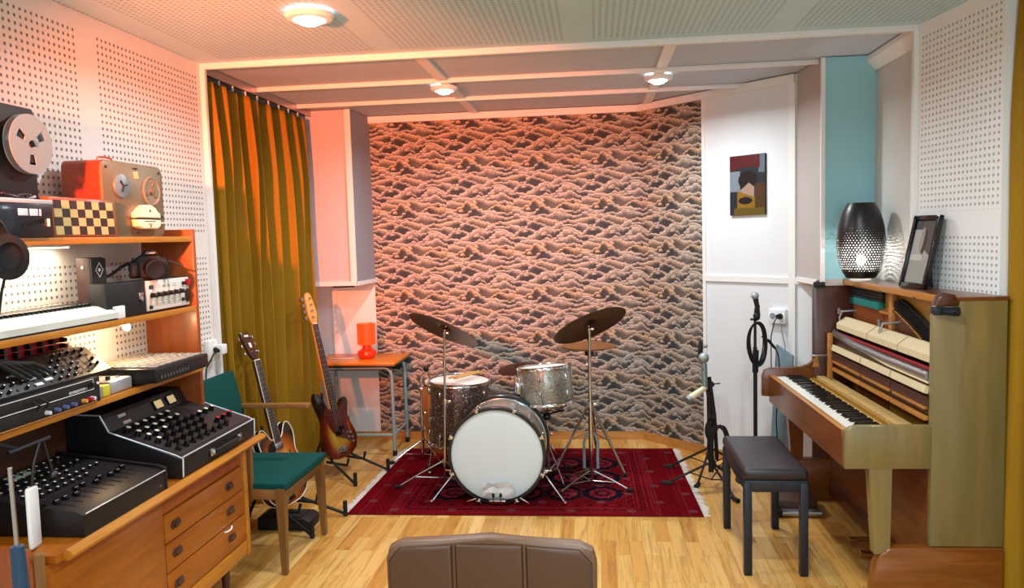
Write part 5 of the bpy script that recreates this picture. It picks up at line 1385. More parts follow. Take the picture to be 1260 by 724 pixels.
def gmat(p0, d, n):
    z = Vector(d).normalized(); n = Vector(n); n = (n - z*n.dot(z)).normalized()
    y = -n; x = y.cross(z)
    m = Matrix((x, y, z)).transposed().to_4x4(); m.translation = Vector(p0)
    return m
XZ = lambda y: Matrix(((1, 0, 0, 0), (0, 0, -1, y), (0, 1, 0, 0), (0, 0, 0, 1)))    # local xy -> x,z ; extrude toward -y
def smooth_poly(pts, it=2):
    for _ in range(it):
        q = []
        for i in range(len(pts)):
            a, b = pts[i], pts[(i+1) % len(pts)]
            q += [(0.75*a[0]+0.25*b[0], 0.75*a[1]+0.25*b[1]), (0.25*a[0]+0.75*b[0], 0.25*a[1]+0.75*b[1])]
        pts = q
    return pts
def place_root(t, m):
    t.location = m.to_translation(); t.rotation_euler = m.to_euler()
def strings(t, n, w0, w1, z0, z1, y, mat, rr):
    for k in range(n):
        f = (k/(n-1)-0.5)
        mb = MB(); mb.cyl((f*w0, y, z0), (f*w1, y+0.004, z1), rr*(1.2-0.5*k/(n-1)), seg=5); mb.build('string', mat, t)
# semi-hollow guitar
t = thing('electric_guitar', 'sunburst hollow-body guitar with cream binding on a black stand, behind the teal armchair', 'guitar')
place_root(t, gmat((-1.755, 4.12, 0.115), (-0.225, 0.05, 0.97), (0.975, -0.22, 0.12)))
half = [(0.0, 0.0), (0.09, 0.004), (0.165, 0.045), (0.205, 0.125), (0.198, 0.19), (0.158, 0.245), (0.140, 0.285), (0.152, 0.335), (0.160, 0.385), (0.140, 0.44), (0.105, 0.455), (0.078, 0.425), (0.055, 0.385), (0.030, 0.375)]
ol = smooth_poly(half + [(-x, z) for x, z in reversed(half[1:])])
MB().prism(ol, 0.042, XZ(0.021), bev=0.004).build('body', M['burst'], t)
for y in (-0.0205, 0.0205):
    mb = MB(); mb.tube([(x, y, z) for x, z in ol], 0.0032, 6, closed=True); mb.build('binding', M['binding'], t)
mb = MB(); mb.prism(smooth_poly([(-0.03, 0.375), (-0.085, 0.36), (-0.105, 0.29), (-0.07, 0.20), (-0.05, 0.21), (-0.045, 0.30), (-0.03, 0.33)], 1), 0.003, XZ(-0.023)); mb.build('pickguard', M['pickguard'], t)
for z in (0.335, 0.245):
    mb = MB(); mb.box((0, -0.026, z), (0.072, 0.010, 0.038), None, 0.003); mb.build('pickup', M['chrome'], t)
mb = MB(); mb.box((0, -0.028, 0.19), (0.080, 0.012, 0.014), None, 0.002); mb.cyl((-0.037, -0.02, 0.19), (-0.037, -0.036, 0.19), 0.006, seg=10); mb.cyl((0.037, -0.02, 0.19), (0.037, -0.036, 0.19), 0.006, seg=10); mb.build('bridge', M['chrome'], t)
mb = MB(); mb.prism([(-0.035, 0.02), (0.035, 0.02), (0.022, 0.10), (-0.022, 0.10)], 0.006, XZ(-0.021), bev=0.001); mb.cyl((-0.035, -0.026, 0.115), (0.035, -0.026, 0.115), 0.006, seg=10); mb.build('tailpiece', M['chrome'], t)
for x, z in ((0.10, 0.15), (0.145, 0.13), (0.095, 0.09), (0.14, 0.075)):
    mb = MB(); mb.cyl((x, -0.021, z), (x, -0.040, z), 0.012, 0.010, 14); mb.build('knob', M['blackgloss'], t)
for sx in (-1, 1):
    mb = MB(); mb.tube([(sx*0.085, -0.0215, 0.29), (sx*0.095, -0.0215, 0.26), (sx*0.088, -0.0215, 0.22), (sx*0.098, -0.0215, 0.19)], 0.004, 6); mb.build('sound_hole', M['pickguard'], t)
mb = MB(); mb.prism([(-0.028, 0.335), (0.028, 0.335), (0.0215, 0.835), (-0.0215, 0.835)], 0.022, XZ(0.0), bev=0.006); mb.build('neck', M['neckdark'], t)
fb = MB().prism([(-0.0285, 0.335), (0.0285, 0.335), (0.0218, 0.835), (-0.0218, 0.835)], 0.006, XZ(-0.0215)).build('fingerboard', M['rosewood'], t)
for sx in (-1, 1):
    mb = MB(); mb.cyl((sx*0.0287, -0.0245, 0.335), (sx*0.0220, -0.0245, 0.835), 0.0028, seg=6); mb.build('binding', M['binding'], fb)
mb = MB()
for k in range(1, 21):
    z = 0.835-0.628*(1-2**(-k/12.0)); mb.box((0, -0.0278, z), (0.0455+0.010*(0.835-z)/0.5, 0.0016, 0.002))
mb.build('frets', M['steel'], fb)
mb = MB(); mb.box((0, -0.024, 0.838), (0.045, 0.010, 0.006), None, 0.001); mb.build('nut', M['binding'], t)
mh = TR((0, 0, 0.838), (R(-12), 0, 0))
hs = MB(); hs.T = mh
hs.prism(smooth_poly([(-0.021, 0), (0.021, 0), (0.036, 0.05), (0.042, 0.15), (0.030, 0.175), (0, 0.160), (-0.030, 0.175), (-0.042, 0.15), (-0.036, 0.05)], 1), 0.016, XZ(-0.006), bev=0.002)
hso = hs.build('headstock', M['neckdark'], t)
mb = MB(); mb.T = mh; mb.box((0, -0.0235, 0.145), (0.036, 0.002, 0.013), None, 0.0006); mb.box((0, -0.0235, 0.088), (0.020, 0.002, 0.030), None, 0.0006); mb.build('inlay', M['binding'], hso)
for k in range(3):
    for sx in (-1, 1):
        z = 0.045+0.045*k; mb = MB(); mb.T = mh
        mb.cyl((sx*0.024, -0.022, z), (sx*0.024, -0.034, z), 0.004, seg=8); mb.cyl((sx*0.035, -0.012, z), (sx*0.052, -0.012, z), 0.003, seg=8); mb.box((sx*0.058, -0.012, z), (0.012, 0.008, 0.016), None, 0.003)
        mb.build('tuner', M['chrome'], hso)
strings(t, 6, 0.052, 0.036, 0.115, 0.838, -0.034, M['steel'], 0.0007)

# bass guitar
t = thing('bass_guitar', 'dark red sunburst bass guitar with a maple headstock, leaning on a stand against the curtain', 'bass guitar')
place_root(t, gmat((-1.745, 5.02, 0.115), (-0.225, 0.06, 1.10), (0.92, -0.39, 0.12)))
ob = smooth_poly([(0.0, 0.0), (0.10, 0.008), (0.158, 0.06), (0.165, 0.13), (0.135, 0.21), (0.112, 0.26), (0.128, 0.32), (0.150, 0.375), (0.135, 0.405), (0.095, 0.385), (0.055, 0.335), (0.034, 0.32),
                  (-0.034, 0.33), (-0.060, 0.36), (-0.085, 0.43), (-0.118, 0.485), (-0.150, 0.47), (-0.150, 0.40), (-0.128, 0.33), (-0.118, 0.27), (-0.142, 0.20), (-0.165, 0.12), (-0.150, 0.05), (-0.08, 0.006)])
MB().prism(ob, 0.040, XZ(0.020), bev=0.008, seg=3).build('body', M['burst2'], t)
M['tort'] = pm('red_brown_guard', C(74, 26, 20), 0.2, var=0.3, scale=40, coat=0.5)
mb = MB(); mb.prism(smooth_poly([(0.03, 0.33), (0.085, 0.35), (0.105, 0.28), (0.085, 0.20), (0.12, 0.12), (0.10, 0.08), (0.055, 0.12), (-0.04, 0.16), (-0.09, 0.25), (-0.095, 0.37), (-0.045, 0.33)], 1), 0.003, XZ(-0.0205)); mb.build('pickguard', M['tort'], t)
mb = MB(); mb.box((-0.012, -0.028, 0.175), (0.055, 0.014, 0.032), None, 0.004); mb.box((0.018, -0.028, 0.205), (0.055, 0.014, 0.032), None, 0.004); mb.build('pickup', M['blackgloss'], t)
mb = MB(); mb.box((0, -0.025, 0.055), (0.085, 0.010, 0.05), None, 0.002); mb.build('bridge', M['chrome'], t)
for x, z in ((0.09, 0.155), (0.10, 0.12), (0.10, 0.09)):
    mb = MB(); mb.cyl((x, -0.022, z), (x, -0.040, z), 0.010, seg=14); mb.build('knob', M['chrome'], t)
mb = MB(); mb.prism([(-0.031, 0.31), (0.031, 0.31), (0.0205, 0.935), (-0.0205, 0.935)], 0.022, XZ(0.0), bev=0.006); mb.build('neck', M['maple'], t)
fb = MB().prism([(-0.0315, 0.31), (0.0315, 0.31), (0.0208, 0.935), (-0.0208, 0.935)], 0.006, XZ(-0.0215)).build('fingerboard', M['rosewood'], t)
mb = MB()
for k in range(1, 21):
    z = 0.935-0.864*(1-2**(-k/12.0)); mb.box((0, -0.0278, z), (0.044+0.020*(0.935-z)/0.6, 0.0016, 0.0022))
mb.build('frets', M['steel'], fb)
mb = MB(); mb.box((0, -0.0245, 0.938), (0.043, 0.010, 0.005), None, 0.001); mb.build('nut', M['binding'], t)
hso = MB().prism(smooth_poly([(-0.021, 0.935), (0.021, 0.935), (0.026, 0.965), (0.040, 0.985), (0.042, 1.03), (0.030, 1.09), (0.022, 1.14), (-0.004, 1.160), (-0.034, 1.145), (-0.040, 1.05), (-0.040, 0.985), (-0.026, 0.955)], 1), 0.016, XZ(-0.006), bev=0.002).build('headstock', M['maple'], t)
for k in range(4):
    z = 0.985+0.043*k
    mb = MB(); mb.cyl((-0.012+0.003*k, -0.022, z), (-0.012+0.003*k, -0.036, z), 0.007, seg=10); mb.cyl((-0.035, -0.012, z), (-0.062, -0.012, z), 0.004, seg=8); mb.cyl((-0.066, -0.020, z), (-0.066, -0.004, z), 0.013, seg=12); mb.build('tuner', M['steel'], hso)
strings(t, 4, 0.055, 0.034, 0.06, 0.938, -0.034, M['steel'], 0.0012)

# stands for both
def guitar_stand(lab, p, n, neck_z):
    """p: floor point below the body, n: horizontal facing direction"""
    n = Vector((n[0], n[1], 0)).normalized(); s = Vector((-n.y, n.x, 0))
    p = Vector((p[0], p[1], 0))
    t = thing('guitar_stand', lab, 'guitar stand', p, group='guitar stands')
    hub = p - n*0.16 + Vector((0, 0, 0.30))
    for sg in (-1, 1):
        ft = p + s*sg*0.17 + n*0.24; ft.z = 0.014
        mb = wm(t); mb.tube([hub, p+s*sg*0.10+Vector((0, 0, 0.115))-n*0.02, ft], 0.009, 8); l = mb.build('leg', M['blackm'], t)
        mb = wm(t); mb.cyl(ft-Vector((0, 0, 0.012)), ft+Vector((0, 0, 0.075)), 0.013, seg=10); mb.build('rubber_end', M['rubber'], l)
        mb = wm(t); a = p+s*sg*0.085+Vector((0, 0, 0.098)); mb.tube([a-n*0.08, a+n*0.10, a+n*0.115+Vector((0, 0, 0.05))], 0.009, 8); mb.build('cradle_arm', M['rubber'], t)
    ft = p - n*0.30; ft.z = 0.014
    mb = wm(t); mb.tube([hub, ft], 0.009, 8); mb.sphere(ft, 0.013); mb.build('leg', M['blackm'], t)
    mb = wm(t); mb.tube([hub, hub-n*0.02+Vector((0, 0, 0.25))], 0.009, 8); mb.sphere(hub, 0.022); mb.build('upright', M['blackm'], t)
    return t
guitar_stand('black guitar stand holding the hollow-body guitar, behind the teal armchair', (-1.745, 4.13), (0.97, -0.22), 0.6)
guitar_stand('black guitar stand holding the bass guitar, by the left end of the rug', (-1.735, 5.02), (0.92, -0.39), 0.6)
# black pedal case under the first guitar
t = thing('black_case', 'black wedge-shaped case on the floor below the hollow-body guitar', 'case', (-1.72, 3.98, 0))
mb = wm(t); mb.prism([(-1.90, 0.0), (-1.60, 0.0), (-1.60, 0.05), (-1.63, 0.068), (-1.90, 0.068)], 0.16, PY_(4.005), bev=0.006); mb.build('case', M['blackm'], t)
mb = wm(t); mb.bx(-1.88, -1.65, 4.02, 4.15, 0.068, 0.073, 0.002); mb.build('lid', M['rubber'], t)

# ---- microphone stands
def tripod(t, c, zc, spread, angs, rr=0.008, foot=0.012):
    for a in angs:
        d = Vector((math.cos(R(a)), math.sin(R(a)), 0))
        top = Vector((c[0], c[1], zc))+d*0.02; ft = Vector((c[0], c[1], foot+0.002))+d*spread
        mb = wm(t); mb.tube([top, ft], rr, 8); l = mb.build('leg', M['blackm'], t)
        mb = wm(t); mb.cyl(ft-d*0.03, ft+d*0.035, 0.013, 0.014, 10); mb.build('rubber_foot', M['rubber'], l)
        mb = wm(t); mb.tube([Vector((c[0], c[1], zc-0.10)), top.lerp(ft, 0.45)], rr*0.55, 6); mb.build('brace', M['blackm'], t)
t = thing('microphone_stand', 'black tripod microphone stand holding the round silver microphone, right end of the rug', 'microphone stand', (0.69, 4.80, 0), group='tripod microphone stands')
c = (0.69, 4.80)
tripod(t, c, 0.15, 0.27, (172, 292, 60))
mb = wm(t); mb.cyl((c[0], c[1], 0.10), (c[0], c[1], 0.46), 0.017, seg=12); mb.cyl((c[0], c[1], 0.44), (c[0]-0.012, c[1], 0.66), 0.012, seg=12); mb.build('tube', M['blackm'], t)
mb = wm(t); mb.cyl((c[0], c[1], 0.42), (c[0], c[1], 0.47), 0.019, seg=12); mb.cyl((c[0]-0.02, c[1]-0.012, 0.445), (c[0]+0.03, c[1]-0.012, 0.445), 0.017, seg=12); mb.build('clutch', M['rubber'], t)
mb = wm(t); mb.tube([(c[0]+0.035, c[1]-0.01, 0.18), (c[0]+0.02, c[1]-0.015, 0.46), (c[0]-0.01, c[1]-0.02, 0.70)], 0.012, 8); mb.build('boom', M['blackm'], t)
mb = wm(t); mb.cyl((c[0]+0.0, c[1]-0.02, 0.655), (c[0]+0.055, c[1]-0.02, 0.66), 0.004, seg=8); mb.cyl((c[0]+0.005, c[1]-0.03, 0.655), (c[0]+0.005, c[1]-0.0, 0.655), 0.016, seg=12); mb.build('wing_screw', M['blackm'], t)
for k in range(5):
    mb = wm(t); pts = []
    for i in range(28):
        a = 2*PI*i/28; pts.append((c[0]+0.03+0.055*math.cos(a)+0.006*k, c[1]-0.035-0.006*k, 0.27+0.13*math.sin(a)+0.008*math.sin(3*a+k)))
    mb.tube(pts, 0.0045, 6, closed=True); mb.build('cable_loop', M['rubber'], t)
M['micmesh'] = pm('microphone_mesh', C(168, 176, 178), 0.45, 0.7, var=0.15, scale=300, bump=0.3)
M['micteal'] = pm('satin_silver_blue', C(146, 170, 176), 0.32, 0.6, var=0.04)
t = thing('microphone', 'silver microphone with a round mesh head, upright on the tripod stand by the rug', 'microphone', (0.645, 4.76, 0.64))
mb = wm(t); mb.cyl((0.652, 4.76, 0.635), (0.646, 4.76, 0.785), 0.017, 0.019, 20); mb.build('body', M['micteal'], t)
mb = wm(t); mb.sphere((0.645, 4.76, 0.822), 0.033, (1, 1, 1), 24, 16); mb.build('mesh_head', M['micmesh'], t)
mb = wm(t); mb.cyl((0.646, 4.76, 0.784), (0.6455, 4.76, 0.800), 0.013, seg=16); mb.build('neck_ring', M['steel'], t)
mb = wm(t); mb.cyl((0.640, 4.742, 0.755), (0.640, 4.740, 0.755), 0.004, seg=8); mb.build('switch', M['blackm'], t)
t = thing('microphone', 'cream pencil microphone pointing down to the left, below the round silver one', 'microphone', (0.60, 4.74, 0.60))
mb = wm(t); mb.cyl((0.655, 4.76, 0.640), (0.560, 4.72, 0.585), 0.016, 0.022, 18); mb.build('body', M['cream'], t)
mb = wm(t); mb.cyl((0.560, 4.72, 0.585), (0.538, 4.71, 0.573), 0.024, 0.022, 18); mb.build('grille', M['micmesh'], t)
t = thing('microphone_stand', 'black tripod microphone stand right behind the round silver microphone', 'microphone stand', (0.72, 5.06, 0), group='tripod microphone stands')
c = (0.72, 5.06)
tripod(t, c, 0.17, 0.28, (154, 246, 30))
mb = wm(t); mb.cyl((c[0], c[1], 0.10), (c[0], c[1], 0.50), 0.017, seg=12); mb.cyl((c[0], c[1], 0.48), (c[0]-0.05, c[1]-0.06, 0.80), 0.012, seg=12); mb.build('tube', M['blackm'], t)
mb = wm(t); mb.cyl((c[0], c[1], 0.46), (c[0], c[1], 0.52), 0.018, seg=12); mb.sphere((c[0]-0.0, c[1]-0.02, 0.30), 0.035, (1, 0.8, 2.0)); mb.build('clutch', M['rubber'], t)
t = thing('microphone', 'flat black microphone on the rear tripod stand, beside the slanted wallpaper', 'microphone', (0.66, 4.99, 0.80))
mb = wm(t); mb.box((0.655, 4.985, 0.835), (0.026, 0.03, 0.125), (0, R(4), 0), 0.006); mb.build('body', M['blackm'], t)
mb = wm(t); mb.box((0.684, 4.985, 0.862), (0.035, 0.022, 0.026), None, 0.008); mb.build('grille', M['micmesh'], t)

t = thing('straight_stand', 'tall straight black microphone stand with a coiled cable, in front of the white wall', 'microphone stand', (0.985, 4.93, 0))
c = (0.985, 4.93)
mb = wm(t); mb.lathe([(0, 0), (0.125, 0), (0.125, 0.010), (0.03, 0.022), (0.015, 0.03), (0, 0.03)], Matrix.Translation((c[0], c[1], 0)), 32); mb.build('base', M['blackm'], t)
mb = wm(t); mb.cyl((c[0], c[1], 0.02), (c[0], c[1], 0.86), 0.0125, seg=14); mb.cyl((c[0], c[1], 0.84), (c[0], c[1], 1.06), 0.009, seg=12); mb.build('tube', M['blackm'], t)
mb = wm(t); mb.cyl((c[0], c[1], 0.70), (c[0]+0.004, c[1], 0.84), 0.019, seg=14); mb.build('grip', M['rubber'], t)
mb = wm(t); mb.sphere((c[0]+0.008, c[1]-0.01, 1.055), 0.022, (1, 1, 1.3)); mb.cyl((c[0]-0.03, c[1]-0.01, 1.035), (c[0]+0.025, c[1]-0.01, 1.04), 0.007, seg=10); mb.box((c[0]+0.01, c[1]-0.01, 1.10), (0.03, 0.028, 0.06), (0, R(8), 0), 0.01); mb.build('clip', M['blackm'], t)
for k in range(6):
    mb = wm(t); pts = []
    for i in range(32):
        a = 2*PI*i/32; pts.append((c[0]+0.004+(0.040+0.004*k)*math.cos(a)+0.004*math.sin(2*a+k), c[1]-0.025-0.006*k+0.004*math.sin(a*3), 0.885+(0.125+0.003*k)*math.sin(a)))
    mb.tube(pts, 0.0042, 6, closed=True); mb.build('cable_loop', M['rubber'], t)
mb = wm(t); mb.tube([(c[0]+0.03, c[1]-0.03, 0.93), (c[0]+0.07, c[1]-0.03, 0.91), (c[0]+0.10, c[1]-0.03, 0.87)], 0.004, 6); mb.cyl((c[0]+0.07, c[1]-0.03, 0.91), (c[0]+0.115, c[1]-0.03, 0.855), 0.010, 0.008, 10); mb.tube([(c[0]+0.115, c[1]-0.03, 0.855), (c[0]+0.135, c[1]-0.03, 0.81), (c[0]+0.14, c[1]-0.03, 0.75), (c[0]+0.12, c[1]-0.03, 0.4), (c[0]+0.14, c[1]-0.05, 0.006)], 0.004, 6); mb.build('cable_end', M['rubber'], t)
t = thing('microphone', 'black hand microphone with a grey mesh tip, on top of the tall straight stand', 'microphone', (0.985, 4.92, 1.10))
mb = wm(t); mb.cyl((c[0]+0.020, c[1]-0.01, 1.06), (c[0]+0.002, c[1]-0.012, 1.165), 0.011, 0.017, 16); mb.build('body', M['blackm'], t)
mb = wm(t); mb.sphere((c[0]-0.002, c[1]-0.012, 1.183), 0.024, (1, 1, 1.05), 18, 12); mb.build('mesh_head', M['micmesh'], t)

# ---- piano stool
M['leatherblk'] = pm('dark_leather', C(36, 29, 35), 0.36, var=0.08, scale=80, bump=0.12)
M['legblue'] = pm('blue_black_lacquer', C(7, 24, 40), 0.42, var=0.08, coat=0.08)
t = thing('piano_stool', 'black padded stool with square legs, in front of the piano', 'stool', (0.797, 3.85, 0))
x0, x1, y0, y1 = 0.655, 0.945, 3.545, 4.155
mb = wm(t); mb.bx(x0, x1, y0, y1, 0.448, 0.502, 0.020, 4); mb.build('seat_pad', M['leatherblk'], t)
mb = wm(t); mb.bx(x0+0.006, x1-0.006, y0+0.006, y1-0.006, 0.395, 0.450, 0.003); mb.build('frame', M['legblue'], t)
for x in (x0+0.02, x1-0.02):
    for y in (y0+0.02, y1-0.02):
        mb = wm(t); mb.bx(x-0.018, x+0.018, y-0.018, y+0.018, 0.0, 0.44, 0.003); mb.build('leg', M['legblue'], t)

# ---- foreground leather chair
M['brownleather'] = pm('brown_leather', C(84, 56, 38), 0.40, var=0.10, scale=60, bump=0.12)
M['brownrim'] = pm('brown_leather_rim', C(108, 78, 56), 0.4, var=0.08, scale=60, bump=0.1)
t = thing('leather_chair', 'brown leather chair seen from behind, its padded back at the bottom edge', 'chair', (-0.29, 2.15, 0))
bx_ = [(-0.277, 0.0), (0.277, 0.0), (0.279, 0.30), (0.270, 0.335), (0.235, 0.352), (0.0, 0.364), (-0.235, 0.352), (-0.270, 0.335), (-0.279, 0.30)]
mback = Matrix(((1, 0, 0, -0.29), (0, 0, -1, 1.985), (0, 1, 0, 0.448), (0, 0, 0, 1)))
mb = wm(t); mb.prism(bx_, 0.05, mback, bev=0.016, seg=4); mb.build('backrest', M['brownrim'], t)
w3 = [(-0.268, -0.098), (-0.090, 0.088), (0.096, 0.266)]
for a, b in w3:
    mb = wm(t); zc = 0.05
    top = [(a, 0.0), (b, 0.0), (b, 0.345 if abs(b) > 0.2 else 0.352), (a, 0.345 if abs(a) > 0.2 else 0.352)]
    if a < -0.2: top = [(a, 0), (b, 0), (b, 0.350), (a+0.03, 0.340), (a, 0.305)]
    if b > 0.2: top = [(a, 0), (b, 0), (b, 0.305), (b-0.03, 0.340), (a, 0.350)]
    m2_ = mback.copy(); m2_[1][3] = 1.985-0.044
    mb.prism(top, 0.016, m2_, bev=0.010, seg=4); mb.build('back_panel', M['brownleather'], t)
mb = wm(t); mb.bx(-0.55, -0.03, 1.98, 2.45, 0.42, 0.50, 0.03, 4); mb.build('seat', M['brownleather'], t)
mb = wm(t); mb.cyl((-0.29, 2.2, 0.08), (-0.29, 2.2, 0.42), 0.028, seg=16); mb.build('post', M['chrome'], t)
for k in range(5):
    a = R(90+72*k); d = Vector((math.cos(a), math.sin(a), 0)); p = Vector((-0.29, 2.2, 0.09))
    mb = wm(t); mb.tube([p, p+d*0.27+Vector((0, 0, -0.03))], 0.016, 8); l = mb.build('base_arm', M['chrome'], t)
    mb = wm(t); e = p+d*0.27; mb.cyl((e.x-0.012*d.y, e.y+0.012*d.x, 0.025), (e.x+0.012*d.y, e.y-0.012*d.x, 0.025), 0.025, seg=14); mb.build('caster', M['rubber'], l)

# ---- painting on the slanted wall: plain colour fields
def painting():
    s0, s1, z0, z1 = 0.808, 1.074, 1.692, 2.085
    t = thing('painting', 'small unframed painting in dark red and mustard on the white slanted wall', 'painting', (ang((s0+s1)/2)[0], ang((s0+s1)/2)[1], z0))
    mb = wm(t)
    p = [ang(s0, 0.001), ang(s1, 0.001), ang(s1, 0.018), ang(s0, 0.018)]
    mb.prism(p, z1-z0, Matrix.Translation((0, 0, z0))); mb.build('canvas', M['blackm'], t, smooth=0)
    nu, nv = 100, 148
    U, V = np.meshgrid(np.linspace(0, 1, nu), np.linspace(0, 1, nv), indexing='ij')
    r = np.random.RandomState(2)
    img = np.ones((nu, nv, 3))*np.array([46, 50, 58.])
    img[(U < 0.30) & (V > 0.40) & (V < 0.74)] = (150, 160, 170)
    img[(U > 0.82) & (V > 0.70)] = (120, 134, 146)
    img[(V > 0.74+0.06*np.sin(U*3.0)) & (U < 0.86)] = (104, 28, 32)
    img[((U-0.52)/0.27)**2+((V-0.58)/0.16)**2 < 1] = (34, 24, 24)
    img[(V < 0.46-0.5*np.abs(U-0.55)+0.08) & (V > 0.30) & (np.abs(U-0.5) < 0.2)] = (196, 160, 140)
    img[(V < 0.42-0.25*(U-0.2)) & (U > 0.22)] = (164, 120, 30)
    img[(V < 0.52) & (U > 0.72)] = (92, 62, 34)
    img[((U-0.45)/0.20)**2+((V-0.24)/0.06)**2 < 1] = (40, 26, 30)
    img[(V < 0.12) & (U > 0.12)] = (120, 96, 34)
    img *= 0.8*(0.93+0.14*r.rand(nu, nv, 1)); img = np.clip(img, 0, 255)/255
    P = np.zeros((nu, nv, 3))
    s = s0+(s1-s0)*U
    P[..., 0] = 0.35+(s-0.0187)*s2-t.location.x; P[..., 1] = BK-(s+0.0187)*s2-t.location.y; P[..., 2] = z0+(z1-z0)*V-t.location.z
    grid_mesh('painted_face', P, attr_mat('oil_paint', 0.4), t, s2l(img))
painting()

# ---- right socket with plug, cables
so, se = 1.105, 1.215
def angp(s, off, z): x, y = ang(s, off); return Vector((x, y, z))
t = thing('wall_socket', 'white double wall socket with one black plug, on the slanted wall behind the piano', 'wall socket', angp(1.16, 0, 1.03))
mb = wm(t); p = [ang(1.105, 0.0005), ang(1.225, 0.0005), ang(1.225, 0.032), ang(1.105, 0.032)]; mb.prism(p, 0.095, Matrix.Translation((0, 0, 0.985)), bev=0.006); mb.build('socket_plate', M['whitepl'], t)
for s in (1.138, 1.192):
    mb = wm(t); a = angp(s, 0.0315, 1.035); n = Vector((-s2, -s2, 0)); mb.cyl(a, a+n*0.003, 0.020, seg=20); mb.build('outlet', M['greybox'], t)
t = thing('power_cable', 'black plug and cable hanging from the double wall socket', 'cable', angp(1.19, 0.03, 1.035))
mb = wm(t); a = angp(1.192, 0.034, 1.036); n = Vector((-s2, -s2, 0)); mb.cyl(a, a+n*0.03, 0.019, 0.014, 14); mb.build('plug', M['rubber'], t)
mb = wm(t); b = a+n*0.028; mb.tube([b, b+Vector((-0.025, -0.02, -0.03)), b+Vector((-0.045, -0.02, -0.12)), b+Vector((-0.045, -0.02, -0.30)), b+Vector((-0.02, -0.02, -0.6)), b+Vector((0.0, -0.02, -1.01))], 0.0035, 6); mb.build('cord', M['rubber'], t)
tag(wm(t).tube([angp(1.20, 0.028, 0.985), angp(1.20, 0.03, 0.95), angp(1.225, 0.03, 0.85), angp(1.235, 0.03, 0.6), angp(1.20, 0.05, 0.3), angp(1.19, 0.06, 0.005)], 0.003, 6).build('grey_cord', M['greybox']), 'thin grey cord running down the slanted wall below the double socket', 'cord')
bpy.data.objects['grey_cord'].location = t.location
t = thing('leaning_board', 'blue-grey board leaning upright on the white wall, behind the far end of the piano keyboard', 'board', (1.19, 4.93, 0))
M['bluegreyboard'] = pm('blue_grey_board', C(116, 138, 150), 0.5, var=0.06)
mb = wm(t); mb.T = mb.T @ TR((1.13, 4.955, 0.0), (R(-6), 0, R(-45))); mb.prism([(-0.06, 0.001), (0.06, 0.001), (0.06, 0.80), (-0.06, 0.86)], 0.018, XZ(0.0), bev=0.002); mb.build('board', M['bluegreyboard'], t)
t = thing('foot_rest', 'low brown wooden foot rest with a grey metal tube, on the floor behind the stool', 'foot rest', (1.08, 4.42, 0))
mb = wm(t); mb.bx(0.99, 1.20, 4.335, 4.52, 0.02, 0.085, 0.004); mb.build('board', M['darkwood'], t)
mb = wm(t); mb.bx(1.0, 1.03, 4.345, 4.51, 0, 0.02); mb.bx(1.15, 1.18, 4.345, 4.51, 0, 0.02); mb.build('runner', M['blackm'], t)
mb = wm(t); mb.cyl((1.0, 4.308, 0.024), (1.21, 4.308, 0.024), 0.022, seg=16); mb.build('tube', M['steel'], t)
mb = wm(t); mb.cyl((0.972, 4.308, 0.024), (1.001, 4.308, 0.024), 0.0235, seg=16); mb.build('end_cap', M['rubber'], t)
# ================================================================ piano
def veneer():
    q = NT('walnut_veneer_sheen')
    n = q.noise(q.coord((16, 16, 1.6)), 1.0, 5, 0.62, 0.5)
    st = q.noise(q.coord((5, 5, 0.9)), 1.0, 3, 0.6)
    a = q.ramp(n, [(0.3, C(112, 94, 48)), (0.7, C(144, 124, 72))])  # olive tone puts the reflected floor light into the wood colour
    q.base(q.mix(q.ramp(st, [(0.42, (0, 0, 0, 1)), (0.66, (1, 1, 1, 1))]), a, C(124, 114, 72)))
    q.set(Roughness=0.34, Coat_Weight=0.45)
    q.p.inputs['Coat Roughness'].default_value = 0.16
    q.bump(q.noise(q.coord((60, 60, 60)), 1.0, 2, 0.6), 0.05, 0.002)
    return q.m
M['veneer'] = veneer()
M['piano'] = wood('piano_mahogany', C(96, 48, 14), C(132, 72, 26), (30, 2.2, 30), 0.3, 0.35)
M['pianodark'] = wood('piano_mahogany_upright', C(66, 30, 16), C(96, 46, 22), (30, 30, 2.2), 0.32, 0.3)
M['toewood'] = wood('toe_brown_wood', C(120, 66, 22), C(158, 94, 38), (2.2, 30, 30), 0.25, 0.5)
M['pianogold'] = wood('piano_honey_wood', C(172, 108, 40), C(202, 140, 66), (30, 2.5, 30), 0.4, 0.25)
M['spruce'] = wood('pale_spruce', C(190, 150, 84), C(214, 180, 116), (3, 60, 30), 0.55, 0.0)
M['feltcream'] = pm('cream_felt', C(218, 200, 160), 0.9, var=0.08, scale=30)
M['feltred'] = pm('red_felt', C(150, 24, 36), 0.95, var=0.08)
M['feltteal'] = pm('teal_felt', C(24, 116, 112), 0.95, var=0.08)
M['goldpaint'] = pm('gold_painted_iron', C(190, 140, 48), 0.4, 0.45, var=0.12)
M['brownplate'] = pm('brown_painted_iron', C(92, 52, 32), 0.4, 0.2, var=0.12)
M['copper'] = pm('copper_strings', C(168, 92, 44), 0.4, 0.5, var=0.2, scale=30)
M['whip'] = pm('red_brown_action', C(88, 48, 34), 0.6, var=0.3, scale=60)
pn = thing('piano', 'opened upright piano with brown keybed, keys and hammers bare, along the right wall', 'piano', (1.03, 3.29, 0), (0, 0, R(1.0)))
L = 1.335
UZ = lambda v: Matrix(((1, 0, 0, 0), (0, 0, 1, v), (0, 1, 0, 0), (0, 0, 0, 1)))    # local xy -> u,z ; extrude along v
side = [(0.335, 0.255), (0.625, 0.255), (0.625, 1.292), (0.385, 1.292), (0.360, 1.283), (0.343, 1.262), (0.335, 1.235)]
MB().prism(side, 0.030, UZ(0.0), bev=0.003).build('side_panel', M['veneer'], pn)
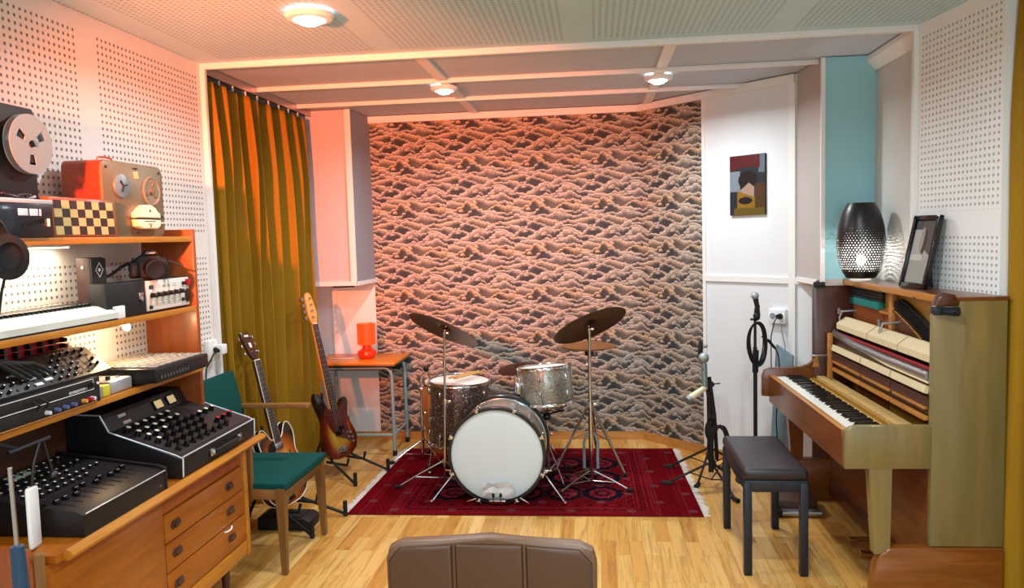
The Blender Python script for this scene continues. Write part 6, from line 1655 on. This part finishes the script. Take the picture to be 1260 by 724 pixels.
sidef = [(0.240, 0.10), (0.56, 0.10), (0.56, 1.300), (0.29, 1.300), (0.262, 1.290), (0.245, 1.268), (0.240, 1.24)]
MB().prism(sidef, 0.028, UZ(L-0.028), bev=0.003).build('side_panel', M['pianodark'], pn)
base_ = [(0.095, 0.0), (0.56, 0.0), (0.56, 0.252), (0.20, 0.252), (0.165, 0.245), (0.135, 0.222), (0.115, 0.18), (0.10, 0.10)]
MB().prism([(u+(0.065 if u > 0.5 else 0), z) for u, z in base_], 0.055, UZ(-0.010), bev=0.008, seg=3).build('toe_block', M['toewood'], pn)
MB().prism(base_, 0.055, UZ(L-0.06), bev=0.008, seg=3).build('toe_block', M['piano'], pn)
for v in (0.002, L-0.05):
    mb = MB(); a = mb.ring([(0.088, v, 0.59), (0.182, v, 0.59), (0.182, v+0.045, 0.59), (0.088, v+0.045, 0.59)]); b = mb.ring([(0.112, v, 0.22), (0.176, v, 0.22), (0.176, v+0.045, 0.22), (0.112, v+0.045, 0.22)])
    mb.skin([b, a]); mb.build('leg', M['veneer'] if v < 0.1 else M['piano'], pn, smooth=0)
def cheek(v, u0, u1, zt, m_, nm='cheek'):
    p = [(u0, 0.586), (u1, 0.586), (u1, zt), (u0+0.045, zt), (u0+0.020, zt-0.008), (u0+0.005, zt-0.022), (u0, zt-0.045)]
    return MB().prism(p, 0.034, UZ(v), bev=0.003).build(nm, m_, pn)
M['cheeksheen'] = M['veneer']
cheek(0.0, -0.008, 0.335, 0.768, M['veneer'])
cf = [(-0.05, 0.62), (0.245, 0.60), (0.245, 0.835), (0.215, 0.80), (0.17, 0.785), (-0.005, 0.785), (-0.035, 0.772), (-0.05, 0.74)]
MB().prism(cf, 0.03, UZ(L-0.030), bev=0.003).build('cheek', M['piano'], pn)
MB().bx(0.02, 0.42, 0.034, L-0.03, 0.588, 0.66, 0.003).build('keybed', M['piano'], pn)
MB().prism([(-0.012, 0.590), (0.022, 0.590), (0.022, 0.728), (0.004, 0.742), (-0.012, 0.742)], L-0.068, UZ(0.034), bev=0.003).build('key_slip', M['piano'], pn)
MB().bx(-0.011, 0.019, 0.036, L-0.032, 0.7405, 0.7455, 0.002).build('slip_edge', M['pianogold'], pn)
MB().bx(0.335, 0.355, 0.030, L-0.028, 0.06, 0.588, 0.002).build('lower_panel', M['piano'], pn)
MB().bx(0.322, 0.337, 0.030, L-0.028, 0.04, 0.13, 0.003).build('bottom_rail', M['pianodark'], pn)
MB().prism([(0.585, 0.028), (0.622, 0.028), (0.557, L-0.028), (0.52, L-0.028)], 1.255, Matrix.Translation((0, 0, 0.03))).build('back_board', M['pianodark'], pn)
# keys, bass end far away
v_hi, v_lo = L-0.048, 0.055
n_w = 52; pitch = (v_hi-v_lo)/n_w
wk = MB().bx(0, 0.155, -pitch/2+0.0005, pitch/2-0.0005, 0.0, 0.022, 0.0012, 1).build('white_key', M['ivory'], pn)
bkm = MB(); bkm.prism([(0.0, 0), (0.098, 0), (0.098, 0.0125), (0.010, 0.0125)], 0.011, Matrix(((1, 0, 0, 0), (0, 0, 1, -0.0055), (0, 1, 0, 0), (0, 0, 0, 1))), bev=0.0012, seg=1)
bk = bkm.build('black_key', M['blackgloss'], pn)
fw = fb_ = True
for i in range(n_w):
    v = v_hi-pitch*(i+0.5)
    p = (0.020, v, 0.716)
    if fw: wk.location = p; fw = False
    else: part_copy(wk, pn, p)
    note = (i+5) % 7       # A B C D E F G -> C=0
    if note in (0, 1, 3, 4, 5) and i < n_w-1:
        p = (0.075, v-pitch/2, 0.7375)
        if fb_: bk.location = p; fb_ = False
        else: part_copy(bk, pn, p)
# bare key levers behind the keys
mb = MB(); r = random.Random(11)
for i in range(88):
    v = v_hi-(v_hi-v_lo)*(i+0.5)/88
    mb.bx(0.176, 0.345, v-0.0062, v+0.0062, 0.700, 0.724+r.uniform(-0.0006, 0.0006))
mb.build('key_levers', M['spruce'], pn, smooth=0)
mb = MB()
for i in range(88):
    v = v_hi-(v_hi-v_lo)*(i+0.5)/88
    mb.bx(0.218, 0.226, v-0.004, v+0.004, 0.723, 0.729, mi=0); mb.bx(0.232, 0.240, v-0.003, v+0.003, 0.723, 0.731, mi=0)
mb.build('balance_pins', M['goldpaint'], pn, smooth=0)
for v0, v1 in ((0.04, 0.40), (0.41, 0.79), (0.80, L-0.04)):
    MB().bx(0.255, 0.300, v0, v1, 0.725, 0.739, 0.003).build('key_strip', M['spruce'], pn)
# action
segs = ((0.035, 0.39), (0.405, 0.775), (0.79, 1.25))
for v0, v1 in segs:
    MB().bx(0.318, 0.338, v0, v1, 0.782, 0.800, 0.002).build('action_rail', M['pianogold'], pn)
    MB().bx(0.322, 0.342, v0+0.01, v1-0.01, 0.826, 0.842, 0.002).build('action_rail', M['pianogold'], pn)
    mb = MB()
    n = int((v1-v0)/0.0137)
    for k in range(n):
        v = v0+(v1-v0)*(k+0.5)/n
        mb.box((0.335, v, 0.862), (0.026, 0.008, 0.036), (0, R(12), 0)); mb.box((0.326, v, 0.872), (0.010, 0.004, 0.012))
    mb.build('whippens', M['whip'], pn, smooth=0)
    mb = MB()
    for k in range(n):
        v = v0+(v1-v0)*(k+0.5)/n
        mb.box((0.330, v, 0.912), (0.018, (v1-v0)/n-0.0012, 0.032), (0, R(14), 0))
    mb.build('damper_blocks', M['feltcream'], pn, smooth=0)
    mb = MB()
    n2_ = n
    for k in range(n2_):
        v = v0+(v1-v0)*(k+0.5)/n2_; w = (v1-v0)/n2_-0.0008
        mb.prism([(0.352, 1.020), (0.366, 1.016), (0.430, 1.050), (0.424, 1.082), (0.40, 1.086), (0.352, 1.050)], w, UZ(v-w/2))
    mb.build('hammers', M['feltcream'], pn, smooth=0)
MB().bx(0.345, 0.372, 0.035, 1.26, 0.79, 0.99).build('action_back', M['darkwood'], pn)
MB().bx(0.352, 0.385, 0.035, 1.28, 0.935, 0.955, 0.002).build('dark_rail', M['pianodark'], pn)
mb = MB(); mb.tube([(0.338, 0.032, 0.968), (0.338, 0.5, 0.966), (0.338, 0.9, 0.974), (0.34, 1.22, 0.990), (0.352, 1.27, 0.995)], 0.018, 12); mb.build('hammer_rail', M['steel'], pn)
mb = MB(); mb.tube([(0.331, 0.032, 0.944), (0.331, 0.45, 0.944), (0.336, 0.72, 0.957)], 0.006, 8); mb.build('hammer_rail_lining', M['feltcream'], pn)
mb = MB(); mb.bx(0.345, 0.360, 0.033, 1.26, 0.990, 1.001, 0.003); mb.build('felt_strip', M['feltred'], pn)
MB().bx(0.30, 0.328, 1.232, 1.250, 0.72, 0.995, 0.003).build('action_post', M['pianogold'], pn)
MB().bx(0.21, 0.325, 1.235, 1.247, 0.862, 0.872, 0.003).build('action_arm', M['steel'], pn)
mb = MB(); mb.prism([(0.235, 0.79), (0.272, 0.79), (0.262, 0.85), (0.246, 0.85)], 0.008, UZ(L-0.040)); mb.build('corner_plate', M['pianogold'], pn)
for v in (0.67, 1.27):
    mb = MB(); mb.cyl((0.38, v, 1.115), (0.46, v-0.02, 1.12), 0.007, seg=10); mb.cyl((0.372, v, 1.10), (0.372, v, 1.135), 0.010, seg=10); mb.tube([(0.39, v, 1.115), (0.375, v, 1.08), (0.38, v, 1.04)], 0.007, 8); mb.build('action_bracket', M['steel'], pn)
# iron frame, strings, pins
MB().bx(0.475, 0.50, 0.03, L-0.028, 0.60, 1.275).build('iron_frame', M['goldpaint'], pn)
mb = MB()
for k in range(54):
    v = 0.86+0.435*k/53
    mb.cyl((0.463, v+0.03, 0.74), (0.463, v, 1.172), 0.0022, seg=5)
mb.build('strings', M['copper'], pn)
MB().bx(0.466, 0.476, 0.80, 1.31, 0.62, 1.17).build('soundboard', M['copper'], pn)
MB().bx(0.440, 0.474, 0.87, 1.30, 1.160, 1.198, 0.003).build('felt_band', M['feltteal'], pn)
MB().bx(0.462, 0.476, 0.87, 1.30, 1.198, 1.262).build('pin_block', M['blackm'], pn)
mb = MB()
for i in range(26):
    for j in range(4):
        mb.cyl((0.463, 0.882+0.0158*i+0.004*(j % 2), 1.206+0.015*j), (0.445, 0.882+0.0158*i+0.004*(j % 2), 1.208+0.015*j), 0.003, seg=6)
mb.build('tuning_pins', M['steel'], pn)
MB().bx(0.440, 0.476, 0.745, 0.865, 1.148, 1.160, 0.002).build('frame_ledge', M['goldpaint'], pn)
mb = MB(); mb.prism([(0.70, 0.76), (0.745, 0.76), (0.735, 1.262), (0.695, 1.262)], 0.030, Matrix(((0, 0, 1, 0.440), (1, 0, 0, 0), (0, 1, 0, 0), (0, 0, 0, 1))), bev=0.004); mb.build('frame_strut', M['pianogold'], pn)
VZ = lambda u: Matrix(((0, 0, 1, u), (1, 0, 0, 0), (0, 1, 0, 0), (0, 0, 0, 1)))     # local xy -> v,z ; extrude along u
lowc = [(0.69, 1.185), (0.60, 1.160), (0.50, 1.128), (0.40, 1.092), (0.30, 1.052), (0.20, 1.012), (0.10, 0.980), (0.032, 0.965)]
upc = [(0.032, 1.075), (0.15, 1.095), (0.30, 1.140), (0.45, 1.190), (0.56, 1.225), (0.63, 1.238), (0.68, 1.225)]
mb = MB(); mb.prism(lowc + upc, 0.020, VZ(0.452)); mb.build('pin_field', M['blackm'], pn, smooth=0)
mb = MB()
for i in range(34):
    f = i/33; v = 0.66-0.61*f
    zl = np.interp(v, [p[0] for p in reversed(lowc)], [p[1] for p in reversed(lowc)]); zu = np.interp(v, [p[0] for p in upc], [p[1] for p in upc])
    for j in range(5):
        z = zl+(zu-zl)*(j+0.6)/5.4
        mb.cyl((0.453, v, z), (0.436, v+0.001, z+0.002), 0.0032, seg=6)
mb.build('tuning_pins', M['darksteel'], pn)
mb = MB(); mb.tube([(0.446, v, z) for v, z in lowc], 0.007, 8); mb.build('bridge_edge', M['goldpaint'], pn)
mb = MB(); mb.prism(lowc + [(0.032, 0.70), (0.69, 0.70)], 0.016, VZ(0.458)); mb.build('lower_plate', M['brownplate'], pn, smooth=0)
mb = MB()
for k in range(14): mb.cyl((0.445, 0.665-0.045*k, np.interp(0.665-0.045*k, [p[0] for p in reversed(lowc)], [p[1] for p in reversed(lowc)])), (0.438, 0.665-0.045*k, np.interp(0.665-0.045*k, [p[0] for p in reversed(lowc)], [p[1] for p in reversed(lowc)])), 0.004, seg=8)
mb.build('bridge_studs', M['brass'], pn)
# lid
MB().prism([(0.405, -0.004), (0.630, -0.004), (0.560, L-0.03), (0.405, L-0.03)], 0.015, Matrix.Translation((0, 0, 1.285)), bev=0.003).build('lid', M['piano'], pn)
MB().bx(0.398, 0.412, 0.03, L-0.03, 1.268, 1.2985, 0.003).build('lid_edge', M['pianogold'], pn)
for v in (0.33, 0.74, 1.1):
    mb = MB(); mb.cyl((0.397, v, 1.272), (0.391, v, 1.272), 0.006, seg=10); mb.build('lid_stud', M['brass'], pn)
mb = MB(); mb.prism([(0.345, 1.262), (0.435, 1.262), (0.44, 1.285), (0.42, 1.312), (0.385, 1.318), (0.355, 1.30)], 0.05, UZ(-0.004), bev=0.008, seg=3); mb.build('corner_block', M['pianodark'], pn)
mb = MB(); mb.bx(0.335, 0.375, -0.012, 0.03, 1.228, 1.262, 0.004); mb.cyl((0.365, -0.006, 1.245), (0.425, -0.010, 1.242), 0.016, seg=14); mb.cyl((0.410, -0.010, 1.243), (0.430, -0.010, 1.242), 0.019, seg=14); mb.build('panel_catch', M['legblue'], pn)
mb = MB(); mb.bx(0.238, 0.298, L-0.062, L-0.027, 1.255, 1.285, 0.004); mb.build('panel_catch', M['blackm'], pn)
for v in (0.40, 0.56):
    mb = MB(); mb.prism([(0.0, -0.018), (0.06, -0.022), (0.14, -0.012), (0.14, 0.012), (0.06, 0.022), (0.0, 0.018)], 0.012, Matrix(((1, 0, 0, 0.195), (0, 1, 0, v), (0, 0, 1, 0.055), (0, 0, 0, 1))), bev=0.004); mb.build('pedal', M['brass'], pn)
mb = MB(); mb.cyl((0.333, 0.48, 0.33), (0.329, 0.48, 0.33), 0.006, seg=10); mb.build('panel_stud', M['brass'], pn)

# ---- perforated egg lamp
def eggmat(name, col):
    q = NT(name)
    sp = q.node('ShaderNodeSeparateXYZ'); q.link(q.coord(), sp.inputs[0])
    x, y, z = sp.outputs[0], sp.outputs[1], sp.outputs[2]
    th = q.math('DIVIDE', q.math('ADD', q.math('ARCTAN2', y, x), PI), 2*PI)
    row = q.math('DIVIDE', z, 0.0128); fl = q.math('FLOOR', row)
    a = q.math('FRACT', q.math('ADD', q.math('MULTIPLY', th, 46.0), q.math('MULTIPLY', q.math('FLOORED_MODULO', fl, 2.0), 0.5)))
    b = q.math('FRACT', row)
    h = q.math('SUBTRACT', 0.5, q.math('ABSOLUTE', q.math('SUBTRACT', a, 0.5)))     # 0..0.5
    k = q.math('SUBTRACT', 0.5, q.math('ABSOLUTE', q.math('SUBTRACT', b, 0.5)))
    # holes get smaller upwards, none near the top or the very foot
    open_ = q.ramp(q.math('DIVIDE', z, 0.40), [(0.10, (0, 0, 0, 1)), (0.17, (1, 1, 1, 1)), (0.45, (0.85, 0.85, 0.85, 1)), (0.72, (0.30, 0.30, 0.30, 1)), (0.90, (0, 0, 0, 1))])
    sz = q.math('SUBTRACT', 0.5, q.math('MULTIPLY', open_, 0.36))
    wn = q.node('ShaderNodeTexWhiteNoise', noise_dimensions='2D'); cb = q.node('ShaderNodeCombineXYZ'); q.link(q.math('FLOOR', q.math('MULTIPLY', th, 46.0)), cb.inputs[0]); q.link(fl, cb.inputs[1]); q.link(cb.outputs[0], wn.inputs['Vector'])
    sz2 = q.math('ADD', sz, q.math('MULTIPLY', wn.outputs['Value'], 0.08))
    hole = q.math('MULTIPLY', q.math('GREATER_THAN', h, sz2), q.math('GREATER_THAN', k, sz2))
    q.base(col); q.set(Roughness=0.35, Alpha=q.math('SUBTRACT', 1.0, hole))
    q.bump(q.math('MULTIPLY', hole, -1.0), 0.4, 0.003)
    return q.m
M['egg'] = eggmat('black_woven_shade', C(22, 20, 24)); M['egglining'] = eggmat('white_shade_lining', C(150, 148, 146))
LZ = 1.3005
t = thing('egg_lamp', 'black perforated egg-shaped lamp, lit from inside, on the far end of the piano lid', 'lamp', (1.43, 4.36, LZ))
mb = MB(); prof = []
for i in range(33):
    f = i/32; z = 0.018+0.405*f
    r_ = 0.123*math.sqrt(max(0.0, 1-((f-0.45)/0.56)**2)) if f < 0.45 else 0.123*math.sqrt(max(0.0, 1-((f-0.45)/0.66)**2))
    prof.append((max(r_, 0.045), z))
mb.lathe(prof, seg=72); shd = mb.build('shade', M['egg'], t)
mb = MB(); mb.lathe([(max(r_-0.004, 0.03), z) for r_, z in prof[1:-1]], seg=72); mb.build('lining', M['egglining'], shd)
mb = MB(); mb.lathe([(0.0, 0.0), (0.052, 0.0), (0.056, 0.006), (0.05, 0.018), (0.0, 0.02)], seg=28); mb.build('foot', M['whitepl'], t)
M['eggbulb'] = pm('lit_white_bulb', C(255, 250, 240), 0.3, emit=(1.0, 0.93, 0.82, 1), es=30.0)
mb = MB(); mb.sphere((0, 0, 0.115), 0.026, (1, 1, 1.15)); mb.build('bulb', M['eggbulb'], t)
mb = MB(); mb.cyl((0, 0, 0.018), (0, 0, 0.09), 0.016, seg=14); mb.build('lamp_holder', M['whitepl'], t)

# ---- photo frame leaning on the lid
t = thing('framed_photo', 'black framed black-and-white photograph leaning on the piano lid', 'picture frame', (1.478, 3.80, LZ+0.002), (R(-12.5), 0, R(-85)))
w, h = 0.235, 0.345
mb = MB()
for a, b, c_, d in ((-w/2, w/2, 0, 0.022), (-w/2, w/2, h-0.022, h)): mb.bx(a, b, -0.010, 0.012, c_, d, 0.003)
for a, b in ((-w/2, -w/2+0.022), (w/2-0.022, w/2)): mb.bx(a, b, -0.010, 0.012, 0.0, h, 0.003)
mb.build('frame', M['blackgloss'], t)
MB().bx(-w/2+0.01, w/2-0.01, 0.004, 0.010, 0.01, h-0.01).build('backing', M['blackm'], t)
U, V = np.meshgrid(np.linspace(0, 1, 70), np.linspace(0, 1, 110), indexing='ij')
img = np.ones((70, 110, 3))*168.0
img *= (0.9+0.15*V[..., None])
img[V > 0.86] = (66, 72, 80)
img[(V > 0.42+0.3*(1-U)) & (U > 0.35)] = (84, 84, 78)
img[((U-0.55)/0.12)**2+((V-0.66)/0.2)**2 < 1] = (60, 60, 58)
img[((U-0.42)/0.10)**2+((V-0.70)/0.2)**2 < 1] = (150, 150, 144)
img[(V < 0.46-0.25*(U-0.3)**2) & (V > 0.30) & (U < 0.6)] = (190, 190, 182)
img[(V < 0.36)] = (152, 156, 150)
P = np.zeros((70, 110, 3)); P[..., 0] = (U-0.5)*(w-0.05); P[..., 1] = 0.002; P[..., 2] = 0.025+V*(h-0.05)
grid_mesh('print', P, attr_mat('photo_print', 0.18), t, s2l(np.clip(img, 0, 255)/255))
mb = MB(); mb.prism([(-0.035, 0.0), (0.035, 0.0), (0.02, 0.24), (-0.02, 0.24)], 0.004, Matrix(((1, 0, 0, 0), (0, -0.26, 0.96, 0.075), (0, 0.96, 0.26, 0.018), (0, 0, 0, 1))))
mb.build('easel_back', M['blackm'], t)

# ================================================================ light and camera
def area(name, loc, rot, size, power, col=(1, 1, 1), spread=180):
    l = bpy.data.lights.new(name, 'AREA'); l.shape = 'DISK'; l.size = size; l.energy = power; l.color = col; l.spread = R(spread)
    o = bpy.data.objects.new(name, l); o.location = loc; o.rotation_euler = rot; COL.objects.link(o); return o
def point(name, loc, power, col, r=0.02):
    l = bpy.data.lights.new(name, 'POINT'); l.energy = power; l.color = col; l.shadow_soft_size = r
    o = bpy.data.objects.new(name, l); o.location = loc; COL.objects.link(o); return o
# ceiling lights of the rest of the room, behind and above the camera
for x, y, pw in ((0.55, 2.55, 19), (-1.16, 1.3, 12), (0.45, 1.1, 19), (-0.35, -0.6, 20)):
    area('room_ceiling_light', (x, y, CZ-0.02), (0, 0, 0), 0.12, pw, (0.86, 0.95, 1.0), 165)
point('clip_lamp_light', (-1.88, 2.90, 1.250), 3.6, (1.0, 0.72, 0.38), 0.014)
point('egg_lamp_light', (1.43, 4.36, LZ+0.158), 4.0, (1.0, 0.95, 0.88), 0.012)
l = bpy.data.lights.new('strip_lamp_light', 'AREA'); l.shape = 'RECTANGLE'; l.size = 0.02; l.size_y = 0.56; l.energy = 3.0; l.color = (1.0, 0.86, 0.62)
o = bpy.data.objects.new('strip_lamp_light', l); o.location = (-2.0, 2.45, 1.596); COL.objects.link(o)
point('table_lamp_light', (-1.74, 5.66, 0.995), 1.0, (1.0, 0.22, 0.05), 0.05)
l = bpy.data.lights.new('red_stage_light', 'SPOT'); l.energy = 1150; l.color = (1.0, 0.18, 0.055); l.spot_size = R(54); l.spot_blend = 1.0; l.shadow_soft_size = 0.05
o = bpy.data.objects.new('red_stage_light', l); o.location = (-1.52, 1.05, 1.98)
d = Vector((-1.25, 5.9, 2.12))-o.location; o.rotation_euler = d.to_track_quat('-Z', 'Y').to_euler(); COL.objects.link(o)

l = bpy.data.lights.new('cool_fill_light', 'AREA'); l.shape = 'RECTANGLE'; l.size = 1.75; l.size_y = 1.2; l.energy = 48; l.color = (0.66, 0.86, 1.0)  # added fill light behind the camera, to cool and brighten the ceiling
o = bpy.data.objects.new('cool_fill_light', l); o.location = (0.45, -2.13, 1.58); o.rotation_euler = (R(90), 0, 0); COL.objects.link(o)
w = bpy.data.worlds.new('room'); bpy.context.scene.world = w; w.use_nodes = True
w.node_tree.nodes['Background'].inputs[0].default_value = (0.8, 0.85, 0.9, 1); w.node_tree.nodes['Background'].inputs[1].default_value = 0.2

yaw, pitch, roll, FP = R(6.24017), R(4.34039), R(-1.59509), 948.85
f = Vector((-math.sin(yaw)*math.cos(pitch), math.cos(yaw)*math.cos(pitch), -math.sin(pitch)))
rt = Vector((math.cos(yaw), math.sin(yaw), 0)); up = rt.cross(f)
r2 = math.cos(roll)*rt + math.sin(roll)*up; u2 = -math.sin(roll)*rt + math.cos(roll)*up
cm = Matrix((r2, u2, -f)).transposed().to_4x4(); cm.translation = (0, 0, 1.6)
cam = bpy.data.cameras.new('camera'); co = bpy.data.objects.new('camera', cam); COL.objects.link(co)
cam.sensor_fit = 'HORIZONTAL'; cam.sensor_width = 36.0; cam.lens = 36.0*FP/1260.0; cam.clip_start = 0.05
co.matrix_world = cm
sc = bpy.context.scene
sc.camera = co
sc.view_settings.view_transform = 'Standard'; sc.view_settings.look = 'None'; sc.view_settings.gamma = 1.0; sc.view_settings.use_curve_mapping = False
sc.view_settings.exposure = 0.06
bpy.context.view_layer.update()
